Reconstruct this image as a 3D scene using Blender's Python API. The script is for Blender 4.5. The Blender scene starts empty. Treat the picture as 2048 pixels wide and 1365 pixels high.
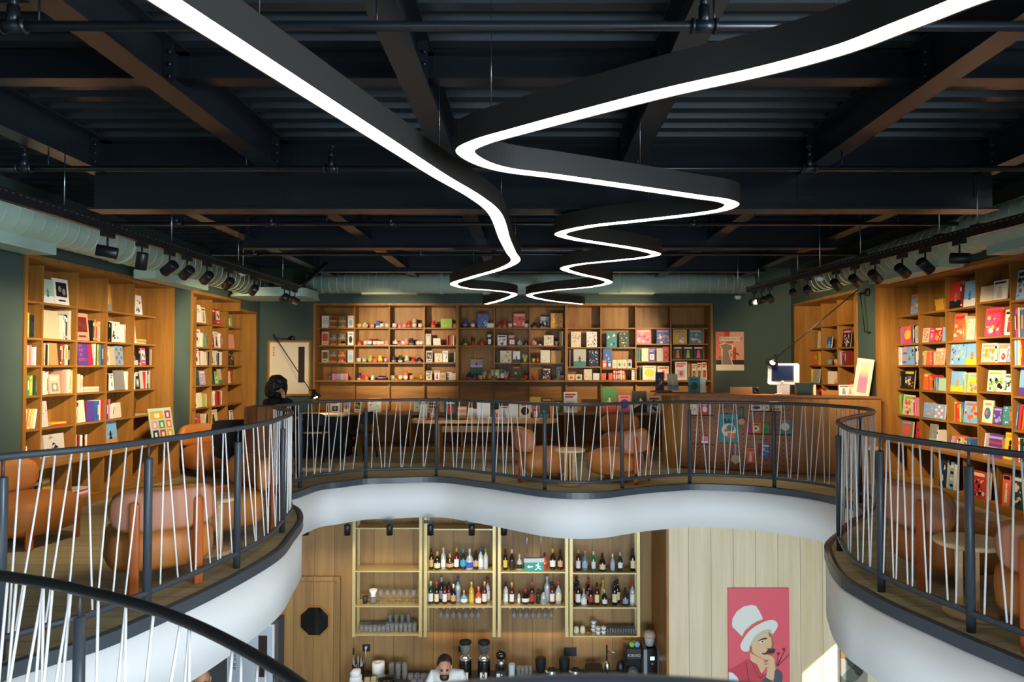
import bpy, bmesh, math, random
from mathutils import Vector, Matrix, Euler

sc = bpy.context.scene
D = bpy.data
PI = math.pi
rnd = random.Random(11)

# ------------------------------------------------------------------ camera
F, CX, CY, TH, EYE = 1365.0, 1065.0, 700.0, math.radians(1.3), 1.6
cd = D.cameras.new('camera'); cam = D.objects.new('camera', cd)
sc.collection.objects.link(cam); sc.camera = cam
cam.location = (0, 0, EYE); cam.rotation_euler = (PI / 2 + TH, 0, 0)
cd.sensor_width = 36.0; cd.lens = F / 2048 * 36
cd.shift_x = (1024 - CX) / 2048; cd.shift_y = (CY - 682.5) / 2048
cd.clip_start = 0.05; cd.clip_end = 100
cd.dof.use_dof = True; cd.dof.focus_distance = 5.2; cd.dof.aperture_fstop = 2.8

# ------------------------------------------------------------------ world, daylight, exposure
w = D.worlds.new('world'); sc.world = w; w.use_nodes = True
bg = w.node_tree.nodes['Background']
bg.inputs['Color'].default_value = (0.55, 0.75, 1.0, 1); bg.inputs['Strength'].default_value = 0.6
sc.view_settings.view_transform = 'Standard'; sc.view_settings.look = 'None'
sc.view_settings.exposure = 0.0; sc.view_settings.gamma = 1.0; sc.view_settings.use_curve_mapping = False
sc.cycles.max_bounces = 7; sc.cycles.diffuse_bounces = 4; sc.cycles.glossy_bounces = 3
sc.cycles.transmission_bounces = 5; sc.cycles.transparent_max_bounces = 12
sc.cycles.sample_clamp_indirect = 4.0; sc.cycles.caustics_reflective = False; sc.cycles.caustics_refractive = False


def lamp(name, kind, loc, aim, energy, color, **kw):
    l = D.lights.new(name, kind); o = D.objects.new(name, l); sc.collection.objects.link(o)
    o.location = loc; l.energy = energy; l.color = color
    d = Vector(aim) - Vector(loc)
    o.rotation_euler = d.to_track_quat('-Z', 'Y').to_euler()
    for k, v in kw.items(): setattr(l, k, v)
    return o


DAY = (0.74, 0.87, 1.0)
# sky light entering by the tall street windows beside and behind the photographer
lamp('daylight_window', 'AREA', (4.84, -0.3, 0.9), (-3.0, 4.2, 0.2), 370, DAY, shape='RECTANGLE', size=3.4, size_y=3.6, spread=1.35)
lamp('daylight_front', 'AREA', (1.0, -2.7, -2.0), (0.6, 6, -2.1), 560, DAY, shape='RECTANGLE', size=7.0, size_y=3.0, spread=2.4)
sun = lamp('sun', 'SUN', (0, 0, 8), (-0.6, 1.0, 7.48), 9.0, (1.0, 0.95, 0.86), angle=0.009)


# ------------------------------------------------------------------ picture <-> place
def ray(x, y):
    u = (x - CX) / F; v = (CY - y) / F
    return u, math.cos(TH) - v * math.sin(TH), math.sin(TH) + v * math.cos(TH)


def at(x, y, Y):
    a, b, c = ray(x, y); t = Y / b
    return Vector((a * t, Y, EYE + c * t))


def fl(x, y, z=0.0):
    a, b, c = ray(x, y); t = (z - EYE) / c
    return Vector((a * t, b * t, z))


# ------------------------------------------------------------------ materials
def lin(h):
    h = h.lstrip('#')
    out = []
    for i in (0, 2, 4):
        c = int(h[i:i + 2], 16) / 255
        out.append(c / 12.92 if c <= 0.04045 else ((c + 0.055) / 1.055) ** 2.4)
    return tuple(out)


_mats = {}


def mat(name, col, rough=0.6, metal=0.0, spec=0.4, coat=0.0, emit=0.0, trans=0.0, var=0.0, vscale=8.0, bump=0.0, bscale=60.0, alpha=1.0, stretch=(1, 1, 1)):
    if name in _mats: return _mats[name]
    m = D.materials.new(name); m.use_nodes = True; _mats[name] = m
    nt = m.node_tree; p = nt.nodes['Principled BSDF']
    c = lin(col) if isinstance(col, str) else col
    p.inputs['Base Color'].default_value = (*c, 1); p.inputs['Roughness'].default_value = rough
    p.inputs['Metallic'].default_value = metal; p.inputs['Specular IOR Level'].default_value = spec
    p.inputs['Coat Weight'].default_value = coat; p.inputs['Transmission Weight'].default_value = trans
    p.inputs['Alpha'].default_value = alpha
    if emit:
        p.inputs['Emission Color'].default_value = (*c, 1); p.inputs['Emission Strength'].default_value = emit
    if var or bump:
        tc = nt.nodes.new('ShaderNodeTexCoord'); mp = nt.nodes.new('ShaderNodeMapping')
        nt.links.new(tc.outputs['Object'], mp.inputs['Vector']); mp.inputs['Scale'].default_value = stretch
    if var:
        n = nt.nodes.new('ShaderNodeTexNoise'); n.inputs['Scale'].default_value = vscale; n.inputs['Detail'].default_value = 5
        nt.links.new(mp.outputs[0], n.inputs['Vector'])
        r = nt.nodes.new('ShaderNodeValToRGB')
        r.color_ramp.elements[0].position = 0.3; r.color_ramp.elements[1].position = 0.7
        r.color_ramp.elements[0].color = (*[max(0, k * (1 - var)) for k in c], 1)
        r.color_ramp.elements[1].color = (*[min(1, k * (1 + var)) for k in c], 1)
        nt.links.new(n.outputs['Fac'], r.inputs['Fac']); nt.links.new(r.outputs['Color'], p.inputs['Base Color'])
    if bump:
        n = nt.nodes.new('ShaderNodeTexNoise'); n.inputs['Scale'].default_value = bscale
        nt.links.new(mp.outputs[0], n.inputs['Vector'])
        b = nt.nodes.new('ShaderNodeBump'); b.inputs['Strength'].default_value = bump; b.inputs['Distance'].default_value = 0.01
        nt.links.new(n.outputs['Fac'], b.inputs['Height']); nt.links.new(b.outputs['Normal'], p.inputs['Normal'])
    return m


def wood(name, c1, c2, grain=(1, 1, 0.08), scale=14.0, rough=0.45, seam=0.0, seam_axis=0, spec=0.35):
    """grain: stretch per object axis (small = long streaks along that axis); seam: board width in metres across seam_axis"""
    if name in _mats: return _mats[name]
    m = D.materials.new(name); m.use_nodes = True; _mats[name] = m
    nt = m.node_tree; N = nt.nodes.new; L = nt.links.new; p = nt.nodes['Principled BSDF']
    p.inputs['Roughness'].default_value = rough; p.inputs['Specular IOR Level'].default_value = spec
    tc = N('ShaderNodeTexCoord'); mp = N('ShaderNodeMapping'); mp.inputs['Scale'].default_value = grain
    L(tc.outputs['Object'], mp.inputs['Vector'])
    a = N('ShaderNodeTexNoise'); a.inputs['Scale'].default_value = scale; a.inputs['Detail'].default_value = 6; a.inputs['Distortion'].default_value = 0.6
    b = N('ShaderNodeTexNoise'); b.inputs['Scale'].default_value = scale * 0.22; b.inputs['Detail'].default_value = 3; b.inputs['Distortion'].default_value = 1.2
    L(mp.outputs[0], a.inputs['Vector']); L(mp.outputs[0], b.inputs['Vector'])
    mx = N('ShaderNodeMath'); mx.operation = 'MULTIPLY_ADD'; mx.inputs[1].default_value = 0.5
    L(a.outputs['Fac'], mx.inputs[0])
    h = N('ShaderNodeMath'); h.operation = 'MULTIPLY'; h.inputs[1].default_value = 0.5; L(b.outputs['Fac'], h.inputs[0]); L(h.outputs[0], mx.inputs[2])
    fac = mx.outputs[0]
    if seam:
        sp = N('ShaderNodeSeparateXYZ'); L(tc.outputs['Object'], sp.inputs[0])
        dv = N('ShaderNodeMath'); dv.operation = 'DIVIDE'; dv.inputs[1].default_value = seam; L(sp.outputs[seam_axis], dv.inputs[0])
        fr = N('ShaderNodeMath'); fr.operation = 'FRACT'; L(dv.outputs[0], fr.inputs[0])
        fo = N('ShaderNodeMath'); fo.operation = 'FLOOR'; L(dv.outputs[0], fo.inputs[0])
        wn = N('ShaderNodeTexWhiteNoise'); wn.noise_dimensions = '1D'; L(fo.outputs[0], wn.inputs['W'])
        sh = N('ShaderNodeMath'); sh.operation = 'MULTIPLY_ADD'; sh.inputs[1].default_value = 0.22
        L(wn.outputs['Value'], sh.inputs[0]); L(fac, sh.inputs[2])
        off = N('ShaderNodeMath'); off.operation = 'SUBTRACT'; off.inputs[1].default_value = 0.11; L(sh.outputs[0], off.inputs[0]); fac = off.outputs[0]
        cb = N('ShaderNodeVectorMath'); cb.operation = 'ADD'; L(mp.outputs[0], cb.inputs[0])
        sc3 = N('ShaderNodeVectorMath'); sc3.operation = 'SCALE'; sc3.inputs['Scale'].default_value = 7.3; L(wn.outputs['Color'], sc3.inputs[0]); L(sc3.outputs[0], cb.inputs[1])
        L(cb.outputs[0], a.inputs['Vector']); L(cb.outputs[0], b.inputs['Vector'])
    r = N('ShaderNodeValToRGB'); r.color_ramp.elements[0].position = 0.32; r.color_ramp.elements[1].position = 0.68
    r.color_ramp.elements[0].color = (*lin(c1), 1); r.color_ramp.elements[1].color = (*lin(c2), 1)
    L(fac, r.inputs['Fac']); col = r.outputs['Color']
    if seam:
        lt = N('ShaderNodeMath'); lt.operation = 'LESS_THAN'; lt.inputs[1].default_value = 0.006 / seam; L(fr.outputs[0], lt.inputs[0])
        mxr = N('ShaderNodeMix'); mxr.data_type = 'RGBA'; L(lt.outputs[0], mxr.inputs['Factor']); L(col, mxr.inputs['A'])
        mxr.inputs['B'].default_value = (*[k * 0.35 for k in lin(c1)], 1); col = mxr.outputs['Result']
    L(col, p.inputs['Base Color'])
    return m


def thin_glass(name, tint=(0.92, 0.95, 0.97), refl=0.25):
    if name in _mats: return _mats[name]
    m = D.materials.new(name); m.use_nodes = True; _mats[name] = m; nt = m.node_tree
    for n in list(nt.nodes): nt.nodes.remove(n)
    o = nt.nodes.new('ShaderNodeOutputMaterial'); mx = nt.nodes.new('ShaderNodeMixShader')
    t = nt.nodes.new('ShaderNodeBsdfTransparent'); t.inputs['Color'].default_value = (*tint, 1)
    g = nt.nodes.new('ShaderNodeBsdfGlossy'); g.inputs['Roughness'].default_value = 0.06
    lw = nt.nodes.new('ShaderNodeLayerWeight'); lw.inputs['Blend'].default_value = refl
    nt.links.new(lw.outputs['Facing'], mx.inputs[0]); nt.links.new(t.outputs[0], mx.inputs[1]); nt.links.new(g.outputs[0], mx.inputs[2])
    df = nt.nodes.new('ShaderNodeBsdfDiffuse'); df.inputs['Color'].default_value = (.85, .88, .9, 1); m2 = nt.nodes.new('ShaderNodeMixShader'); m2.inputs[0].default_value = 0.09
    nt.links.new(mx.outputs[0], m2.inputs[1]); nt.links.new(df.outputs[0], m2.inputs[2]); nt.links.new(m2.outputs[0], o.inputs['Surface'])
    return m


# ------------------------------------------------------------------ mesh building
class MB:
    def __init__(s): s.v = []; s.f = []; s.m = []; s.sm = []

    def add(s, vs, fs, mi=0, smooth=False):
        b = len(s.v); s.v += [tuple(p) for p in vs]
        for f in fs: s.f.append([b + i for i in f]); s.m.append(mi); s.sm.append(smooth)
        return s

    def box(s, x0, x1, y0, y1, z0, z1, mi=0, M=None):
        vs = [Vector((x, y, z)) for z in (z0, z1) for y in (y0, y1) for x in (x0, x1)]
        if M: vs = [M @ v for v in vs]
        return s.add(vs, [(0, 2, 3, 1), (4, 5, 7, 6), (0, 1, 5, 4), (2, 6, 7, 3), (0, 4, 6, 2), (1, 3, 7, 5)], mi)

    def rbox(s, x0, x1, y0, y1, z0, z1, r, mi=0, n=3, M=None, smooth=True):
        """box with rounded vertical edges"""
        pts = []
        for cx, cy, a0 in ((x1 - r, y1 - r, 0), (x0 + r, y1 - r, PI / 2), (x0 + r, y0 + r, PI), (x1 - r, y0 + r, 1.5 * PI)):
            for i in range(n + 1):
                a = a0 + PI / 2 * i / n; pts.append((cx + r * math.cos(a), cy + r * math.sin(a)))
        return s.prism(pts, z0, z1, mi, M)

    def prism(s, pts, z0, z1, mi=0, M=None):
        n = len(pts)
        vs = [Vector((p[0], p[1], z0)) for p in pts] + [Vector((p[0], p[1], z1)) for p in pts]
        if M: vs = [M @ v for v in vs]
        return s.add(vs, [tuple(range(n - 1, -1, -1)), tuple(range(n, 2 * n))] + [(i, (i + 1) % n, n + (i + 1) % n, n + i) for i in range(n)], mi)

    def lathe(s, prof, n=16, c=(0, 0, 0), mi=0, M=None, smooth=True):
        vs, fs = [], []
        for r, z in prof:
            for k in range(n):
                a = 2 * PI * k / n; vs.append(Vector((c[0] + r * math.cos(a), c[1] + r * math.sin(a), c[2] + z)))
        for i in range(len(prof) - 1):
            for k in range(n):
                fs.append((i * n + k, i * n + (k + 1) % n, (i + 1) * n + (k + 1) % n, (i + 1) * n + k))
        if prof[0][0] > 1e-5: fs.append(tuple(range(n - 1, -1, -1)))
        if prof[-1][0] > 1e-5: fs.append(tuple((len(prof) - 1) * n + k for k in range(n)))
        if M: vs = [M @ v for v in vs]
        return s.add(vs, fs, mi, smooth)

    def cyl(s, p0, p1, r0, r1=None, n=12, mi=0, smooth=True):
        r1 = r0 if r1 is None else r1
        p0 = Vector(p0); p1 = Vector(p1); d = p1 - p0
        M = Matrix.Translation(p0) @ d.to_track_quat('Z', 'Y').to_matrix().to_4x4()
        return s.lathe([(r0, 0), (r1, d.length)], n, mi=mi, M=M, smooth=smooth)

    def tube(s, pts, r, n=10, closed=False, mi=0, sx=1.0, smooth=True):
        pts = [Vector(p) for p in pts]; N = len(pts); vs, fs = [], []
        rs = r if isinstance(r, (list, tuple)) else [r] * N
        for i, p in enumerate(pts):
            a = pts[(i - 1) % N] if (closed or i > 0) else p
            b = pts[(i + 1) % N] if (closed or i < N - 1) else p
            t = (b - a).normalized()
            up = Vector((0, 0, 1)) if abs(t.z) < 0.95 else Vector((1, 0, 0))
            e1 = t.cross(up).normalized(); e2 = e1.cross(t).normalized()
            for k in range(n):
                q = 2 * PI * k / n; vs.append(p + (e1 * math.cos(q) * sx + e2 * math.sin(q)) * rs[i])
        for i in range(N if closed else N - 1):
            j = (i + 1) % N
            for k in range(n): fs.append((i * n + k, i * n + (k + 1) % n, j * n + (k + 1) % n, j * n + k))
        if not closed: fs.append(tuple(range(n - 1, -1, -1))); fs.append(tuple((N - 1) * n + k for k in range(n)))
        return s.add(vs, fs, mi, smooth)

    def sweep(s, pts, prof, closed=True, mi=0, smooth=False):
        """sweep a 2d profile (offset outward along +normal, height) along a horizontal path"""
        N = len(pts); n = len(prof); vs, fs = [], []
        for i, p in enumerate(pts):
            a = pts[(i - 1) % N] if (closed or i > 0) else p
            b = pts[(i + 1) % N] if (closed or i < N - 1) else p
            t = Vector((b[0] - a[0], b[1] - a[1])).normalized(); nx, ny = t.y, -t.x
            for o, z in prof: vs.append((p[0] + nx * o, p[1] + ny * o, p[2] + z))
        for i in range(N if closed else N - 1):
            j = (i + 1) % N
            for k in range(n): fs.append((i * n + k, j * n + k, j * n + (k + 1) % n, i * n + (k + 1) % n))
        if not closed: fs.append(tuple(range(n))); fs.append(tuple((N - 1) * n + k for k in range(n - 1, -1, -1)))
        return s.add(vs, fs, mi, smooth)

    def sellip(s, c, rad, e1=0.5, e2=0.5, nu=20, nv=12, mi=0, M=None):
        """rounded cushion (superellipsoid)"""
        def p(v, e): return math.copysign(abs(v) ** e, v)
        vs, fs = [], []
        for j in range(nv + 1):
            ph = -PI / 2 + PI * j / nv
            for i in range(nu):
                th = 2 * PI * i / nu
                vs.append(Vector((c[0] + rad[0] * p(math.cos(ph), e1) * p(math.cos(th), e2), c[1] + rad[1] * p(math.cos(ph), e1) * p(math.sin(th), e2), c[2] + rad[2] * p(math.sin(ph), e1))))
        for j in range(nv):
            for i in range(nu): fs.append((j * nu + i, j * nu + (i + 1) % nu, (j + 1) * nu + (i + 1) % nu, (j + 1) * nu + i))
        if M: vs = [M @ v for v in vs]
        return s.add(vs, fs, mi, True)

    def poly(s, pts, mi=0, M=None):
        vs = [Vector(p) for p in pts]
        if M: vs = [M @ v for v in vs]
        return s.add(vs, [tuple(range(len(vs)))], mi)

    def mesh(s, name, mats):
        me = D.meshes.new(name); me.from_pydata(s.v, [], s.f)
        for m in (mats if isinstance(mats, (list, tuple)) else [mats]): me.materials.append(m)
        me.polygons.foreach_set('material_index', s.m); me.polygons.foreach_set('use_smooth', s.sm)
        me.update(); return me

    def build(s, name, mats, parent=None, loc=None, rot=None, kind=None):
        o = D.objects.new(name, s.mesh(name, mats)); sc.collection.objects.link(o)
        if parent: o.parent = parent
        if loc is not None: o.location = loc
        if rot is not None: o.rotation_euler = rot
        if kind: o['kind'] = kind
        return o


def tag(o, label, cat, group=None, kind=None):
    o['label'] = label; o['category'] = cat
    if group: o['group'] = group
    if kind: o['kind'] = kind
    return o


def thing(name, label, cat, loc=(0, 0, 0), rotz=0.0, group=None, rot=None):
    o = D.objects.new(name, None); sc.collection.objects.link(o)
    o.location = loc; o.rotation_euler = rot or (0, 0, rotz); o.empty_display_size = 0.1
    return tag(o, label, cat, group)


def dup(o, loc=None, rotz=None, label=None, group=None, scale=None, parent=None):
    c = o.copy(); sc.collection.objects.link(c)
    if parent: c.parent = parent
    if loc is not None: c.location = loc
    if rotz is not None: c.rotation_euler = (0, 0, rotz)
    if scale is not None: c.scale = scale if isinstance(scale, (tuple, list)) else (scale,) * 3
    if label: c['label'] = label
    if group: c['group'] = group
    for ch in KIDS.get(o.name, o.children):
        dup(ch, parent=c)
    return c


KIDS = {}


def structure(mb, name, m):
    return mb.build(name, m, kind='structure')


def bevel(o, w=0.01, seg=2):
    b = o.modifiers.new('edge', 'BEVEL'); b.width = w; b.segments = seg; b.limit_method = 'ANGLE'
    return o


def text_mesh(mb, body, size, M, mi=0, align='CENTER', squeeze=1.0):
    cu = D.curves.new('lettering', 'FONT'); cu.body = body; cu.size = size; cu.align_x = align; cu.align_y = 'CENTER'; cu.resolution_u = 2
    ob = D.objects.new('lettering', cu); sc.collection.objects.link(ob)
    me = ob.to_mesh()
    S = Matrix.Diagonal((squeeze, 1, 1, 1))
    mb.add([M @ S @ v.co for v in me.vertices], [tuple(p.vertices) for p in me.polygons], mi)
    ob.to_mesh_clear(); D.objects.remove(ob); D.curves.remove(cu)


def UP(x, y, z, rz=0.0):
    """frame for flat things standing in a local x-z plane, facing -y"""
    return Matrix.Translation((x, y, z)) @ Matrix.Rotation(rz, 4, 'Z') @ Matrix.Rotation(PI / 2, 4, 'X')


def catmull(P, closed=True, step=0.06):
    out = []; n = len(P)
    for i in range(n if closed else n - 1):
        p0 = Vector(P[(i - 1) % n]) if closed or i > 0 else Vector(P[0]) * 2 - Vector(P[1])
        p1 = Vector(P[i]); p2 = Vector(P[(i + 1) % n])
        p3 = Vector(P[(i + 2) % n]) if closed or i < n - 2 else Vector(P[n - 1]) * 2 - Vector(P[n - 2])
        k = max(2, int((p2 - p1).length / step))
        t0 = 0.0; t1 = t0 + max(1e-4, (p1 - p0).length) ** .5; t2 = t1 + max(1e-4, (p2 - p1).length) ** .5; t3 = t2 + max(1e-4, (p3 - p2).length) ** .5
        for j in range(k):
            t = t1 + (t2 - t1) * j / k
            a1 = p0 * ((t1 - t) / (t1 - t0)) + p1 * ((t - t0) / (t1 - t0))
            a2 = p1 * ((t2 - t) / (t2 - t1)) + p2 * ((t - t1) / (t2 - t1))
            a3 = p2 * ((t3 - t) / (t3 - t2)) + p3 * ((t - t2) / (t3 - t2))
            b1 = a1 * ((t2 - t) / (t2 - t0)) + a2 * ((t - t0) / (t2 - t0))
            b2 = a2 * ((t3 - t) / (t3 - t1)) + a3 * ((t - t1) / (t3 - t1))
            out.append(b1 * ((t2 - t) / (t2 - t1)) + b2 * ((t - t1) / (t2 - t1)))
    if not closed: out.append(Vector(P[-1]))
    return out


def resample(pts, step, closed=True):
    q = list(pts) + ([pts[0]] if closed else [])
    L = [0.0]
    for i in range(1, len(q)): L.append(L[-1] + (Vector(q[i]) - Vector(q[i - 1])).length)
    n = max(3, round(L[-1] / step)); out = []; j = 0
    for k in range(n if closed else n + 1):
        t = L[-1] * k / n
        while j < len(L) - 2 and L[j + 1] < t: j += 1
        f = (t - L[j]) / max(1e-9, L[j + 1] - L[j]); out.append(Vector(q[j]).lerp(Vector(q[j + 1]), f))
    return out


# ------------------------------------------------------------------ shared materials
M_GREEN = mat('green_wall_paint', '#41534c', 0.7, var=0.04, vscale=2)
M_DARK = mat('dark_steel_paint', '#1f242a', 0.32, spec=0.6, var=0.08, vscale=3)
M_DECK = mat('dark_deck_paint', '#3a4046', 0.3, spec=0.7, metal=0.3)
M_RAIL = mat('charcoal_powder_coat', '#3c434a', 0.38, spec=0.5)
M_WHITE = mat('white_plaster', '#e9e9e6', 0.7)
M_ROD = mat('white_rod_paint', '#f0ede8', 0.45)
M_OAK = wood('oak_veneer', '#80531f', '#b17f3b', (1.0, 1.0, 0.07), 16)
M_OAKH = wood('oak_veneer_lengthways', '#80531f', '#b17f3b', (0.07, 1.0, 1.0), 16)
M_FLOOR = wood('worn_vinyl_boards', '#948c70', '#bab28e', (0.14, 1.0, 1.0), 7, rough=0.55, seam=0.19, seam_axis=1, spec=0.3)
M_BLACK = mat('black_metal', '#141618', 0.4, spec=0.5)
M_HOUSING = mat('lamp_housing_paint', '#35322f', 0.5)
M_BLACKM = mat('black_matt', '#101112', 0.7)
M_LEATHER = mat('tan_leather', '#bd7637', 0.5, spec=0.35, var=0.06, vscale=6)
M_LEATHER2 = mat('rosy_tan_leather', '#bd8163', 0.5, spec=0.35, var=0.04, vscale=6)
M_LEGWOOD = wood('chair_leg_wood', '#a8521f', '#c26a30', (1, 1, 0.1), 20, rough=0.4)
M_ASH = wood('pale_ash', '#cfa878', '#e3c498', (0.12, 1, 1), 18)
M_STEEL = mat('brushed_steel', '#c3c6c8', 0.28, metal=1.0)
M_BRASS = mat('brushed_brass', '#c9b47c', 0.38, metal=0.3, spec=0.5)
M_DUCT = mat('mint_painted_duct', '#b6d3c2', 0.32, spec=0.5, var=0.04, vscale=3)
M_LED = mat('led_diffuser', (1.0, 0.90, 0.74), 0.5, emit=8.0)
# ------------------------------------------------------------------ void outline (edge of the upper deck)
EDGE_PX = [(0, 1337), (100, 1305), (200, 1275), (300, 1234), (433, 1173), (556, 1103), (585, 1069), (604, 1040), (595.5, 1017)]
E = [fl(*p) for p in EDGE_PX]
E += [Vector((-2.86, 7.98, 0)), Vector((-3.03, 8.33, 0))]
E += [fl(*p) for p in [(596, 984.5), (644, 969), (677, 965.5), (730, 958.7), (794, 956.8), (853, 955), (892, 956), (960, 964.5), (983, 967.5), (1038, 976), (1086.5, 983), (1135, 986.6), (1174, 987), (1213, 985), (1245, 981), (1292, 975.5), (1340, 972), (1376, 969.7), (1443.6, 970.7), (1505, 973.8), (1542, 977), (1607.6, 985), (1661, 995)]]
E += [Vector((3.70, 7.78, 0)), Vector((3.47, 7.22, 0)), Vector((3.05, 6.72, 0))]
E += [fl(*p) for p in [(1652, 1090), (1656, 1112), (1668, 1137), (1690, 1160), (1723, 1179), (1755, 1197), (1800, 1219), (1880, 1254), (1944, 1282), (2048, 1325)]]
E += [Vector(p + (0,)) for p in [(2.80, 3.20), (3.02, 2.65), (2.95, 2.0), (2.5, 1.35), (1.9, .9), (1.4, .68), (1.05, .74), (0.7, 1.01), (0.42, 1.13), (0.1, 1.18), (-0.22, 1.13), (-0.5, 1.01), (-0.85, .74), (-1.25, .66), (-1.8, .85), (-2.5, 1.3), (-3.0, 1.95), (-3.15, 2.55), (-3.02, 3.1)]]
EDGE = resample(catmull(E, True, 0.05), 0.07)          # runs clockwise seen from above on the left, i.e. left side going away


def inset(path, d):
    n = len(path); out = []
    for i in range(n):
        t = (path[(i + 1) % n] - path[i - 1]); t.z = 0; t.normalize()
        out.append(path[i] + Vector((-t.y, t.x, 0)) * d)
    return out


LEFT, RIGHT, BACK, FRONT = -5.2, 4.93, 13.0, -3.0
LOW, TOPZ = -3.9, 3.46


def holed(name, z, m, outer, flip):
    bm = bmesh.new(); edges = []
    for loop in (outer, EDGE):
        vs = [bm.verts.new((p[0], p[1], z)) for p in loop]
        edges += [bm.edges.new((vs[i], vs[(i + 1) % len(vs)])) for i in range(len(vs))]
    bmesh.ops.triangle_fill(bm, use_beauty=True, use_dissolve=False, edges=edges)
    bmesh.ops.recalc_face_normals(bm, faces=bm.faces)
    if (sum(f.normal.z for f in bm.faces) < 0) != flip: bmesh.ops.reverse_faces(bm, faces=bm.faces)
    me = D.meshes.new(name); bm.to_mesh(me); bm.free(); me.materials.append(m)
    o = D.objects.new(name, me); sc.collection.objects.link(o); o['kind'] = 'structure'
    return o


OUT = [(-5.9, -3.1), (5.9, -3.1), (5.9, 13.6), (-5.9, 13.6)]
holed('floor', 0.0, M_FLOOR, OUT, False)
M_LCEIL = mat('lower_ceiling_paint', '#c9c6bf', 0.8)
holed('ceiling', -0.56, M_LCEIL, OUT, True)
structure(MB().sweep([Vector((p.x, p.y, 0)) for p in EDGE], [(0.0, -0.57), (0.0, -0.06), (-0.05, -0.06), (-0.05, -0.57)], smooth=True), 'wall_void', M_WHITE)
structure(MB().sweep([Vector((p.x, p.y, 0)) for p in EDGE], [(0.012, -0.075), (0.012, 0.006), (-0.02, 0.012), (-0.05, 0.004), (-0.05, -0.075)]), 'trim_1', M_RAIL)

# ------------------------------------------------------------------ upper walls, with openings for the built-in bookcases


def wall(name, O, rz, u0, u1, z0, z1, holes, m, th=0.12):
    us = sorted({u0, u1, *[h[0] for h in holes], *[h[1] for h in holes]}); zs = sorted({z0, z1, *[h[2] for h in holes], *[h[3] for h in holes]})
    mb = MB()
    for i in range(len(us) - 1):
        for j in range(len(zs) - 1):
            cu, cz = (us[i] + us[i + 1]) / 2, (zs[j] + zs[j + 1]) / 2
            if any(h[0] < cu < h[1] and h[2] < cz < h[3] for h in holes): continue
            mb.box(us[i], us[i + 1], 0, th, zs[j], zs[j + 1])
    o = mb.build(name, m, kind='structure'); o.location = O; o.rotation_euler = (0, 0, rz)
    return o


# local x along the wall (left to right for someone facing it), local y into the wall
L_O, B_O, R_O = (LEFT, 0, 0), (0, BACK, 0), (RIGHT, 0, 0)
wall('wall_left', L_O, PI / 2, -3.1, 13.1, 0, TOPZ, [(6.95, 9.89, 0.0, 2.76), (10.37, 12.1, 0.0, 2.76), (12.1, 12.85, 0.0, 2.61)], M_GREEN)
wall('wall_back', B_O, 0, -5.3, 5.1, 0, TOPZ, [(-4.19, 3.45, 0.0, 2.79)], M_GREEN)
wall('wall_right', R_O, -PI / 2, -13.1, 3.1, 0, TOPZ, [(-12.85, -10.33, 0.0, 2.76), (-9.79, -6.0, 0.0, 2.76)], M_GREEN)
wall('wall_front', (0, FRONT, 0), PI, -5.2, 5.3, LOW, TOPZ, [], M_WHITE)

# daylight windows beside and behind the photographer
M_PANE = mat('bright_window_pane', (0.62, 0.80, 1.0), 0.3, emit=1.6)
for nm, O, rz, u0, u1, z0, z1 in (('window_1', (RIGHT, 0, 0), -PI / 2, -2.1, 1.5, -0.0 + 0.25, 3.0), ('window_2', (0, FRONT, 0), PI, -3.9, 3.9, -2.8, 2.9)):
    fr = MB(); pn = MB(); k = 4
    pn.box(u0, u1, -0.02, -0.005, z0, z1)
    for i in range(k + 1):
        u = u0 + (u1 - u0) * i / k; fr.box(u - 0.03, u + 0.03, -0.06, -0.005, z0 - 0.03, z1 + 0.03)
    for i in range(3):
        z = z0 + (z1 - z0) * i / 2; fr.box(u0, u1, -0.055, -0.005, z - 0.03, z + 0.03)
    o = pn.build(nm, M_PANE, kind='structure'); o.location = O; o.rotation_euler = (0, 0, rz)
    fr.build('window_frame', M_BLACK, o, kind='structure')

# ------------------------------------------------------------------ ceiling: ribbed steel deck, beams, girders
mb = MB(); y = -3.1; prof = []
while y < 13.3:
    prof += [(y, TOPZ), (y + 0.085, TOPZ), (y + 0.105, TOPZ + 0.055), (y + 0.185, TOPZ + 0.055)]; y += 0.205
for i in range(len(prof) - 1):
    (a, za), (b, zb) = prof[i], prof[i + 1]
    mb.add([(-5.4, a, za), (5.2, a, za), (5.2, b, zb), (-5.4, b, zb)], [(0, 1, 2, 3)])
deck_m = M_DECK
nt = deck_m.node_tree; N = nt.nodes.new; p = nt.nodes['Principled BSDF']
tc = N('ShaderNodeTexCoord'); sp = N('ShaderNodeSeparateXYZ'); nt.links.new(tc.outputs['Object'], sp.inputs[0])


def mth(op, a, b=0.0):
    n = N('ShaderNodeMath'); n.operation = op
    for k, v in ((0, a), (1, b)):
        if isinstance(v, (int, float)): n.inputs[k].default_value = v
        else: nt.links.new(v, n.inputs[k])
    return n.outputs[0]


sk = mth('ADD', sp.outputs[0], mth('MULTIPLY', sp.outputs[1], 0.8))
dots = mth('SINE', mth('MULTIPLY', sk, 2 * PI / 0.06))
dots = mth('GREATER_THAN', dots, 0.1)
bmp = N('ShaderNodeBump'); bmp.inputs['Strength'].default_value = 1.0; bmp.inputs['Distance'].default_value = 0.012
nt.links.new(dots, bmp.inputs['Height']); nt.links.new(bmp.outputs[0], p.inputs['Normal'])
structure(mb, 'ceiling_deck', deck_m)
structure(MB().box(-5.6, 5.5, -3.2, 13.6, TOPZ + 0.06, TOPZ + 0.16), 'ceiling_slab', M_BLACKM)


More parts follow.
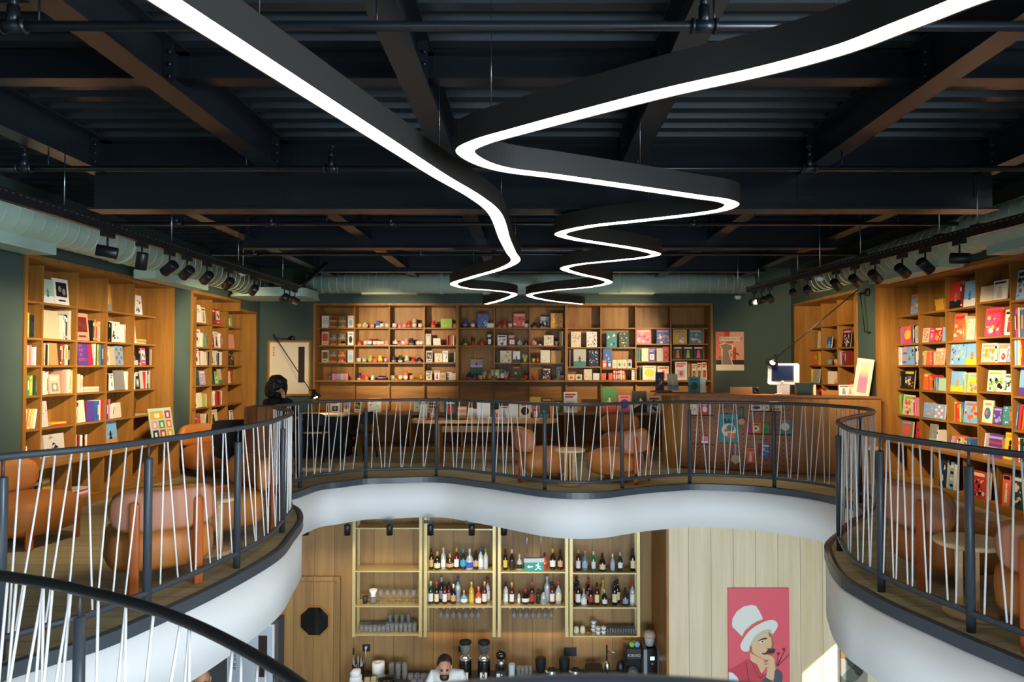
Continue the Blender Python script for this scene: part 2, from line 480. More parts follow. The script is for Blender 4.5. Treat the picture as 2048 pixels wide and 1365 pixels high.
def ibeam(axis, c, a0, a1, zb, zt, fw, name='ceiling_beam'):
    mb = MB(); t = 0.014
    for (h0, h1, z0, z1) in ((-fw / 2, fw / 2, zb, zb + t), (-0.005, 0.005, zb + t, zt), (-fw / 2, fw / 2, zt - t, zt)):
        if axis == 'y': mb.box(c + h0, c + h1, a0, a1, z0, z1)
        else: mb.box(a0, a1, c + h0, c + h1, z0, z1)
    return structure(mb, name, M_DARK)


BX = [-5.0, -3.57, -2.11, -0.665, 0.777, 2.28, 3.75, 5.05]
for x in BX[1:-1]: ibeam('y', x, -3.0, 13.0, 3.18, TOPZ, 0.155)
GIRD = [(1.0, 2.88, 0.2), (2.5, 3.29, 0.12), (4.04, 3.29, 0.12), (5.66, 2.88, 0.2), (7.1, 3.29, 0.12), (8.6, 3.07, 0.16), (11.2, 3.13, 0.16)]
for yy, zb, fw in GIRD: ibeam('x', yy, BX[1] - 0.08, BX[-2] + 0.08, zb, TOPZ, fw, 'ceiling_girder')
for x in BX[1:-1]:
    for yy, zb, fw in GIRD:
        mb = MB()
        mb.box(x - 0.076, x + 0.076, yy - 0.012, yy - 0.004, max(zb, 3.0), TOPZ)
        for s in (-1, 1):
            mb.box(x + s * 0.04 - 0.03, x + s * 0.04 + 0.03, yy - 0.2, yy - 0.19, 3.2, TOPZ)
            for k in range(3): mb.cyl((x + s * 0.05, yy - 0.2, 3.24 + k * 0.07), (x + s * 0.05, yy - 0.215, 3.24 + k * 0.07), 0.012, n=6)
        structure(mb, 'ceiling_bracket', M_DARK)

# ------------------------------------------------------------------ lower floor shell
M_TILE = mat('lower_floor_screed', '#8a857c', 0.5, var=0.06)
structure(MB().box(-5.9, 5.9, -3.2, 13.6, LOW - 0.1, LOW), 'floor_lower', M_TILE)
M_PLANK = wood('oak_planks', '#85643a', '#a9834f', (1.0, 1.0, 0.06), 15, rough=0.5, seam=0.30, seam_axis=0)
M_PLANK2 = wood('pale_oak_planks', '#c9b48d', '#dfcfae', (1.0, 1.0, 0.06), 15, rough=0.55, seam=0.30, seam_axis=0)
BAR_Y, PORT_Y = 10.4, 9.25
structure(MB().box(-5.9, 1.80, BAR_Y, BAR_Y + 0.12, LOW, -0.57), 'wall_bar', M_PLANK)
structure(MB().box(1.80, 1.835, PORT_Y, BAR_Y + 0.12, LOW, -0.57), 'wall_bar_return', M_OAK)
structure(MB().box(1.835, 4.12, PORT_Y, PORT_Y + 0.12, LOW, -0.57), 'wall_portrait', M_PLANK2)
structure(MB().box(-5.6, -5.48, -3.1, BAR_Y, LOW, -0.57), 'wall_lower_left', M_WHITE)
wall('wall_lower_right', (5.2, 0, 0), -PI / 2, -10.6, 3.1, LOW, -0.56, [(-7.5, -6.42, LOW + 0.1, -0.80)], M_WHITE)
# patterned tile pier and pale post past the portrait wall
M_PAT = mat('patterned_tile', '#57483c', 0.4)
nt = M_PAT.node_tree; N = nt.nodes.new
tc = N('ShaderNodeTexCoord'); mp = N('ShaderNodeMapping'); mp.inputs['Rotation'].default_value = (0, PI / 4, 0); mp.inputs['Scale'].default_value = (6, 6, 6)
ck = N('ShaderNodeTexVoronoi'); ck.distance = 'MANHATTAN'; ck.inputs['Randomness'].default_value = 0.25; ck.inputs['Scale'].default_value = 1.0
rp = N('ShaderNodeValToRGB'); rp.color_ramp.interpolation = 'CONSTANT'
for i, (pos, c) in enumerate([(0, '#2c2e29'), (0.3, '#8a5a2e'), (0.45, '#5d6257'), (0.62, '#8e8a80'), (0.8, '#3d4a3c')]):
    e = rp.color_ramp.elements[0] if i == 0 else (rp.color_ramp.elements[1] if i == 1 else rp.color_ramp.elements.new(pos)); e.position = pos; e.color = (*lin(c), 1)
nt.links.new(tc.outputs['Object'], mp.inputs[0]); nt.links.new(mp.outputs[0], ck.inputs['Vector']); nt.links.new(ck.outputs['Color'], rp.inputs[0]); nt.links.new(rp.outputs[0], nt.nodes['Principled BSDF'].inputs['Base Color'])
structure(MB().box(4.12, 4.47, 9.2, 9.5, LOW, -0.57), 'wall_tiled_pier', M_PAT)
structure(MB().box(4.47, 5.2, 9.3, 9.45, LOW, -0.57), 'wall_lower_back', M_PLANK2)

# ------------------------------------------------------------------ railing round the void
RAILP = inset(EDGE, 0.11)
rl = thing('railing', 'charcoal tube railing with slanting white rods around the open void', 'railing')
HR = resample(RAILP, 0.05)
# arc-length parametrisation
S = [0.0]
for i in range(1, len(HR) + 1): S.append(S[-1] + (HR[i % len(HR)] - HR[i - 1]).length)


def rp_at(s):
    s %= S[-1]
    lo, hi = 0, len(S) - 1
    while hi - lo > 1:
        m = (lo + hi) // 2
        if S[m] <= s: lo = m
        else: hi = m
    f = (s - S[lo]) / max(1e-9, S[lo + 1] - S[lo])
    return HR[lo].lerp(HR[(lo + 1) % len(HR)], f)


def s_of(x, z=0.0, near=None):
    """where along the railing a post seen at picture column x stands (near = rough depth)"""
    best = None
    for i, p in enumerate(HR):
        if p.y < 2.0: continue
        px = CX + F * p.x / p.y
        e = abs(px - x) + (abs(p.y - near) * 60 if near else 0)
        if best is None or e < best[0]: best = (e, S[i])
    return best[1]


MB().tube([p + Vector((0, 0, 1.1)) for p in HR], 0.021, 12, closed=True).build('handrail', M_RAIL, rl)
MB().tube([p + Vector((0, 0, 0.115)) for p in HR], 0.021, 10, closed=True).build('bottom_rail', M_RAIL, rl)
posts_px = [(8, 3.7), (295, 4.49), (479, 5.5), (567, 6.6), (585, 7.6), (605, 8.9), (731, 9.7), (876, 9.8), (984, 9.3), (1087, 8.75), (1247, 8.8), (1376, 9.25), (1542, 9.0), (1674, 5.9), (1755, 4.8), (1938, 4.1), (1716, 7.5)]
PS = sorted(s_of(x, near=n) for x, n in posts_px)
extra = []
gap0, gap1 = PS[-1], PS[0] + S[-1]
k = max(1, int((gap1 - gap0) / 1.15))
for i in range(1, k): extra.append((gap0 + (gap1 - gap0) * i / k) % S[-1])
PS = sorted(PS + extra)
pmb = MB().lathe([(0.026, 0.0), (0.026, 0.985), (0.024, 0.99)], 12)
pmb.cyl((0, 0, 0.985), (0, 0, 1.085), 0.008, n=8)
post_me = pmb.mesh('post', M_RAIL)
for s in PS:
    o = D.objects.new('post', post_me); sc.collection.objects.link(o); o.parent = rl; o.location = rp_at(s)
# slanting white rods: (top, foot) columns as they read from the street end, bay by bay


def s_cross(x, lo, hi):
    for i in range(len(HR)):
        p, q = HR[i], HR[(i + 1) % len(HR)]
        if not (lo < p.y < hi): continue
        a, b = CX + F * p.x / p.y, CX + F * q.x / q.y
        if (a - x) * (b - x) <= 0 and abs(a - b) < 60: return S[i] + (S[i + 1] - S[i]) * (x - a) / ((b - a) or 1e-9)
    return None


RL = '43,26 92,40 113,86 146,99 166,141 179,192 225,201 255,231 287,256 331,326 337,361 364,388 398,396 403,425 426,440 448,445 452,468 487,495 490,514 508,516 516,532 528,539 541,539 543,553 556,554 559,562'
RF = '618,614 624,630 640,631 655,642 658,660 680,662 683,682 701,688 723,707 749,744 751,765 774,770 795,779 800,803 822,806 845,822 848,847 869,850 895,888 901,908 919,913 939,924 944,944 961,948 964,967 980,969 999,992 1004,1007 1019,1011 1022,1027 1031,1046 1053,1049 1074,1063 1107,1100 1113,1123 1138,1129 1145,1154 1170,1161 1194,1177 1200,1202 1214,1222 1236,1224 1262,1257 1264,1276 1284,1279 1302,1290 1316,1299 1319,1318 1325,1336 1343,1355 1366,1358 1396,1387 1400,1412 1420,1417 1439,1427 1445,1450 1467,1454 1471,1480 1499,1485 1503,1512 1528,1521 1563,1552 1567,1575 1587,1579 1604,1593 1609,1614 1627,1618 1642,1627 1644,1647 1659,1656'
RR = '1665,1667 1684,1678 1690,1693 1703,1697 1709,1712 1730,1721 1731,1735 1748,1736 1772,1762 1776,1782 1796,1787 1803,1810 1823,1819 1837,1848 1861,1854 1876,1889 1915,1905 1975,1961 1982,2006 2025,2014 2039,2057'
rods = []
for txt, lo, hi in ((RL, 3.2, 7.0), (RF, 8.0, 10.5), (RR, 3.3, 6.05)):
    for pr in txt.split():
        a, b = (s_cross(float(v), lo, hi) for v in pr.split(','))
        if a is not None and b is not None and abs(a - b) < .5: rods.append((a, b))
rr = random.Random(5)


def fill(s0, s1):
    t = s0
    while t < s1:
        rods.append((t, t + rr.choice([-.07, -.03, .03, .07]))); t += rr.choice([.035, .1, .12, .08])


fill(s_of(567, near=6.6) + .05, s_of(605, near=8.9) - .05)
fill(s_of(1661, near=8.2) + .05, s_of(1674, near=5.9) - .05)
fill(s_of(2048, near=3.75) + .2, s_of(8, near=3.7) - .1 + (S[-1] if s_of(8, near=3.7) < s_of(2048, near=3.75) else 0))


def rod_mb(mb, r, z0=0.128, z1=1.085):
    p, q = rp_at(r[0]), rp_at(r[1])
    return mb.cyl((q.x, q.y, z0), (p.x, p.y, z1), 0.0058, n=6)


vis = [r for r in rods if rp_at(r[0]).y > 2.2]
vis.sort(key=lambda r: rp_at(r[0]).y)
for r in vis[:100]: rod_mb(MB(), r).build('rod', M_ROD, rl)
mb = MB()
for r in vis[100:] + [r for r in rods if rp_at(r[0]).y <= 2.2]: rod_mb(mb, r)
mb.build('far_rods', M_ROD, rl, kind='stuff')

# ------------------------------------------------------------------ stair balustrade coming down inside the void
st = thing('stair_balustrade', 'black stair handrail with white rods sloping down in front of the void', 'railing', (0, 0, 0))
hp = [at(-90, 1141, 3.39), at(0, 1152, 3.3), at(100, 1168, 3.25), at(165, 1182, 3.22), at(300, 1217, 3.15), at(400, 1256, 3.08), at(500, 1307, 2.98), at(590, 1362, 2.86), at(660, 1420, 2.74)]
HS = resample(catmull(hp, False, 0.05), 0.05, closed=False)
MB().tube(HS, 0.026, 12).build('handrail', M_BLACK, st)


def near_px(x):
    return min(HS, key=lambda p: abs(CX + F * p.x / p.y - x))


for x in (165, 560):
    p = near_px(x)
    mb = MB().cyl((p.x, p.y, p.z - 1.12), (p.x, p.y, p.z - 0.125), 0.026, n=12); mb.cyl((p.x, p.y, p.z - 0.13), (p.x, p.y, p.z), 0.008, n=8)
    mb.build('post', M_RAIL, st)
for x, dx in [(-40, -20), (28, -14), (33, -10), (50, -26), (85, -34), (92, -8), (98, 3), (106, -14), (144, -28), (148, -14), (208, -3), (258, -22), (266, 0), (318, -25), (365, -32), (378, -14), (388, 4), (470, -16), (480, 0), (515, -10), (543, -12), (552, 6)]:
    p = near_px(x); q = near_px(x + dx)
    MB().cyl((q.x + dx * 0.002, q.y, q.z - 1.0), (p.x, p.y, p.z - 0.02), 0.0068, n=6).build('rod', M_ROD, st)
MB().tube([p - Vector((0, 0, 1.0)) for p in HS], 0.018, 8).build('bottom_rail', M_RAIL, st)
# stringer and treads under the balustrade
mb = MB(); base = [p - Vector((0, 0, 1.12)) for p in HS]
n = len(base); vs = []
for p in base:
    vs += [(p.x, p.y, p.z + 0.02), (p.x, p.y, p.z - 0.3), (p.x + 0.03, p.y + 0.03, p.z - 0.3), (p.x + 0.03, p.y + 0.03, p.z + 0.02)]
mb.add(vs, [(4 * i + k, 4 * i + (k + 1) % 4, 4 * i + 4 + (k + 1) % 4, 4 * i + 4 + k) for i in range(n - 1) for k in range(4)])
mb.build('stringer', M_RAIL, st)
for i in range(4, n - 3, 5):
    p = base[i]; t = (base[i + 2] - base[i - 2]); t.z = 0; t.normalize(); nn = Vector((t.y, -t.x, 0))
    if nn.y > 0: nn = -nn
    a = p + nn * 0.02; b = p + nn * 0.95
    mb = MB(); q = [a - t * 0.14, a + t * 0.14, b + t * 0.14, b - t * 0.14]
    mb.prism([(v.x, v.y) for v in q], p.z - 0.12, p.z - 0.08); mb.build('tread', M_OAK, st)
# ------------------------------------------------------------------ wave-shaped LED pendants
LZ = 2.73


def led(name, label, pxs):
    P = []
    for x, y, off in pxs:
        q = fl(x, y, LZ); P.append(Vector((q.x + off, q.y, LZ)))
    path = resample(catmull(P, False, 0.03), 0.035, closed=False)
    t = thing(name, label, 'pendant light', (0, 0, 0), group='wave pendants')
    hw = 0.056
    MB().sweep(path, [(-hw, 0.0), (-hw, 0.135), (hw, 0.135), (hw, 0.0), (hw - 0.006, 0.0), (hw - 0.006, 0.012), (-hw + 0.006, 0.012), (-hw + 0.006, 0.0)], closed=False, smooth=False).build('housing', M_HOUSING, t)
    MB().sweep(path, [(-hw + 0.006, 0.003), (-hw + 0.006, 0.011), (hw - 0.006, 0.011), (hw - 0.006, 0.003)], closed=False).build('diffuser', M_LED, t)
    k = 0
    for i in range(20, len(path), 46):
        p = path[i]; MB().cyl((p.x, p.y, LZ + 0.135), (p.x, p.y, TOPZ), 0.0015, n=5).build('cable', M_STEEL, t); k += 1
    return t


led('wave_pendant', 'long black wave pendant with one straight bright run towards the back wall',
    [(180, -98, 0), (328, 0, 0), (470, 91, 0), (620, 187, 0), (770, 283, 0), (880, 353, 0), (950, 394, 0), (987, 424, 0), (1010, 480, 0), (1022, 505, 0), (1036, 523, -0.03), (1000, 539, 0), (945, 555, 0), (903, 569, 0.03), (935, 577.5, 0), (990, 582, 0), (1031, 588, -0.03), (1005, 600, 0), (972, 609, 0)])
led('wave_pendant', 'long black wave pendant zigzagging in tight bends towards the back wall',
    [(2160, -75, 0), (1940, 0, 0), (1867, 29, 0), (1790, 59, 0), (1700, 94, 0), (1610, 121, 0), (1516, 145, 0), (1340, 184, 0), (1186, 223, 0), (1040, 262, 0), (960, 285, 0), (930, 302, 0.0), (960, 325, 0), (1010, 340, 0), (1108, 353, 0), (1264, 375, 0), (1400, 395, 0), (1448, 402, 0), (1470, 410, -0.02), (1445, 420, 0), (1400, 428, 0), (1290, 441, 0), (1170, 455, 0), (1118, 469, 0.01), (1150, 479, 0), (1200, 487, 0), (1290, 502, 0), (1314, 510, -0.01), (1285, 516, 0), (1230, 522, 0), (1155, 530, 0), (1127, 537.5, 0.01), (1160, 549, 0), (1205, 559, 0), (1220, 566, -0.02), (1185, 574, 0), (1100, 582.5, 0), (1056, 591, 0.02), (1100, 602, 0), (1165, 609, 0)])

# ------------------------------------------------------------------ sprinkler pipes
PIPES = [(2.885, '#1', [15, 420, 1412], 'first pipe from the photographer'), (5.0, '#2', [42, 660, 1622], 'pipe crossing under the deep girder'), (6.97, '#3', [350, 540, 780, 1390], 'third pipe back, behind the deep girder'), (8.88, '#4', [505, 840, 1265], 'fourth pipe back, nearest the green back duct')]
for Y, _, heads, lab in PIPES:
    t = thing('sprinkler_pipe', 'dark grey sprinkler pipe under the beams, ' + lab, 'pipe', (0, Y, 3.05), group='sprinkler pipes')
    MB().cyl((-4.58, 0, 0), (4.36, 0, 0), 0.021, n=12).build('pipe', M_DARK, t)
    for hx in heads:
        X = (hx - CX) * Y / F
        mb = MB().cyl((X - 0.05, 0, 0), (X + 0.05, 0, 0), 0.028, n=12); mb.cyl((X - 0.055, 0, 0), (X - 0.042, 0, 0), 0.033, n=12); mb.cyl((X + 0.042, 0, 0), (X + 0.055, 0, 0), 0.033, n=12)
        mb.cyl((X, 0, 0), (X, 0, 0.085), 0.024, n=10); mb.cyl((X, 0, 0.085), (X, 0, 0.13), 0.017, n=8); mb.cyl((X, 0, 0.13), (X, 0, 0.16), 0.008, n=6); mb.cyl((X, 0, 0.16), (X, 0, 0.165), 0.022, n=10)
        mb.build('sprinkler_head', M_DARK, t)
    for bx in BX[1:-1]:
        MB().cyl((bx, 0, 0.0), (bx, 0, 0.14), 0.005, n=6).build('hanger', M_DARK, t)

# ------------------------------------------------------------------ air ducts


def duct(name, label, p0, p1, r, seams, joins=()):
    p0 = Vector(p0); p1 = Vector(p1); d = (p1 - p0); t = thing(name, label, 'duct', tuple(p0))
    MB().cyl((0, 0, 0), d, r, n=32).build('pipe', M_DUCT, t)
    n = int(d.length / seams); u = d.normalized(); mb = MB()
    for i in range(1, n):
        c = u * (i * seams); mb.cyl(c, c + u * 0.006, r + 0.0035, n=32)
    mb.build('spiral_seam', M_DUCT, t)
    for f in joins:
        c = d * f; MB().cyl(c - u * 0.03, c + u * 0.03, r + 0.012, n=32).build('collar', M_DUCT, t)
    return t


ld = duct('air_duct', 'mint green round air duct running along the left wall above the bookcases', (-4.82, 1.0, 3.0), (-4.82, 12.15, 3.0), 0.205, 0.16, (0.25, 0.36, 0.62))
for y0 in (5.4, 8.6): MB().box(-0.22, 0.06, y0 - 1.0, y0 + 1.4 - 1.0, -0.30, -0.19).build('grille_box', M_DUCT, ld)
bd = duct('air_duct', 'mint green round air duct running above the back wall bookcase', (-4.08, 12.4, 3.09), (4.0, 12.4, 3.09), 0.185, 0.14, (0.3, 0.7))
for x0 in (-2.6, -0.4, 1.7): MB().box(x0 + 4.08 - 0.5, x0 + 4.08 + 0.5, -0.08, 0.08, -0.205, -0.17).build('grille_box', mat('duct_grille', '#c8c9a8', 0.5), bd)
rd = duct('air_duct', 'mint green round air duct running along the right wall above the bookcases', (4.6, 1.0, 2.98), (4.6, 11.2, 2.98), 0.2, 0.16, (0.3, 0.6))
for y0 in (5.2, 7.6): MB().box(-0.06, 0.22, y0 - 1.0, y0 + 0.6, -0.28, -0.18).build('grille_box', M_DUCT, rd)
mb = MB(); o = (-4.45 + 4.82, 11.9 - 1.0, 2.79 - 3.0)
Mo = Matrix.Translation(o)
for nm, r in (('plenum_box', (-0.65, 0.62, -0.5, 0.45, 0.0, 0.12)), ('plenum_lip', (-0.67, 0.64, -0.52, 0.47, -0.03, 0.0))):
    MB().rbox(*r, 0.2, n=5, M=Mo).build(nm, M_DUCT, ld)

# ------------------------------------------------------------------ lighting tracks and spotlights
WARM = (1.0, 0.76, 0.47)
M_LENS = mat('spot_lens', (1.0, 0.85, 0.6), 0.3, emit=4.0)


def track(label, p0, p1, drops, grp):
    p0 = Vector(p0); p1 = Vector(p1); d = p1 - p0; L = d.length; u = d.normalized()
    t = thing('lighting_track', label, 'track', tuple(p0), math.atan2(u.y, u.x), group='lighting tracks')
    MB().box(0, L, -0.022, 0.022, -0.03, 0.012).build('rail', M_BLACK, t)
    mb = MB()
    for s in (-1, 1): mb.box(0, L, s * 0.022 - 0.001, s * 0.022 + 0.001, 0.012, 0.05)
    mb.build('channel', M_BLACK, t)
    mb = MB()
    for i in range(int(L / 0.06)):
        for s in (-1, 1): mb.box(i * 0.06, i * 0.06 + 0.028, s * 0.0235 - 0.0008, s * 0.0235 + 0.0008, 0.026, 0.036)
    mb.build('slots', M_STEEL, t, kind='stuff')
    for f in drops:
        MB().cyl((L * f, 0, 0.05), (L * f, 0, 3.18 - p0.z), 0.004, n=6).build('hanger_rod', M_STEEL, t)
        MB().box(L * f - 0.05, L * f + 0.05, -0.028, 0.028, 0.045, 0.062).build('bracket', M_BLACK, t)
    return u, L


def spot(px, y_px, Y, target, label, grp, power, Xt, size=None, on=True):
    X = Xt
    a = Vector((X, Y, 2.65)); c = a + Vector((0, 0, -0.155))
    d = (Vector(target) - c).normalized()
    t = thing('track_spotlight', label, 'spotlight', tuple(a), 0, group=grp)
    MB().box(-0.018, 0.018, -0.07, 0.07, -0.04, -0.001).build('adapter', M_BLACK, t)
    MB().cyl((0, 0, -0.04), (0, 0, -0.115), 0.008, n=8).build('stem', M_BLACK, t)
    q = d.to_track_quat('Z', 'Y').to_matrix().to_4x4(); M = Matrix.Translation((0, 0, -0.155)) @ q
    MB().lathe([(0.0, -0.07), (0.043, -0.07), (0.046, -0.066), (0.046, 0.075), (0.040, 0.075), (0.038, 0.05), (0.0, 0.05)], 20, M=M).build('body', M_BLACK, t)
    MB().lathe([(0.0, 0.052), (0.036, 0.052), (0.036, 0.054), (0.0, 0.054)], 16, M=M).build('lens', M_LENS if on else M_STEEL, t)
    if on:
        l = D.lights.new('spot_lamp', 'SPOT'); o = D.objects.new('spot_lamp', l); sc.collection.objects.link(o)
        l.energy = power * 1.55; l.color = WARM; l.spot_size = math.radians(62 if power < 300 else 40); l.spot_blend = 0.7; l.shadow_soft_size = 0.03
        o.location = c + d * 0.085; o.rotation_euler = d.to_track_quat('-Z', 'Y').to_euler()
    return t


TL0, TL1 = (-3.40, 2.2, 2.68), (-3.29, 9.5, 2.68)
track('black lighting track hung on rods beside the left bookcases', TL0, TL1, (0.02, 0.366, 0.56, 0.75, 0.93), 'l')


def on_line(x, p0, p1):
    """depth where a track is seen at picture column x"""
    k = (x - CX) / F; sx = (p1[0] - p0[0]) / (p1[1] - p0[1])
    return (p0[0] - sx * p0[1]) / (k - sx)


ords = ['first', 'second', 'third', 'fourth', 'fifth', 'sixth', 'seventh', 'eighth', 'ninth', 'tenth', 'eleventh', 'twelfth', 'thirteenth', 'fourteenth', 'fifteenth', 'sixteenth', 'seventeenth', 'eighteenth']
LS = [(212, (-4.9, 4.6, 2.75), 45), (281, (-3.9, 6.3, 0.3), 70), (337, (-5.4, 7.0, 1.3), 120), (372, (-5.4, 7.9, 1.3), 120), (412, (-5.4, 8.6, 1.3), 120), (455, (-5.4, 9.3, 1.3), 120), (506, (-5.3, 10.6, 1.5), 150), (545, (-5.3, 11.3, 1.7), 240), (563, (-3.4, 13.3, 1.7), 380), (580, (-2.6, 13.3, 1.9), 420)]
for i, (x, tgt, pw) in enumerate(LS):
    Y = on_line(x, TL0, TL1); Y = min(Y, 9.45)
    if i >= 7: Y = 9.05 + 0.19 * (i - 7)
    X = TL0[0] + (TL1[0] - TL0[0]) * (Y - TL0[1]) / (TL1[1] - TL0[1])
    spot(x, 0, Y, tgt, f'black cylinder spotlight, {ords[i]} from the street end of the left track', 'spotlights on the left track', pw, X, on=pw > 0)
TR0, TR1 = (3.93, 2.6, 2.68), (3.11, 9.85, 2.68)
track('black lighting track hung on rods beside the right bookcases', TR0, TR1, (0.05, 0.4, 0.46, 0.62, 0.8, 0.95), 'r')
RS = [(1922, (4.9, 4.6, 2.3), 40), (1853, (5.2, 6.6, 1.3), 105), (1807, (5.2, 7.3, 1.5), 105), (1752, (5.2, 7.9, 1.3), 105), (1712, (5.2, 8.5, 1.5), 105), (1674, (5.2, 9.2, 1.3), 105), (1617, (5.1, 10.9, 1.6), 110), (1588, (5.1, 11.7, 1.6), 110), (1561, (5.0, 12.4, 1.6), 110), (1523, (2.7, 13.3, 2.0), 380), (1502, (1.4, 13.3, 1.9), 380)]
for i, (x, tgt, pw) in enumerate(RS):
    Y = on_line(x, TR0, TR1); Y = min(Y, 9.8)
    if i >= 8: Y = 9.15 + .24 * (i - 8)
    X = TR0[0] + (TR1[0] - TR0[0]) * (Y - TR0[1]) / (TR1[1] - TR0[1])
    spot(x, 0, Y, tgt, f'black cylinder spotlight, {ords[i]} from the street end of the right track', 'spotlights on the right track', pw, X)
# conduit elbow rising from the end of the left track
t = thing('conduit_elbow', 'black conduit rising to the beams from the end of the left track', 'conduit', (-3.29, 9.54, 2.70))
MB().tube([(0, 0, 0), (0.05, 0.25, 0.12), (0.16, 0.8, 0.45)], 0.035, 10).build('tube', M_BLACK, t)
for x, Y, lab in ((486, 9.0, 'white round smoke detector under the left track end'), (1640, 8.0, 'white round smoke detector beside the right track'), (1476, 10.2, 'white round smoke detector past the end of the right track')):
    p = at(x, 548 if x < 1000 else (558 if x > 1600 else 595), Y)
    t = thing('smoke_detector', lab, 'smoke detector', tuple(p), 0, 'smoke detectors')
    MB().lathe([(0.0, -0.03), (0.03, -0.028), (0.05, 0.0), (0.05, 0.02), (0, 0.02)], 16).build('body', M_WHITE, t)
    MB().cyl((0, 0, 0.02), (0, 0, TOPZ + 0.05 - p.z), 0.006, n=6).build('drop_tube', M_STEEL, t)
# ------------------------------------------------------------------ built-in bookcases
ROWZ = [2.30, 1.90, 1.60, 1.27, 0.905, 0.56]
BC = {}


class Case:
    def __init__(s, key, name, label, O, rz, x0, x1, top, rec, dep, cols, rows, bench_front, ztext, step=None, bench_z=0.56, cub=None):
        s.O = Vector(O); s.rz = rz; s.rec = rec; s.dep = dep; s.cols = cols; s.rows = rows; s.key = key; s.ztext = ztext
        s.M = Matrix.Translation(s.O) @ Matrix.Rotation(rz, 4, 'Z')
        BC[key] = s
        t = s.t = thing(name, label, 'bookcase', tuple(s.O), rz)
        yb = rec + dep; b = 0.045
        mb = MB(); yf = -0.012
        mb.box(x0, x0 + b, yf, yb, 0, top); mb.box(x1 - b, x1, yf, yb, 0, (step[1] if step else top))
        if step:
            mb.box(x0 + b, step[0], yf, yb, top - b, top); mb.box(step[0], x1 - b, yf, yb, step[1] - b, step[1]); mb.box(step[0] - b, step[0], yf, yb, step[1] - b, top - b)
        else: mb.box(x0 + b, x1 - b, yf, yb, top - b, top)
        mb.build('frame', M_OAK, t)
        mb = MB()
        if step: mb.box(x0 + b, step[0] - b, yb - 0.012, yb, 0.1, top - b); mb.box(step[0] - b, x1 - b, yb - 0.012, yb, 0.1, step[1] - b)
        else: mb.box(x0 + b, x1 - b, yb - 0.012, yb, 0.1, top - b)
        mb.build('back_panel', M_OAK, t)
        for i, u in enumerate(cols[1:-1]):
            tp = step[1] if step and u > step[0] - b else top
            MB().box(u - 0.012, u + 0.012, rec, yb - 0.013, bench_z, tp - b - 0.001).build('divider', M_OAK, t)
        for i in range(len(cols) - 1):
            for z in rows[i]:
                MB().box(cols[i] + (0.013 if i else 0), cols[i + 1] - (0.013 if i < len(cols) - 2 else 0), rec + 0.002, yb - 0.013, z - 0.024, z).build('shelf', M_OAKH, t)
        # bench along the foot, with open cubbies and a plinth
        MB().box(x0 - (0.35 if key in 'AE' else 0), x1, bench_front, yb - 0.013, bench_z - 0.035, bench_z).build('bench_top', M_OAKH, t)
        MB().box(x0, x1, bench_front + 0.02, yb, 0.0, 0.1).build('plinth', M_OAKH, t)
        for u in (cub or []):
            MB().box(u - 0.014, u + 0.014, bench_front + 0.03, yb - 0.013, 0.1, bench_z - 0.036).build('cubby_divider', M_OAK, t)
        MB().box(x0, x1, yb - 0.05, yb - 0.014, 0.1, bench_z - 0.036).build('cubby_back', M_OAK, t)

    def step_top(s, col): return (2.605 if s.key == 'B' and col == 3 else (2.755 if s.key != 'C' else 2.785)) - .045 + .024

    def W(s, x, y, z): return s.M @ Vector((x, y, z))


Case('A', 'bookcase', 'large built-in oak bookcase of mixed art books in the left wall', L_O, PI / 2, 6.96, 9.88, 2.755, 0.23, 0.30,
     [7.005, 7.557, 8.13, 8.704, 9.294, 9.835], [[z for z in ROWZ[:-1]]] * 5, -0.14, 'left bookcase', cub=[6.98, 7.557, 8.13, 8.704, 9.294, 9.86])
Case('B', 'bookcase', 'narrow built-in oak bookcase with a stepped top in the far left corner', L_O, PI / 2, 10.38, 12.84, 2.755, 0.24, 0.30,
     [10.425, 11.03, 11.58, 12.19, 12.795], [ROWZ[:-1]] * 4, -0.14, 'corner bookcase', step=(12.12, 2.605), cub=[10.41, 11.03, 11.58, 12.19, 12.81])
bx = lambda px: (px - CX) * 13.2 / F
C1 = [-4.135] + [bx(p) for p in (709, 778, 848)] + [bx(916.5)]
C2 = [bx(988.7), bx(1059.8), bx(1132)]
C3 = [bx(1202), bx(1272), bx(1342)] + [3.395]
CC = C1 + C2 + C3
bz = lambda py: at(1000, py, 13.2).z
CROWS = [[bz(y) for y in r] for r in ([655.7, 690.8, 725.3],) * 4 + ([655.7, 691.5],) + ([655.7, 691.5, 726],) * 2 + ([656, 695, 733.5], [656, 695, 736.7], [656, 688, 723], [656, 688, 719])]
Case('C', 'bookcase', 'wide built-in oak shelving of gifts and books across the back wall', B_O, 0, -4.18, 3.44, 2.785, 0.2, 0.3, CC, CROWS, -0.45, 'back wall shelving', bench_z=0.72, cub=[-4.16, -3.2, -2.25, -1.3, -0.35, 0.6, 1.55, 2.5, 3.42])
C = BC['C']
LEDGE = bz(760.5)
MB().box(-4.135, 3.395, 0.03, 0.487, LEDGE - 0.03, LEDGE).build('long_shelf', M_OAKH, C.t)
MB().box(-4.135, 3.395, 0.3, 0.33, 0.72, LEDGE - 0.031).build('splash_panel', M_OAKH, C.t)
for u in (C1[-1], C2[-1]): MB().box(u - 0.026, u + 0.026, 0.0, 0.487, LEDGE + 0.001, 2.739).build('upright', M_OAK, C.t)
Case('D', 'bookcase', 'built-in oak pigeonhole bookcase behind the till in the right wall', R_O, -PI / 2, -12.84, -10.34, 2.755, 0.26, 0.3,
     [-12.795, -12.26, -11.61, -11.0, -10.385], [ROWZ[:-1]] * 4, 0.03, 'till bookcase', cub=[-12.26, -11.61, -11.0])
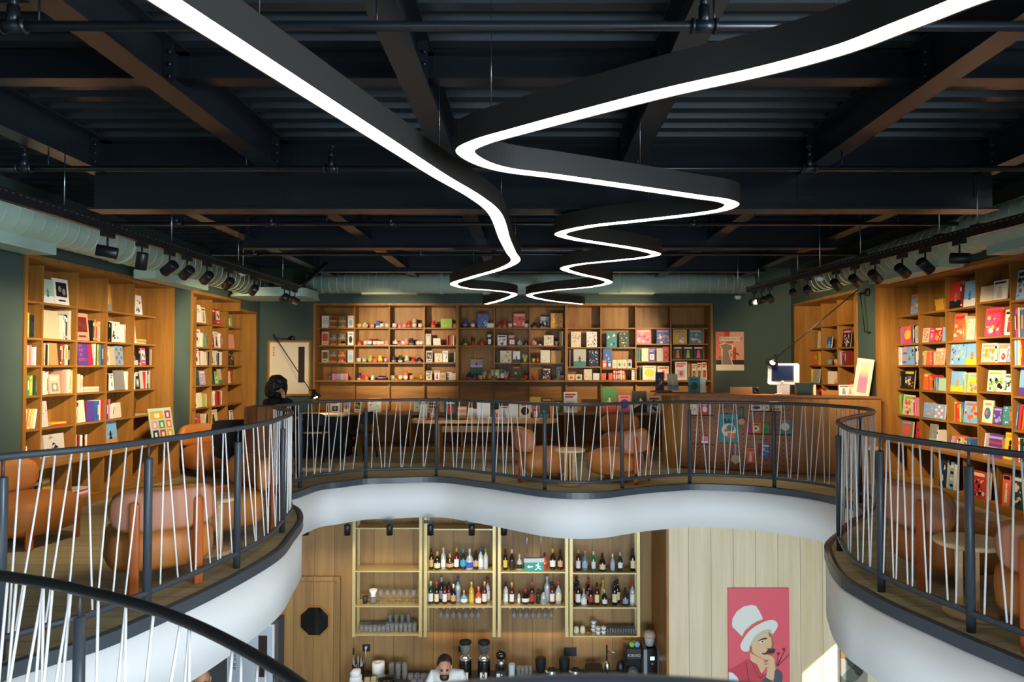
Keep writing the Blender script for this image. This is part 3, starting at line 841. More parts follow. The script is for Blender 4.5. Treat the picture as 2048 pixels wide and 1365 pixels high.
Case('E', 'bookcase', "large built-in oak bookcase of children's books in the right wall", R_O, -PI / 2, -9.78, -6.02, 2.755, 0.26, 0.3,
     [-9.735, -9.16, -8.56, -7.97, -7.4, -6.8, -6.065], [ROWZ[:-1]] * 3 + [[z + 0.03 for z in ROWZ[:-1]]] + [ROWZ[:-1]] * 2, 0.06, 'right bookcase', cub=[-9.16, -8.56, -7.97, -7.4, -6.8])

# ------------------------------------------------------------------ books
PAL = {'wh': ('white', '#efece4'), 'cr': ('cream', '#e9dcc0'), 'bk': ('black', '#1c1b1b'), 'gy': ('grey', '#8e8d88'), 'lg': ('pale grey', '#c4c2ba'), 're': ('red', '#c8382e'), 'dr': ('dark red', '#7c2622'),
       'or': ('orange', '#dd7a2c'), 'ye': ('yellow', '#ecc73c'), 'mu': ('mustard', '#cf9a2e'), 'gr': ('green', '#4d8b4a'), 'dg': ('dark green', '#2f4c3b'), 'lm': ('lime green', '#9cc34b'), 'te': ('teal', '#3f8a8c'),
       'bl': ('blue', '#3d6fb3'), 'nb': ('navy blue', '#23304f'), 'sk': ('sky blue', '#7fb2dc'), 'pu': ('purple', '#5d4096'), 'la': ('lavender', '#b3a2cf'), 'pk': ('pink', '#e58aa6'), 'hp': ('hot pink', '#e2457c'),
       'sa': ('salmon', '#ef9f86'), 'br': ('brown', '#6c4426'), 'tn': ('tan', '#b98d58'), 'be': ('beige', '#cdbb98'), 'co': ('coral', '#f0694a'), 'mg': ('magenta', '#a8305e'), 'mi': ('mint green', '#a9cbb0')}


def pm(c): return mat('print_' + PAL[c][0].replace(' ', '_'), PAL[c][1], 0.5, spec=0.35)


M_PAGE = mat('page_edges', '#e6dcc4', 0.85)
USED = {}


def uniq(fmt, cnt_key):
    """fmt has {o}: an ordinal is only written when the same wording would turn up twice"""
    lab = ' '.join(fmt.replace('{o}', '').split())
    n = USED.get(lab, 0); USED[lab] = n + 1
    if n == 0: return lab
    return ' '.join(fmt.replace('{o}', ords[n]).split())


STY = {'n': 'plain cover', 'b': 'round motif cover', 't': 'bold title cover', 'g': 'grid cover', 's': 'scenery cover', 'x': 'abstract cover', 'p': 'photo cover', 'w': 'striped cover', 'c': 'big circle cover', 'd': 'spotted cover', 'f': 'figure cover', 'k': 'cartoon cover'}


def art(mb, st, w, h, r, y=-0.0012, n=3):
    """flat printed shapes on the front of a cover; material slots 1.. are the print colours"""
    def P(pts, mi, dy=0.0): mb.poly([(a, y - dy, b) for a, b in pts], mi)

    def rect(x0, x1, z0, z1, mi, dy=0.0): P([(x0 * w, z0 * h), (x1 * w, z0 * h), (x1 * w, z1 * h), (x0 * w, z1 * h)], mi, dy)

    def disc(cx, cz, rx, rz, mi, dy=0.0, k=14): P([(cx * w + rx * w * math.cos(2 * PI * i / k), cz * h + rz * h * math.sin(2 * PI * i / k)) for i in range(k)], mi, dy)
    m1, m2 = 1, min(2, n - 1)
    if st == 'b': rect(.2, .8, .8, .86, m2); disc(.5, .42, .3, .26, m1); disc(.45, .45, .12, .11, m2, .0006)
    if st == 't':
        for i, z in enumerate((.84, .72)): rect(.1, .9 - .2 * i, z, z + .08, m1)
        rect(.2, .8, .12, .55, m2); disc(.5, .35, .15, .14, m1, .0006)
    if st == 'g':
        for i in range(3):
            for j in range(4): rect(.1 + i * .28, .1 + i * .28 + .22, .08 + j * .22, .08 + j * .22 + .16, m1 if (i + j) % 2 else m2)
    if st == 's': rect(0, 1, 0, .3, m1); disc(.5, .3, .12, .05, m2, .0006); rect(.44, .56, .25, .5, m2, .0008); disc(.5, .54, .07, .06, m2, .0008); rect(.35, .65, .44, .48, m2, .0009)
    if st == 'x':
        for k in range(5):
            a, b = r.uniform(.2, .8), r.uniform(.15, .85); s = r.uniform(.08, .16)
            P([(w * (a - s), h * (b - s * .6)), (w * (a + s), h * b), (w * (a - s * .2), h * (b + s))], 1 + k % max(1, n - 1), .0001 * k)
    if st == 'p':
        rect(.12, .88, .3, .86, m1); disc(.38, .6, .11, .12, m2, .0006); disc(.66, .5, .12, .13, m2, .0006); rect(.25, .75, .12, .18, m1)
    if st == 'w':
        for k in range(4): rect(.0, 1, .1 + k * .23, .2 + k * .23, m1 if k % 2 else m2)
    if st == 'c': disc(.5, .5, .36, .28, m1); rect(.15, .85, .84, .93, m2)
    if st == 'd':
        for k in range(22):
            s = r.uniform(.02, .07); disc(r.uniform(.1, .9), r.uniform(.08, .92), s, s * w / h, 1 + k % max(1, n - 1), .0001 * k, 8)
    if st == 'f': rect(.1, .9, .82, .92, m2); disc(.5, .62, .12, .1, m1); P([(w * .3, h * .1), (w * .7, h * .1), (w * .62, h * .52), (w * .38, h * .52)], m1)
    if st == 'k':
        rect(.1, .9, .8, .92, m1)
        for k in range(13):
            s = r.uniform(.03, .13); disc(r.uniform(.12, .88), r.uniform(.1, .7), s, s * w / h * .9, 1 + k % max(1, n - 1), .0001 * k, 9)
        for k in range(9): a, b = r.uniform(.05, .8), r.uniform(.05, .7); rect(a, a + r.uniform(.04, .16), b, b + r.uniform(.015, .06), 1 + (k + 1) % max(1, n - 1), .0014 + .00008 * k)


BOOKNAME = ['book']


def book_face(loc, rz, w, h, d, cols, st, label, group, lean=0.12, name=None, words=None, yaw=0.0, cat='book'):
    """a book standing face out: cover, print, page block"""
    mb = MB(); t = 0.003
    mb.box(0, w, 0, t, 0, h); mb.box(0, w, d - t, d, 0, h); mb.box(0, t, t, d - t, 0, h)
    art(mb, st, w, h, rnd, n=len(cols))
    if words:
        for body, size, x, z, ci in words: text_mesh(mb, body, size, UP(x * w, -0.0024, z * h), ci)
    loc = Vector(loc) + Vector((0, 0, d * math.sin(lean) + .0004))
    o = mb.build(name or BOOKNAME[0], [pm(c) for c in cols], None, loc, (-lean, 0, rz + yaw))
    pg = MB().box(t, w - 0.003, t, d - t, 0.003, h - 0.003).build('pages', M_PAGE, o)
    return tag(o, label, cat, group)


def book_spine(loc, rz, w, h, d, c, acc, label, group, lean=0.0, yaw=0.0):
    mb = MB(); t = min(0.0025, w * .2)
    mb.box(0, w, 0, t, 0, h); mb.box(0, t, t, d, 0, h); mb.box(w - t, w, t, d, 0, h)
    if acc:
        k = rnd.random()
        if k < .4: mb.poly([(w * .2, -.0008, h * .3), (w * .8, -.0008, h * .3), (w * .8, -.0008, h * .8), (w * .2, -.0008, h * .8)], 1)
        elif k < .7: mb.poly([(0, -.0008, h * .72), (w, -.0008, h * .72), (w, -.0008, h * .88), (0, -.0008, h * .88)], 1); mb.poly([(0, -.0008, h * .08), (w, -.0008, h * .08), (w, -.0008, h * .14), (0, -.0008, h * .14)], 1)
        else: mb.poly([(w * .35, -.0008, h * .15), (w * .65, -.0008, h * .15), (w * .65, -.0008, h * .7), (w * .35, -.0008, h * .7)], 1)
    loc = Vector(loc) + Vector((0, 0, w * math.sin(lean)))
    o = mb.build(BOOKNAME[0], [pm(c), pm(acc or c)], None, loc, (0, lean, rz + yaw))
    MB().box(t, w - t, t + .001, d - .004, .003, h - .004).build('pages', M_PAGE, o)
    return tag(o, label, 'book', group)


def book_flat(loc, rz, w, th, d, c, label, group, acc=None):
    """lying flat, spine to the front"""
    mb = MB(); t = .0025
    mb.box(0, w, 0, t, 0, th); mb.box(0, w, t, d, 0, t); mb.box(0, w, t, d, th - t, th)
    mats = [pm(c)]
    if acc: mb.poly([(w * .15, d * .2, th + .0006), (w * .85, d * .2, th + .0006), (w * .85, d * .8, th + .0006), (w * .15, d * .8, th + .0006)], 1); mats.append(pm(acc))
    o = mb.build(BOOKNAME[0], mats, None, loc, (0, 0, rz))
    MB().box(.003, w - .003, t + .001, d - .003, t, th - t).build('pages', M_PAGE, o)
    return tag(o, label, 'book', group)


ROWN = ['top', 'second', 'third', 'fourth', 'fifth', 'sixth']
EXTRA = {}


def cell(case, col, row, spec):
    """fill one pigeonhole; tokens: S<h>:c,c.. spines  L<h>:c,.. leaning spines  F<w>x<h>:c,c,c:style face out  P<w>:c,.. flat pile  -<cm> gap   (sizes in cm)"""
    cs = BC[case]; x = cs.cols[col] + 0.02; xe = cs.cols[col + 1] - 0.02
    rows = cs.rows[col]
    base = {'C': LEDGE}.get(case, 0.56)
    z = rows[row] if row < len(rows) else base
    z += 0.0008
    cells = f"{ROWN[row]} row, {ords[col]} column of {cs.ztext}"
    grp = 'books in the ' + cs.ztext
    y0 = cs.rec + 0.03
    up = [q for q in (cs.rows[col] + [cs.step_top(col)]) if q > z + .05]
    room = min(up) - .03 - z
    for tok in spec.split():
        k = tok[0]
        if k == '-': x += float(tok[1:]) / 100; continue
        parts = tok[1:].split(':'); cl = parts[1].split(',')
        if k in 'SL':
            h0 = float(parts[0]) / 100
            for c in cl:
                c, acc = (c.split('/') + [None])[:2]
                if acc is None and rnd.random() < .6: acc = rnd.choice(['wh', 'bk', 'cr', 'mu'])
                w = rnd.choice([.016, .02, .024, .03, .036]); h = min(room, h0 * rnd.uniform(.88, 1.0))
                if x + w + (h * .17 if k == 'L' else 0) > xe: break
                lean = 0.16 if k == 'L' else 0.0
                lab = uniq(f"{{o}} {PAL[c][0]} book {'leaning ' if lean else ''}spine out in {cells}", 0)
                book_spine(cs.W(x, y0 + rnd.uniform(-.012, .012), z), cs.rz, w, h, rnd.uniform(.15, .2), c, acc if acc != c else 'bk', lab, grp, lean=lean)
                x += w + (.0035 if not lean else .006)
            if k == 'L': x += h * .165
        elif k == 'F':
            wd = parts[0].split('x'); w, h = float(wd[0]) / 100, min(room, float(wd[1]) / 100)
            if x + w > xe:
                if xe - x < .07: continue
                w = xe - x
            st = parts[2] if len(parts) > 2 else 'n'
            lean = 0.10
            lab = uniq(f"{{o}} {PAL[cl[0]][0]} book, {STY[st]}, in {cells}", 0)
            dd = rnd.uniform(.012, .028)
            book_face(cs.W(x, y0 + .0, z + .0006 + 0), cs.rz, w, h, dd, cl, st, lab, grp, lean, words=EXTRA.get((case, col, row)))
            x += w + .008
        elif k == 'P':
            w = min(float(parts[0]) / 100, xe - x - .012); zz = z
            for c in cl:
                th = rnd.choice([.014, .018, .024])
                lab = uniq(f"{{o}} {PAL[c][0]} book lying flat in {cells}", 0)
                book_flat(cs.W(x + rnd.uniform(0, .01), y0, zz), cs.rz, w * rnd.uniform(.92, 1), th, .17, c, lab, grp); zz += th + .0008
            x += w + .01


EXTRA[('A', 2, 1)] = [('lo Guston', .05, .5, .12, 2)]
EXTRA[('A', 2, 2)] = [('IN', .055, .3, .86, 2), ('MY', .055, .35, .66, 2), ('IN', .055, .3, .46, 2), ('DOTS', .05, .4, .24, 2)]
A = [
    ['F26x34:bk,br,gy:n', '-1 F20x27:mi,wh,te:s F24x30:wh,bk,gy:p', '', 'F13x34:mu,gy,lg:s', '-2 F21x27:wh,bl,re,gr:x'],
    ['-27 S27:or/bl,bk,ye/re,ye,nb', 'F30x32:be,cr,be:n S31:cr,cr,sk,wh,bk/wh S34:cr', 'F26x33:sa,dr,br:p S28:bk,bk,br,tn,re,re/wh,be', '-8 S28:bk,bk F21x27:wh,bk,gy:x S25:wh,lg', 'F9x27:wh,bk,cr:t P24:cr,gy,ye'],
    ['-24 S22:wh,pk,pu,cr,pk,la,wh,bk', 'S25:be,co,wh,bk,cr F15x25:tn,br,cr:n S25:br,or,re,gy,lg,ye,bk/wh', '-7 F17x30:pu,hp,co:n F9x29:mg,bk,re:d S28:cr,dg,ye,te,bl,pu,sa,co', 'F11x24:cr,gy,lg:t F10x24:be,cr:n F17x25:sk,gr,pk,cr,ye:g', 'F14x22:bk,lg,gy:s S24:bk,lg F11x24:hp,wh,bk:p S25:bk,bk,pk,dr,be'],
    ['-24 S22:cr,be,ye,gr,gr,ye,lm,dg,br', 'S27:wh,wh,cr,lg,re F18x22:be,cr,gy:t -1 S28:sa,sa,pk,cr,sa,ye', 'S23:br,bk,cr,or,wh P30:cr,be,cr', 'S22:wh,bk,wh F9x22:wh,gy,wh:t -2 F21x26:gy,lg,gy:n S25:wh,cr', 'S22:wh,wh,be F11x25:bk,wh,gy:t F8x25:lg,gy:n S26:re,wh,dg,wh,lg'],
    ['-24 S20:wh,re L24:cr,or,cr,ye,wh', 'F14x29:lg,gy,be:d -3 P26:re,ye', 'L25:dr S27:cr F9x27:cr,pk,sa:n S27:dr F14x25:pu,nb,bk:n S26:bl,bl,wh,gy,re,gr,be,cr,cr', 'S26:hp,pu,pu,re,pk -1 L20:wh F16x20:cr,be,tn:n', 'L26:br,br -2 P26:be'],
    ['-24 F15x16:wh,bk,re:f', 'S20:be,ye -3 F33x25:lg,bk,gy,wh:x', 'S21:re,wh,dr,cr,wh,bk,re,wh', '-1 F28x31:sk,tn,bk:s', ''],
]
for r_, row in enumerate(A):
    for c_, spec in enumerate(row):
        if spec: cell('A', c_, r_, spec)
Bc = [
    ['', 'F23x29:wh,lm,ye,bk:x F14x26:cr,gr,br:f', 'F18x27:dr,cr,bk,re:k F18x28:re,cr,bk:p', 'F22x20:lm,wh,gr:f'],
    ['', 'F22x29:wh,cr,br:b S24:cr,gr,lm,gr,be,gy,bk', 'F14x22:mg,pk,dr:t F16x28:cr,bk,be:f S26:wh,lg,hp,re', 'F32x26:sa,cr,be:n'],
    ['', 'F17x27:wh,bk,cr:t S24:hp,wh,cr F14x22:cr,be,or:n S24:gy,bk,dg', 'F12x27:cr,be,bk:t S26:be,cr,lg,cr S24:bk,wh,wh,cr', 'S22:re,cr,re,br F22x24:bk,wh,pk:d'],
    ['', 'F18x26:dg,bk,gr:x F20x24:la,wh,sa:k', 'F17x26:bk,dg,bl:s F12x22:lm,gr,wh:t F14x26:be,gr,cr:s', 'F18x22:cr,sa,wh:n S26:re,dr'],
    ['', 'F11x20:wh,bk,or:f F16x24:cr,wh,lg:n F10x22:lm,gr,cr:n S23:pk,cr', 'S26:wh,bk,wh,lg,wh F13x26:re,dr,co:n S25:dr,re,dr,cr,wh', ''],
    ['', 'S24:bl,nb,gr F16x25:re,te,or:k F15x22:be,gr,cr:s S24:cr,bk,wh,re', 'F30x27:cr,bk,be:f', 'F14x26:bk,mu,br:t -2 F14x22:wh,gy,re:f'],
]
for r_, row in enumerate(Bc):
    for c_, spec in enumerate(row):
        if spec: cell('B', c_, r_, spec)
# right-hand wall: six columns, the first stands at the far end
Ec = [
    ['-30 F20x27:sk,or,cr,re:k', '', 'F24x33:re,bk,gy,wh:s S31:dr F22x31:sk,wh,bl,te:s', 'F21x18:cr,gy,be:n F23x22:wh,lg,bk:f', '-2 F24x32:sk,bk,re:k S30:cr,bl,wh,pu', ''],
    ['S24:bk,hp,bk,gy F22x25:hp,ye,or:c S25:bk,wh,bk,cr,be,lg', 'F15x19:cr,sa,re:k F11x18:hp,pk,cr:b F16x19:re,cr,ye:k F8x18:sk,ye:n', '-7 F21x33:co,re,cr,ye:k S30:or,cr F13x25:cr,sa,or:d F11x28:ye,cr,re:f', '-7 F26x32:hp,re,cr,lm:k S30:re,re F21x28:wh,re,bk:f', 'S32:pu,hp,wh,cr,nb,bl F26x30:cr,re,ye,be:k', ''],
    ['S27:cr,wh,sk F10x28:la,pk,bl:w F20x28:sk,ye,nb,bl:x S27:nb,wh,bk', 'S20:sk,cr,ye F15x18:co,ye,cr:d S18:re,cr F18x22:sa,cr,ye:k', 'F30x27:sk,pu,wh,ye:d F22x27:sk,ye,or:s', 'F25x22:cr,sa,mu:k S22:wh,cr F11x15:wh,mg,ye:b F13x19:sk,wh,or:k', 'S30:wh,sk,wh,ye,re F28x30:ye,bk,re:k', ''],
    ['S25:te,nb,bk F26x26:bk,ye,sk,wh:k', 'F13x22:or,co,cr:f S20:re,or,re S17:gr,bl,la,te F17x16:mi,cr,lm:n', 'F26x25:sk,ye,mu,wh:s S24:ye,cr,sk F20x24:ye,sk,or:k', '-10 F27x24:wh,lm,bk,gr:k F15x20:wh,gr,bk:k', '-4 F23x34:sk,pu,or,te:s F20x30:or,dg,re:s', ''],
    ['S30:lm,gr F27x28:cr,lm,co,re:k S27:hp,pk', 'F23x20:sk,la,wh,pk:k F22x19:sk,pk,wh,la:g', '-7 S25:ye,re,or,re,ye,bl F26x26:sk,co,ye,re:k', 'F18x26:cr,bl,or,sa:b F15x19:pu,la,sk:k F14x21:te,sk,wh:d S21:re,cr,re', 'L30:bl,re,or,or,dr F12x30:cr,gr,re:f', ''],
    ['F29x26:gy,co,pk,cr:c -8 F18x27:re,dr,wh,bk:x', '-12 F16x27:gy,lm,sk,cr:s L22:wh', 'S17:bl,la,co,te,sk,lm,ye,pk,or,bl,te,co,bl', '-3 L27:wh F23x26:pu,la,re,ye:w S24:tn F22x30:ye,bk,mu:f', 'S26:re,wh,dg,te,gr,re,cr', ''],
]
BOOKNAME[0] = 'picture_book'
for r_, row in enumerate(Ec):
    for c_, spec in enumerate(row):
        if spec: cell('E', c_, r_, spec)
BOOKNAME[0] = 'book'
Dc = {(0, 1): '', (1, 1): '-12 F20x20:bl,sk,wh,nb:s', (2, 1): '-8 F30x30:bk,pk,gy,cr:k', (0, 2): 'F28x29:co,mu,ye,re:p -1 S26:mu', (2, 2): 'S25:la,pk,la,dr,dr,br,dr', (0, 3): 'S28:ye F30x26:lg,mi,sa,gy:s', (1, 3): '-14 S25:cr'}
for (c_, r_), spec in Dc.items():
    if spec: cell('D', c_, r_, spec)
# ------------------------------------------------------------------ lounge chairs and little round tables


def arc_pad(mb, R0, half, cz, hh, th, mi=0, n=22, k=14, yc=0.0):
    """upholstered back: a pill-shaped section swept round an arc (concave to +y)"""
    vs, fs = [], []
    for i in range(n + 1):
        f = -1 + 2 * i / n; a = f * half; e = max(0.0, 1 - abs(f) ** 5) ** 0.5
        e = max(e, 0.02)
        for j in range(k):
            q = 2 * PI * j / k
            dz = math.copysign(abs(math.sin(q)) ** .65, math.sin(q)) * hh * (0.25 + 0.75 * e); dr = math.copysign(abs(math.cos(q)) ** .65, math.cos(q)) * th * (0.35 + 0.65 * e)
            r = R0 + dr
            vs.append((r * math.sin(a), yc - r * math.cos(a), cz + dz))
    for i in range(n):
        for j in range(k): fs.append((i * k + j, i * k + (j + 1) % k, (i + 1) * k + (j + 1) % k, (i + 1) * k + j))
    fs.append(tuple(range(k - 1, -1, -1))); fs.append(tuple(n * k + j for j in range(k)))
    return mb.add(vs, fs, mi, True)


def leg_mb(x, y, h, w=0.066, t=0.034, turn=0.0):
    M = Matrix.Translation((x, y, 0)) @ Matrix.Rotation(turn, 4, 'Z')
    mb = MB(); pts = [(w / 2 * math.cos(a) if abs(math.cos(a)) > 1e-9 else 0, t / 2 * math.sin(a)) for a in [2 * PI * i / 14 for i in range(14)]]
    pts = [(math.copysign(abs(p[0] / (w / 2)) ** .6, p[0]) * w / 2, math.copysign(abs(p[1] / (t / 2)) ** .6, p[1]) * t / 2) for p in pts]
    n = len(pts); vs, fs = [], []
    for z, s in ((0, .9), (.01, 1), (h - .03, 1), (h - .008, .8), (h, .4)):
        vs += [M @ Vector((p[0] * s, p[1] * s, z)) for p in pts]
    for i in range(4):
        for j in range(n): fs.append((i * n + j, i * n + (j + 1) % n, (i + 1) * n + (j + 1) % n, (i + 1) * n + j))
    fs.append(tuple(range(n - 1, -1, -1))); fs.append(tuple(4 * n + j for j in range(n)))
    return mb.add(vs, fs, 0, True)


ch = thing('lounge_chair', '-', 'armchair', (0, 0, 0), 0, 'tan lounge chairs on the upper floor')
MB().sellip((0, 0.05, 0.265), (0.365, 0.345, 0.185), 0.62, 0.55, 28, 16).build('seat', M_LEATHER, ch)
arc_pad(MB(), 0.52, 0.70, 0.565, 0.165, 0.062, yc=0.215).build('backrest', M_LEATHER, ch)
arc_pad(MB(), 0.562, 0.66, 0.565, 0.145, 0.036, yc=0.215).build('back_shell', M_LEATHER2, ch)
for x in (-1, 1): leg_mb(x * .205, -.362, .64, turn=x * .3).build('leg', M_LEGWOOD, ch)
for x in (-1, 1): leg_mb(x * .25, .33, .29, turn=-x * .3).build('leg', M_LEGWOOD, ch)
KIDS[ch.name] = list(ch.children)
CH = [((-4.62, 6.22), -100, 'tan lounge chair beside the big art bookcase, cut by the left picture edge'),
      ((-2.83, 5.21), 36, 'tan lounge chair with its back to the void, nearest on the left'),
      ((-2.90, 6.46), 139, 'tan lounge chair beyond the round table on the left balcony'),
      ((-4.74, 10.05), -131, 'tan lounge chair against the green wall between two left bookcases'),
      ((0.13, 9.64), -76, 'tan lounge chair facing right beside the middle round table'),
      ((1.2, 9.52), 56, 'tan lounge chair with pink back shell, right of the middle round table'),
      ((1.55, 11.85), 180, 'tan lounge chair pushed against the back shelving bench'),
      ((3.08, 5.14), -80, 'tan lounge chair facing the right bookcase, behind the right railing'),
      ((3.12, 4.0), -35, 'tan lounge chair seen from behind, nearest on the right')]
chairs = [ch] + [dup(ch) for _ in CH[1:]]
for o, (c, a, lab) in zip(chairs, CH): o.location = (c[0], c[1], 0); o.rotation_euler = (0, 0, math.radians(a)); o['label'] = lab

tb = thing('side_table', '-', 'side table', (0, 0, 0), 0, 'round side tables')
MB().lathe([(0.0, .447), (.19, .447), (.203, .455), (.207, .466), (.203, .478), (.19, .485), (0, .485)], 36).build('table_top', M_ASH, tb)
for k in range(3):
    a = k * 2 * PI / 3 + .5; MB().box(-.022, .022, -.011, .011, .036, .446, M=Matrix.Rotation(a, 4, 'Z') @ Matrix.Translation((0.06, 0, 0))).build('leg', M_ASH, tb)
MB().lathe([(0, 0), (.15, 0), (.158, .012), (.155, .03), (.145, .036), (0, .036)], 32).build('base', M_ASH, tb)
KIDS[tb.name] = list(tb.children)
TBS = [((-2.72, 5.83), 'pale round side table between the two chairs on the left balcony'), ((0.50, 9.14), 'pale round side table between the two middle lounge chairs'), ((2.80, 4.40), 'pale round side table between the two right-hand lounge chairs'), ((4.55, 9.35), 'pale round side table by the right wall near the till counter')]
tabs = [tb] + [dup(tb) for _ in TBS[1:]]
for o, (c, lab) in zip(tabs, TBS): o.location = (c[0], c[1], 0); o['label'] = lab

# ------------------------------------------------------------------ long display table with books
t = thing('display_table', 'long oak display table with rounded ends covered in books', 'table', (-0.79, 11.25, 0))
mb = MB(); pts = []
for sx, a0 in ((1, -PI / 2), (-1, PI / 2)):
    for i in range(11): a = a0 + PI * i / 10; pts.append((sx * 0.9 + .3 * math.cos(a), .3 * math.sin(a)))
mb.prism(pts, .665, .715); mb.build('table_top', wood('honey_oak', '#c48a4a', '#dda966', (.08, 1, 1), 16), t)
for x in (-.75, .75): MB().rbox(x - .045, x + .045, -.2, .2, 0, .664, .03).build('leg', M_OAK, t)
MB().box(-.7, .7, -.012, .012, .5, .6).build('stretcher', M_OAK, t)
TT = .7158
row = [(-1.95, 11.12, .2, .014, 'cr'), (-1.72, 11.15, .2, .02, 're'), (-.75, 11.1, .25, .03, 'wh'), (-.42, 11.1, .24, .03, 'lg'), (.02, 11.1, .2, .016, 'be'), (-1.3, 11.08, .22, .016, 'br')]
for x, y, wd, th, c in row:
    book_flat((x, y, TT), 0, wd, th, .17, c, uniq(f"{{o}} {PAL[c][0]} book lying flat on the front of the long display table", 0), 'books on the display table')
faces = [(-1.86, 12, 24, 'cr,bk,br', 'd'), (-1.70, 9, 16, 'tn,re,cr', 't'), (-1.46, 20, 29, 'dg,re,cr', 'c'), (-1.24, 15, 20, 'sa,cr,mu', 'w'), (-1.06, 8, 18, 'cr,lg,be', 'n'), (-.92, 22, 27, 'wh,lg,gr', 'n'), (-.66, 10, 15, 'sa,cr,re', 't'), (-.54, 14, 21, 'cr,sk,re', 'f'), (-.38, 14, 24, 'wh,te,cr', 'n'), (-.22, 19, 25, 'cr,bk,or', 'c'), (0.0, 11, 22, 'mg,pk,cr', 't'), (.12, 15, 25, 'dg,te,cr', 's'), (.29, 5, 22, 'or,re', 'n')]
for x, w_, h_, c, st in faces:
    cl = c.split(',')
    book_face((x, 11.28, TT), 0, w_ / 100, h_ / 100, .02, cl, st, uniq(f"{{o}} {PAL[cl[0]][0]} book, {STY[st]}, standing on the long display table", 0), 'books on the display table', .16)
t2 = thing('white_box_stack', 'two white cardboard boxes stacked on the display table', 'box', (-.9, 11.44, TT))
MB().box(-.14, .14, -.06, .06, 0, .085).build('lower_box', mat('white_card', '#e7e3da', .6), t2); MB().box(-.13, .13, -.055, .055, .086, .15).build('upper_box', mat('white_card', '#e7e3da', .6), t2)
# books standing on the bench of the back shelving
bench = [(-3.75, 18, 22, 'cr,gy,bk', 't'), (-3.5, 10, 24, 'gy,cr,bk', 's'), (-3.3, 12, 22, 'be,bk,tn', 'p'), (-3.05, 24, 26, 'cr,lg,bk', 'd'), (-2.2, 22, 26, 'cr,bk,be', 'd'), (-1.93, 15, 27, 'cr,br,bk', 'g'), (-1.72, 14, 28, 'be,bk,or', 'x'), (-.45, 16, 20, 'la,cr,be', 't'), (-.05, 20, 29, 'ye,cr,dg', 's'), (.17, 20, 27, 'br,be,cr', 'k'), (.40, 14, 22, 'dg,gr,cr', 'b'), (.58, 25, 38, 'wh,re,lg', 't'), (1.30, 26, 46, 'gr,co,cr', 's'), (1.60, 22, 32, 'pk,pu,re', 'c'), (1.85, 27, 40, 'bk,cr,ye', 'x'), (2.15, 22, 30, 'lg,dr,bk', 'k')]
for x, w_, h_, c, st in bench:
    cl = c.split(',')
    book_face((x, 12.66, .7208), 0, w_ / 100, h_ / 100, .025, cl, st, uniq(f"{{o}} {PAL[cl[0]][0]} book, {STY[st]}, on the bench under the back wall shelving", 0), 'books on the back bench', .14,
              words=[('POPPA', .062, .5, .42, 1)] if x == 1.30 else None)
tag(MB().add(*[[(x, y, z) for x, y, z in [(0, 0, 0), (.2, 0, 0), (.2, .2, 0), (0, .2, 0), (.1, .1, .14)]], [(0, 1, 4), (1, 2, 4), (2, 3, 4), (3, 0, 4), (3, 2, 1, 0)]]).build('paper_pyramid', pm('cr'), None, (2.02, 12.7, .7208)), 'small cream paper pyramid on the bench under the back shelving', 'ornament')
# plant on the display table
t = thing('potted_plant', 'small dark leafy plant in a pot at the back of the display table', 'plant', (-.60, 11.42, TT))
MB().lathe([(0, 0), (.045, 0), (.06, .1), (.052, .1), (.05, .09), (0, .09)], 14).build('pot', mat('terracotta', '#a55f3c', .8), t)
mb = MB()
for i in range(46):
    a = rnd.uniform(0, 2 * PI); e = rnd.uniform(.3, 1.3); L = rnd.uniform(.07, .15); d = Vector((math.cos(a) * math.cos(e), math.sin(a) * math.cos(e), math.sin(e))); s = d.cross(Vector((0, 0, 1))).normalized() * .018; b = Vector((0, 0, .1)) + d * L * .35; m_ = b + d * L * .5
    mb.add([b, m_ + s, b + d * L, m_ - s], [(0, 1, 2, 3)])
mb.build('leaves', mat('dark_leaf', '#2e5138', .5), t)

# ------------------------------------------------------------------ till counter with pegboard front
P1, P2 = fl(1361, 938), fl(1607, 951)
ud = (P2 - P1).normalized(); nd = Vector((ud.y, -ud.x, 0))     # nd points to the camera
rzc = math.atan2(ud.y, ud.x)
LC = (4.90 - P1.x) / ud.x
ct = thing('till_counter', 'oak till counter with a pegboard front and dark oak top', 'counter', tuple(P1), rzc)
HC = 1.16
M_DOAK = wood('smoked_oak', '#7a4a26', '#96602f', (.07, 1, 1), 14)
ue = lambda v: LC + ud.y / ud.x * v
MB().prism([(0, 0), (ue(0), 0), (ue(.65), .65), (0, .65)], .04, HC - .03).build('carcase', M_OAK, ct)
MB().prism([(-.38, -.03), (ue(-.03), -.03), (ue(.7), .7), (-.42, .7), (-.42, .1), (-.41, 0)], HC - .03, HC).build('counter_top', M_DOAK, ct)
MB().prism([(0.02, .03), (ue(.03) - .02, .03), (ue(.6) - .02, .6), (.02, .6)], 0, .04).build('plinth', M_DOAK, ct)
mb = MB(); pts = [(0, .02)] + [(-.38 * math.sin(PI / 2 * i / 8), .02 + .6 * (1 - math.cos(PI / 2 * i / 8))) for i in range(9)] + [(0, .62)]
mb.prism(pts[1:], 0.0, HC - .031); mb.build('curved_end', M_OAK, ct)


def onc(x, y, off=0.0):
    """point of the counter front seen at a picture position -> (u, z) on it"""
    a, b, c = ray(x, y); o = Vector((0, 0, EYE)); q = P1 + nd * off
    tt = (q - o).dot(nd) / Vector((a, b, 0)).dot(nd); p = o + Vector((a, b, c)) * tt
    return (p - P1).dot(ud), p.z


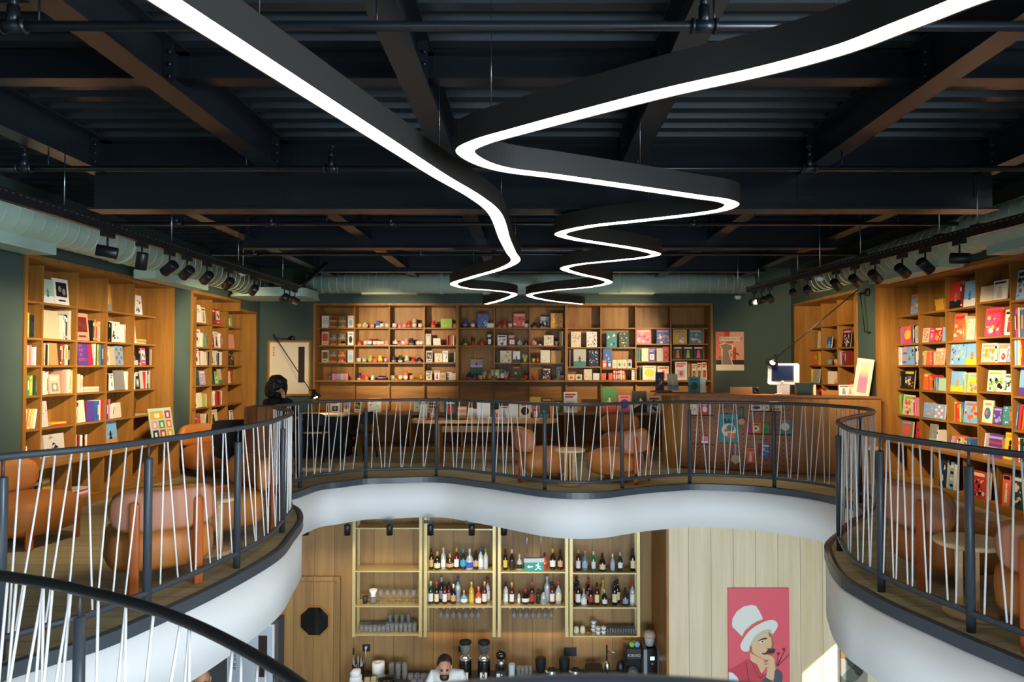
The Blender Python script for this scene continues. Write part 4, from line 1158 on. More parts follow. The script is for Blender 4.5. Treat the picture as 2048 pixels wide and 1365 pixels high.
u0, u1 = onc(1372, 850)[0], onc(1592, 850)[0]
M_PEG = wood('pegboard_oak', '#8a5226', '#a0662f', (.07, 1, 1), 14)
mb = MB(); mb.box(u0, u1, -.018, -.001, .06, HC - .05)
hole = [(.009 * math.cos(2 * PI * i / 8), .009 * math.sin(2 * PI * i / 8)) for i in range(8)]
u = u0 + .05
while u < u1 - .03:
    z = .12
    while z < HC - .08: mb.poly([(u + a, -.0188, z + b) for a, b in hole], 1); z += .075
    u += .08
mb.build('pegboard', [M_PEG, M_BLACKM], ct)
for a, b, y in ((1376, 1428, 831), (1376, 1428, 888), (1494, 1584, 868), (1500, 1566, 823)):
    ua, z = onc(a, y); ub = onc(b, y)[0]; MB().box(ua, ub, -.09, -.019, z - .015, z).build('peg_shelf', M_PEG, ct)


def onboard(name, label, cat, x0, x1, y0, y1, cols, st, th=.03, off=.055, **kw):
    ua, zb = onc(x0, y1, off); ub, zt = onc(x1, y0, off)
    p = P1 + ud * ua + nd * (off); p.z = zb + .002
    mb = MB(); w_, h_ = ub - ua, zt - zb - .002
    mb.rbox(0, w_, 0, th, 0, h_, min(.006, th / 3)); art(mb, st, w_, h_, rnd, n=len(cols), y=-.0012)
    o = mb.build(name, [pm(c) for c in cols], None, p, (0, 0, rzc)); return tag(o, label, cat, 'goods on the pegboard')


onboard('gift_box', 'cream spotted gift box on the upper left pegboard shelf', 'box', 1380, 1394, 809, 830, ['cr', 'br', 'dr'], 'd')
onboard('gift_box', 'red gift box with cream square on the upper left pegboard shelf', 'box', 1403, 1416, 808, 830, ['re', 'cr'], 'c')
onboard('gift_box', 'slim lavender box beside the red box on the pegboard', 'box', 1417, 1422, 810, 830, ['la'], 'n')
onboard('gift_box', 'small white and pink box on the lower left pegboard shelf', 'box', 1403, 1416, 873, 887, ['pk', 'wh', 'co'], 's')
onboard('card_pack', 'cream card pack with dark round print, upper right pegboard shelf', 'card', 1502, 1524, 810, 822, ['cr', 'nb'], 'c', .012)
onboard('card_pack', 'cream card pack with green print, upper right pegboard shelf', 'card', 1525, 1539, 810, 822, ['cr', 'dg'], 'x', .012)
onboard('card_pack', 'cream card pack with brown print, upper right pegboard shelf', 'card', 1545, 1563, 811, 823, ['cr', 'tn'], 't', .012)
onboard('toy_box', 'red and pink toy box on the middle pegboard shelf', 'box', 1496, 1502, 846, 867, ['mg', 'pk'], 'd')
onboard('toy_box', 'orange toy box with a white drop shape on the middle pegboard shelf', 'box', 1503, 1522, 846, 867, ['or', 'cr', 'bk'], 'b')
onboard('toy_box', 'green toy box on the middle pegboard shelf', 'box', 1525, 1539, 847, 867, ['gr', 'bk', 'dg'], 'd')
onboard('gift_pack', 'teal blue hanging pack with cream bands on the right of the pegboard', 'pack', 1558, 1582, 840, 868, ['te', 'cr', 'co'], 'c', .02, .045)
onboard('gift_pack', 'orange hanging pack low on the pegboard', 'pack', 1493, 1509, 897, 926, ['co', 'cr', 're'], 'f', .02, .045)
onboard('gift_pack', 'red spine hanging pack low on the pegboard', 'pack', 1517, 1524, 888, 914, ['dr'], 'n', .02, .045)
onboard('gift_pack', 'slate blue hanging pack low on the pegboard', 'pack', 1525, 1539, 889, 915, ['bl', 'cr', 'br'], 'k', .02, .045)
# tote bag with a face, round headed brush, pouch on a strap
ua, zb = onc(1438, 883, .025); ub, zt = onc(1478, 829, .025); p = P1 + ud * ua + nd * .05; p.z = zb
mb = MB(); w_, h_ = ub - ua, zt - zb; mb.rbox(0, w_, 0, .012, 0, h_, .005)
S_ = lambda pts, mi, dy=0: mb.poly([(a * w_, -.0012 - dy, b * h_) for a, b in pts], mi)
S_([(.5 + .36 * math.cos(a), .42 + .24 * math.sin(a)) for a in [2 * PI * i / 20 for i in range(20)]], 1)
S_([(.58 + .2 * math.cos(a), .5 + .12 * math.sin(a)) for a in [2 * PI * i / 14 for i in range(14)]], 0, .0005)
S_([(.36 + .12 * math.cos(a), .40 + .05 * math.sin(a)) for a in [2 * PI * i / 12 for i in range(12)]], 2, .0006)
S_([(.4, .14), (.82, .14), (.82, .3), (.45, .34)], 2, .0007); S_([(.2, .72), (.3, .86), (.4, .72), (.5, .86), (.6, .72), (.7, .86), (.8, .74), (.7, .7), (.3, .68)], 3, .0007)
bag = mb.build('tote_bag', [pm('te'), pm('cr'), pm('co'), pm('nb')], None, p, (0, 0, rzc)); tag(bag, 'teal tote bag with white and coral face hanging on the pegboard', 'bag', 'goods on the pegboard')
MB().tube([(w_ * .2, .006, h_), (w_ * .25, .006, h_ + .09), (w_ * .5, .006, h_ + .12), (w_ * .75, .006, h_ + .09), (w_ * .8, .006, h_)], .006, 6).build('strap', pm('te'), bag)
ua, zb = onc(1484, 843, .04); za = onc(1484, 813, .04)[1]; p = P1 + ud * ua + nd * .085; p.z = zb
mb = MB().lathe([(0, -.055), (.035, -.05), (.058, -.02), (.06, 0), (.05, .03), (.02, .05), (0, .05)], 14)
br_ = mb.build('hand_brush', mat('pale_bristle', '#d3a98b', .9), None, p, (0, 0, rzc)); tag(br_, 'teal handled brush with round pink head hanging on the pegboard', 'brush', 'goods on the pegboard')
MB().tube([(0, 0, .04), (0, 0, .1), (0, 0, za - zb - .02)], [.016, .017, .03], 10).build('handle', pm('te'), br_)
ua, zb = onc(1471, 919, .03); za = onc(1471, 888, .03)[1]; p = P1 + ud * ua + nd * .035; p.z = zb
mb = MB().prism([(-.075, -.01), (0, -.08), (.075, -.02), (.06, .05), (-.04, .06)], -.012, .012, M=Matrix.Rotation(PI / 2, 4, 'X'))
po = mb.build('pouch', pm('be'), None, p, (0, 0, rzc)); tag(po, 'beige pouch on a lavender strap low on the pegboard', 'pouch', 'goods on the pegboard')
MB().box(-.012, .012, -.004, .004, .05, za - zb).build('strap', pm('la'), po)

# goods standing on the counter top


def onct(x, d=0.3):
    """counter-top point seen in picture column x, d metres behind the front edge"""
    a = (x - CX) / F; q = P1 - nd * d
    yv = (q.y - ud.y / ud.x * q.x) / (1 - ud.y / ud.x * a)
    return Vector((a * yv, yv, HC + .0008))


p = onct(1567, .3)
t = thing('till_screen', 'white till with a dark touch screen on the counter', 'till', tuple(p), rzc - .1)
Mt = Matrix.Translation((0, 0, .30)) @ Matrix.Rotation(-.18, 4, 'X')
M_SHELL = mat('white_plastic', '#d6d5d8', .35)
MB().prism([(-.225, -.14), (-.2, -.16), (.2, -.16), (.225, -.14), (.225, .14), (.2, .165), (-.2, .165), (-.225, .14)], -.03, .03, M=Mt @ Matrix.Rotation(PI / 2, 4, 'X')).build('screen_housing', M_SHELL, t)
MB().box(-.17, .15, -.036, -.029, -.115, .135, M=Mt).build('bezel', M_BLACK, t)
MB().box(-.155, .135, -.038, -.035, -.09, .12, M=Mt).build('screen', mat('till_display', (.008, .016, .05), .15, emit=.5), t)
MB().lathe([(0, 0), (.025, 0), (.025, .003), (0, .003)], 14, M=Mt @ Matrix.Translation((-.01, -.037, -.125)) @ Matrix.Rotation(PI / 2, 4, 'X')).build('button', M_SHELL, t)
MB().prism([(-.09, -.05), (.09, -.05), (.085, .06), (-.085, .06)], 0, .2).build('stand', M_SHELL, t)
t = thing('card_reader', 'small grey card reader puck beside the white till', 'card reader', tuple(onct(1557, .12)), rzc); MB().lathe([(0, 0), (.05, 0), (.052, .01), (.04, .02), (0, .02)], 18).build('body', M_SHELL, t)
t = thing('bin', 'black tapered bin on the counter beside the till', 'bin', tuple(onct(1608, .2)), rzc)
mb = MB(); mb.prism([(-.1, -.08), (.1, -.08), (.1, .08), (-.1, .08)], 0, .005)
n0 = [(-.09, -.07), (.09, -.07), (.09, .07), (-.09, .07)]; n1 = [(-.13, -.1), (.13, -.1), (.13, .1), (-.13, .1)]
mb.add([(a, b, .004) for a, b in n0] + [(a, b, .18) for a, b in n1] + [(a * .93, b * .93, .18) for a, b in n1] + [(a * .9, b * .9, .01) for a, b in n0], [(i, (i + 1) % 4, 4 + (i + 1) % 4, 4 + i) for i in range(4)] + [(4 + i, 4 + (i + 1) % 4, 8 + (i + 1) % 4, 8 + i) for i in range(4)] + [(8 + i, 8 + (i + 1) % 4, 12 + (i + 1) % 4, 12 + i) for i in range(4)] + [(12, 13, 14, 15)])
mb.build('body', mat('dark_green_plastic', '#1d2624', .35), t)
t = thing('receipt_box', 'long tan cardboard box lying on the counter below the poster', 'box', tuple(onct(1482, .3)), rzc); MB().box(-.16, .16, -.05, .05, 0, .095).build('carton', mat('tan_card', '#b38a5c', .7), t); MB().box(-.16, .16, -.05, .05, .0955, .1).build('lid', mat('tan_card', '#b38a5c', .7), t)
t = thing('tape_dispenser', 'black tape dispenser at the end of the tan box', 'dispenser', tuple(onct(1512, .3)), rzc); MB().lathe([(.02, -.02), (.05, -.02), (.05, .02), (.02, .02), (.02, -.02)], 18, M=Matrix.Translation((0, 0, .055)) @ Matrix.Rotation(PI / 2, 4, 'X')).build('reel', M_BLACK, t); MB().box(-.05, .07, -.025, .025, 0, .015).build('base', M_BLACK, t)
p = onct(1672, .22)
t = thing('wooden_tray', 'low wooden tray on the counter in front of the pigeonholes', 'tray', tuple(p), rzc); mb = MB(); mb.box(-.2, .2, -.09, .09, 0, .01)
for a, b, c, d_ in ((-.2, .2, -.09, -.08), (-.2, .2, .08, .09), (-.2, -.19, -.08, .08), (.19, .2, -.08, .08)): mb.box(a, b, c, d_, .01, .07)
mb.build('tray', M_OAK, t)
for k, c in enumerate(('mi', 'wh', 'gr')): book_flat((p.x - .11 + .03 * k, p.y - .03, p.z + .0115 + .019 * k), rzc + .03 * k, .16, .018, .1, c, f'{PAL[c][0]} notebook lying in the wooden tray on the counter', 'notebooks in the tray')
p = onct(1644, .2); tag(MB().lathe([(0, 0), (.05, 0), (.055, .06), (.05, .09), (.03, .1), (0, .1)], 14).build('candle_jar', mat('dark_red_glass', '#7a1d16', .3), None, p), 'dark red candle jar on the counter beside the wooden tray', 'candle')
book_face(onct(1626, .15), rzc, .035, .15, .1, ['cr', 'te'], 'n', 'cream slim box standing right of the black bin', None, .02, name='slim_box', cat='box')
for k, (x, c) in enumerate(((1677, 'wh,gy,bk'), (1690, 'wh,sa,or'))): book_face(onct(x, .12), rzc, .13, .15, .02, c.split(','), 'f', ['white greeting card with grey figure on the counter', 'white greeting card with orange figure on the counter'][k], 'cards on the counter', .1, name='greeting_card', cat='card')
# leaning pink print in a pale frame
p = onct(1703, .1)
t = thing('framed_print', 'tall pink and yellow print in a pale frame leaning on the wall', 'picture', (p.x, p.y, p.z + .004), 0, rot=(-.1, .14, -.55))
mb = MB(); w_, h_ = .22, .55
for a, b, c, d_ in ((0, w_, 0, .02), (0, w_, h_ - .02, h_), (0, .02, .02, h_ - .02), (w_ - .02, w_, .02, h_ - .02)): mb.box(a, b, 0, .018, c, d_)
mb.build('frame', mat('pale_frame', '#d9d8a8', .5), t); MB().box(.02, w_ - .02, .006, .012, .02, h_ - .02).build('mount', pm('cr'), t)
m_pg = mat('pink_print', '#ee8fae', .6); nt = m_pg.node_tree; tc = nt.nodes.new('ShaderNodeTexCoord'); sp = nt.nodes.new('ShaderNodeSeparateXYZ'); rp = nt.nodes.new('ShaderNodeValToRGB')
for i, (ps, c) in enumerate([(0, '#e98aa8'), (.45, '#ea6f9c'), (.75, '#f0c48a'), (1, '#f0b0b8')]):
    e = rp.color_ramp.elements[i] if i < 2 else rp.color_ramp.elements.new(ps); e.position = ps; e.color = (*lin(c), 1)
nt.links.new(tc.outputs['Generated'], sp.inputs[0]); nt.links.new(sp.outputs[2], rp.inputs[0]); nt.links.new(rp.outputs[0], nt.nodes['Principled BSDF'].inputs['Base Color'])
MB().box(.05, w_ - .05, .004, .0058, .06, h_ - .06).build('print', m_pg, t)
# two leaning books on a stand at the counter's left end, teal book and cream book
p = onct(1310, .45)
t = thing('book_stand', 'round wooden book stand on the left end of the counter', 'stand', (p.x + .1, p.y, HC + .0008)); MB().lathe([(0, 0), (.17, 0), (.18, .012), (.17, .025), (0, .025)], 30).build('disc', M_DOAK, t)
book_face((p.x + .0, p.y - .02, HC + .027), rzc, .14, .30, .02, ['nb', 're', 'or'], 'x', 'dark book with red drawing upright on the round stand', None, .05, name='book', yaw=-.1)
book_face((p.x + .21, p.y - .03, HC + .027), rzc, .17, .29, .02, ['be', 'sk', 'cr'], 's', 'tan map-like book tilted on the round stand', None, .45, name='book', yaw=.35)
book_face((onct(1376, .5).x, onct(1376, .5).y, HC + .001), rzc, .19, .25, .02, ['te', 'dg'], 'b', 'teal book standing at the back of the counter', None, .1)
book_face((onct(1399, .5).x, onct(1399, .5).y, HC + .001), rzc, .09, .25, .02, ['wh', 'lg'], 'n', 'white book standing beside the teal one on the counter', None, .1)

# ------------------------------------------------------------------ wall lamps
M_SHADE = M_BLACK


def wall_lamp(label, rose, rose_n, joint, end, head, hdir, power, extra=None, tail=.12):
    rose, joint, end, head = map(Vector, (rose, joint, end, head))
    t = thing('wall_lamp', label, 'wall lamp', tuple(rose)); o = rose
    n_ = Vector(rose_n)
    MB().cyl((0, 0, 0), n_ * .03, .06, n=18).build('wall_plate', M_BLACK, t)
    MB().cyl(n_ * .03, joint - o, .009, n=8).build('bracket_arm', M_BLACK, t)
    dr = (end - joint).normalized()
    MB().cyl(joint - dr * tail - o, end - o, .009, n=8).build('long_arm', M_BLACK, t)
    if extra:
        for a, b in extra: MB().cyl(Vector(a) - o, Vector(b) - o, .008, n=8).build('post', M_BLACK, t)
    hd = Vector(hdir).normalized(); M = Matrix.Translation(head - o) @ hd.to_track_quat('Z', 'Y').to_matrix().to_4x4()
    MB().lathe([(0.0, -.1), (.025, -.1), (.035, -.06), (.04, -.03), (.105, .06), (.1, .06), (.035, -.02), (0, -.02)], 20, M=M).build('lamp_shade', M_BLACK, t)
    MB().lathe([(0, 0), (.03, .01), (.04, .035), (.028, .055), (0, .058)], 12, M=M).build('bulb', mat('lamp_bulb', (1, .86, .62), .4, emit=18.0), t)
    MB().cyl(end - o, head - o - hd * .08, .009, n=8).build('head_joint', M_BLACK, t)
    l = D.lights.new('lamp_bulb', 'SPOT'); q = D.objects.new('lamp_bulb', l); sc.collection.objects.link(q); q.location = head + hd * .062; q.rotation_euler = hd.to_track_quat('-Z', 'Y').to_euler(); l.energy = power; l.color = (1, .75, .45); l.spot_size = 2.2; l.spot_blend = .4; l.shadow_soft_size = .03


wall_lamp('black swing-arm wall lamp reaching over the desk on the left', (-4.58, 12.99, 2.10), (0, -1, 0), (-4.78, 12.7, 2.11), at(621, 782, 11.95), at(630, 790, 11.9), (.35, -.1, -1), 22)
wall_lamp('long black swing-arm wall lamp reaching out over the till', (4.92, 9.98, 2.67), (-1, 0, 0), (4.68, 9.98, 2.63), at(1556, 713, 10.3), at(1547, 722, 10.28), (-.55, -.25, -.85), 40, extra=[((4.80, 9.98, 2.67), (4.84, 9.93, 2.08)), ((4.84, 9.93, 2.08), (4.92, 9.93, 2.08))])

# ------------------------------------------------------------------ desk corner
t = thing('desk', 'black desk with an oak top under the left wall lamp', 'desk', (-3.66, 12.05, 0))
MB().box(-.45, .42, -.33, .33, .72, .75).build('desk_top', M_ASH, t)
MB().box(-.44, .41, -.30, -.28, .05, .719).build('front_panel', M_BLACKM, t)
for x in (-.42, .39): MB().box(x - .02, x + .02, -.279, .3, 0, .719).build('side_panel', M_BLACKM, t)


def desk_chair(label, c, rz):
    t = thing('desk_chair', label, 'chair', (c[0], c[1], 0), rz, 'black desk chairs')
    MB().rbox(-.21, .21, -.2, .22, .44, .475, .06).build('seat', M_BLACKM, t)
    arc_pad(MB(), .42, .5, .7, .11, .018, yc=.2).build('backrest', M_BLACKM, t)
    for x in (-1, 1):
        MB().tube([(x * .2, .19, 0), (x * .17, .15, .45)], .013, 8).build('leg', M_BLACK, t)
        MB().tube([(x * .2, -.24, 0), (x * .17, -.17, .45), (x * .17, -.18, .64)], .013, 8).build('leg', M_BLACK, t)


desk_chair('black desk chair standing right of the black desk', (-2.98, 11.75), math.radians(70))
desk_chair('black desk chair pushed in at the front of the black desk', (-3.62, 11.45), 0)
t = thing('pedestal', 'tall wooden box pedestal beside the seated woman', 'pedestal', (-3.475, 8.75, 0), .04)
MB().box(-.155, .155, -.15, .15, 0, 1.07).build('body', wood('striped_walnut', '#7b4b2c', '#b27a4d', (1, 1, .05), 18, seam=.11, seam_axis=0), t); MB().box(-.158, .158, -.153, .153, 1.0705, 1.078).build('top', M_OAK, t)
t = thing('tub_chair', 'dark upholstered tub chair behind the wooden pedestal', 'chair', (-4.05, 9.35, 0), .6)
arc_pad(MB(), .30, 1.5, .68, .2, .035, yc=.02).build('backrest', mat('dark_grey_fabric', '#2e3234', .85), t); MB().sellip((0, .05, .42), (.27, .26, .09), .6, .6).build('seat', mat('dark_grey_fabric', '#2e3234', .85), t)
for a in range(4): MB().cyl((.2 * math.cos(a * PI / 2 + .78), .05 + .2 * math.sin(a * PI / 2 + .78), 0), (.17 * math.cos(a * PI / 2 + .78), .05 + .17 * math.sin(a * PI / 2 + .78), .36), .014, n=8).build('leg', M_BLACK, t)

# framed print leaning behind the desk, poster on the back wall
t = thing('framed_print', 'large cream print with a dark bar in an oak frame behind the desk', 'picture', (-5.03, 12.975, 1.02))
w_, h_ = .82, 1.05
mb = MB()
for a, b, c, d_ in ((0, w_, 0, .035), (0, w_, h_ - .035, h_), (0, .035, .035, h_ - .035), (w_ - .035, w_, .035, h_ - .035)): mb.box(a, b, -.03, .02, c, d_)
mb.build('frame', M_OAK, t); MB().box(.035, w_ - .035, -.005, .015, .035, h_ - .035).build('print', pm('cr'), t)
MB().box(.58, .70, -.0065, -.0055, .25, .93).build('dark_bar', mat('print_aubergine', '#2a1614', .6), t)
mb = MB()
for k in range(4): mb.poly([(.1, -.0062, .9 - k * .045), (.125, -.0062, .9 - k * .045), (.125, -.0062, .925 - k * .045), (.1, -.0062, .925 - k * .045)])
mb.build('red_marks', pm('re'), t)
q0, q1 = at(1432, 741.5, 12.995), at(1487.5, 664, 12.995)
t = thing('poster', 'coral and cream poster with a grey tower figure on the back wall', 'poster', tuple(q0)); w_, h_ = q1.x - q0.x, q1.z - q0.z
MB().box(0, w_, -.003, .003, 0, h_).build('sheet', pm('cr'), t)
mb = MB(); y_ = [-.0036]
def PP(pts, mi): mb.poly([(a * w_, y_[0], b * h_) for a, b in pts], mi); y_[0] -= .0003
PP([(0.0, .27), (1, .27), (1, 1), (0, 1)], 0); PP([(0, .27), (.5, .27), (.5, 1), (0, 1)], 1); PP([(.3, .88), (.5, .88), (.5, 1), (.3, 1)], 2); PP([(.6, .28), (.72, .28), (.72, .6), (.6, .6)], 2); PP([(.4, .7), (.62, .7), (.62, .76), (.4, .76)], 2)
PP([(0, .15), (1, .15), (1, .27), (0, .27)], 4); PP([(.12, .76), (.88, .76), (.88, .87), (.12, .87)], 3)
PP([(.2, .14), (.62, .14), (.46, .5), (.62, .55), (.6, .66), (.3, .72), (.12, .66), (.2, .58)], 3); PP([(.22, .15), (.58, .15), (.44, .5), (.58, .56), (.56, .65), (.36, .7), (.15, .65), (.24, .55)], 5)
PP([(.62, .48), (.8, .44), (.84, .38), (.74, .42)], 4); PP([(.5, .33), (.6, .42), (.52, .45)], 5); PP([(.06, .3), (.2, .28), (.22, .36), (.1, .38)], 5)
text_mesh(mb, 'I CENTENARI DELLA KOEZ', .075, UP(w_ * .5, y_[0] - .001, h_ * .815), 4, squeeze=.52)
mb.build('artwork', [mat('poster_blush', '#e0a084', .6), mat('poster_coral', '#e57254', .6), mat('poster_red', '#cf3b20', .6), pm('cr'), mat('poster_black', '#2a1c18', .6), mat('poster_grey', '#8c7462', .6)], t)
# ------------------------------------------------------------------ gifts on the back wall shelving
M_CLAY = mat('bare_clay', '#c98f68', .8)
M_KRAFT = mat('kraft_card', '#b8905c', .8)


def glaze(c): return mat('glaze_' + PAL[c][0].replace(' ', '_'), PAL[c][1], .25, spec=.5, var=.16, vscale=30)


_pm = {}


def shape(key, fn):
    if key not in _pm: _pm[key] = fn()
    return _pm[key]


def place(name, label, cat, group, loc, rz, root, kids):
    o = D.objects.new(name, root); sc.collection.objects.link(o); o.location = loc; o.rotation_euler = (0, 0, rz); tag(o, label, cat, group)
    if cat in ('mug', 'teapot', 'vase', 'dish') or 'brush cups' in str(group): o.scale = (SCL,) * 3
    for n_, me in kids:
        k = D.objects.new(n_, me); sc.collection.objects.link(k); k.parent = o
    return o


GRP = 'gifts on the back wall shelving'
ROWC = ['top', 'second', 'third', 'long bottom']


def zrow(x, row):
    X = (x - CX) * 13.23 / F
    for i in range(len(CC) - 1):
        if CC[i] <= X < CC[i + 1]:
            return (CROWS[i][row] if row < len(CROWS[i]) and row < 3 else LEDGE) + .0008, i
    return LEDGE + .0008, 0


def wh(ci, row): return f"{ROWC[row]} shelf, {ords[ci]} column of back wall shelving"


SCL = 1.0


def pot(kind, x, row, c, c2=None, dz=0.0, sc_=1.0, Y=13.28):
    z, ci = zrow(x, row); X = (x - CX) * (Y - .04) / F; rad = .096 if kind == 'D' else (.052 if kind == 'C' else (.058 if kind in 'TV' else .05))
    X = min(max(X, CC[ci] + .016 + rad), CC[ci + 1] - .016 - rad); loc = (X, Y, z + dz * SCL); c2m = glaze(c2) if c2 else M_CLAY
    nm = PAL[c][0]; rz = rnd.choice([-1.2, -1.9, 1.3, -1.4]) if kind == 'T' else rnd.choice([-.9, -2.2, -1.0, 2.3, -2.1])
    if kind == 'M':
        root = shape(('M', c, c2), lambda: MB().lathe([(.0, .002), (.036, 0), (.041, .004), (.043, .03), (.043, .085), (.040, .085), (.039, .01), (0, .008)], 16, mi=0).lathe([(.0375, -.0001), (.0425, .003), (.0437, .022), (.0435, .023)], 16, mi=1).mesh('mug', [glaze(c), c2m]))
        hd = shape(('Mh', c), lambda: MB().tube([(.042, 0, .068), (.064, 0, .066), (.072, 0, .045), (.064, 0, .024), (.042, 0, .02)], .006, 7).mesh('handle', glaze(c)))
        return place('mug', uniq(f'{{o}} {nm} mug{" with " + PAL[c2][0] + " base" if c2 else ""}, {wh(ci, row)}', 0), 'mug', 'mugs on the back wall shelving', loc, rz, root, [('handle', hd)])
    if kind == 'T':
        root = shape(('T', c, c2), lambda: MB().lathe([(0, 0), (.038, 0), (.052, .02), (.056, .045), (.046, .075), (.03, .082)], 16).lathe([(.0385, -.0001), (.0525, .0195), (.0535, .024)], 16, mi=1).mesh('teapot', [glaze(c), c2m]))
        lid = shape(('Tl', c), lambda: MB().lathe([(.034, .081), (.028, .092), (.008, .097), (.012, .108), (0, .114)], 14).mesh('lid', glaze(c)))
        sp_ = shape(('Ts', c), lambda: MB().tube([(.05, 0, .035), (.075, 0, .05), (.088, 0, .078)], [.013, .009, .006], 7).mesh('spout', glaze(c)))
        hn_ = shape(('Th', c), lambda: MB().tube([(-.05, 0, .07), (-.078, 0, .065), (-.08, 0, .035), (-.052, 0, .025)], .006, 7).mesh('handle', glaze(c)))
        return place('teapot', uniq(f'{{o}} {nm} lidded teapot on the {wh(ci, row)}', 0), 'teapot', 'teapots on the back wall shelving', loc, rz, root, [('lid', lid), ('spout', sp_), ('handle', hn_)])
    if kind == 'V':
        root = shape(('V', c, c2), lambda: MB().lathe([(0, 0), (.034, 0), (.05, .03), (.052, .06), (.034, .1), (.03, .115), (.04, .135), (.035, .135), (.026, .115), (0, .11)], 16).lathe([(.0345, -.0001), (.0505, .0295), (.0525, .036)], 16, mi=1).mesh('vase', [glaze(c), c2m]))
        return place('vase', uniq(f'{{o}} {nm} ceramic vase on the {wh(ci, row)}', 0), 'vase', 'vases on the back wall shelving', loc, rz, root, [])
    if kind == 'D':
        root = shape(('D', c, sc_), lambda: MB().lathe([(0, 0), (.06 * sc_, 0), (.095 * sc_, .022), (.092 * sc_, .024), (.06 * sc_, .005), (0, .005)], 20).mesh('dish', glaze(c)))
        return place('dish', uniq(f'{{o}} {nm} dish on the {wh(ci, row)}', 0), 'dish', 'dishes on the back wall shelving', loc, rz, root, [])
    if kind == 'C':
        root = shape(('C', c), lambda: MB().lathe([(0, 0), (.028, 0), (.038, .085), (.035, .085), (.026, .006), (0, .006)], 14).mesh('brush_cup', glaze(c)))
        def bru():
            mb = MB()
            for k in range(9):
                a = k * .7; r0, r1 = .012, .045; L = .13 + .02 * (k % 3)
                mb.cyl((r0 * math.cos(a), r0 * math.sin(a), .008), (r1 * math.cos(a), r1 * math.sin(a), L), .004, .0055, n=6)
            return mb.mesh('brushes', pm(c2 or 'tn'))
        k_ = shape(('Cb', c2), bru)
        return place('brush_cup', uniq(f'{{o}} {nm} cup of {PAL[c2 or "tn"][0]} brushes, {wh(ci, row)}', 0), 'cup', 'brush cups on the back wall shelving', loc, rz, root, [('brushes', k_)])


def gbox(x0, x1, ytop, row, cols, st='n', th=.06, dz=0.0, name='gift_box', cat='box', lean=0.0, Y=13.24, what=None):
    z, ci = zrow((x0 + x1) / 2, row); k = (Y) / F
    X0, X1 = (x0 - CX) * k, (x1 - CX) * k; h = at(1000, ytop, Y).z - z - dz
    up = [q for q in (CROWS[ci] + [2.76]) if q > z + .05]; h = min(h, min(up) - .03 - z - dz)
    X0 = max(X0, CC[ci] + .014); X1 = min(X1, CC[ci + 1] - .014)
    if ci in (3, 6): X1 = min(X1, CC[ci + 1] - .03)
    if ci in (4, 7): X0 = max(X0, CC[ci] + .03)
    mb = MB(); w_ = X1 - X0; mb.rbox(0, w_, 0, th, 0, h, min(.004, th / 4, w_ / 4)); art(mb, st, w_, h, rnd, n=len(cols))
    o = mb.build(name, [pm(c) for c in cols], None, (X0, Y, z + dz + th * math.sin(lean)), (-lean, 0, 0))
    nm = what or name.replace('_', ' ')
    return tag(o, uniq(f"{{o}} {PAL[cols[0]][0]} {nm}{', ' + STY[st].replace(' cover', '') if st != 'n' else ''}, {wh(ci, row)}", 0), cat, GRP)


def mugbox(x0, x1, y0, y1, row, c, top):
    """kraft box with a cut-out window showing the mug inside"""
    z, ci = zrow((x0 + x1) / 2, row); Y = 13.26; k = Y / F
    X0, X1 = (x0 - CX) * k, (x1 - CX) * k; h = .115; dz = .1165 if top else 0
    t = thing('boxed_mug', uniq(f"{{o}} {'upper' if top else 'lower'} {PAL[c][0]} mug in kraft box, {wh(ci, row)}", 0), 'boxed mug', ((X0 + X1) / 2, Y, z + dz), 0, 'boxed mugs'); w_ = (X1 - X0) / 2
    mb = MB(); mb.box(-w_, w_, 0, .1, 0, .003); mb.box(-w_, w_, .097, .1, .003, h); mb.box(-w_, -w_ + .003, 0, .097, .003, h); mb.box(w_ - .003, w_, 0, .097, .003, h); mb.box(-w_ + .003, w_ - .003, 0, .003, .003, .03); mb.box(-w_ + .003, w_ - .003, .003, .097, h - .003, h); mb.build('carton', M_KRAFT, t)
    MB().lathe([(0, .004), (.034, .004), (.04, .02), (.04, .085), (.037, .085), (.035, .012), (0, .012)], 14, c=(0.005, .048, 0)).build('mug', glaze(c), t)


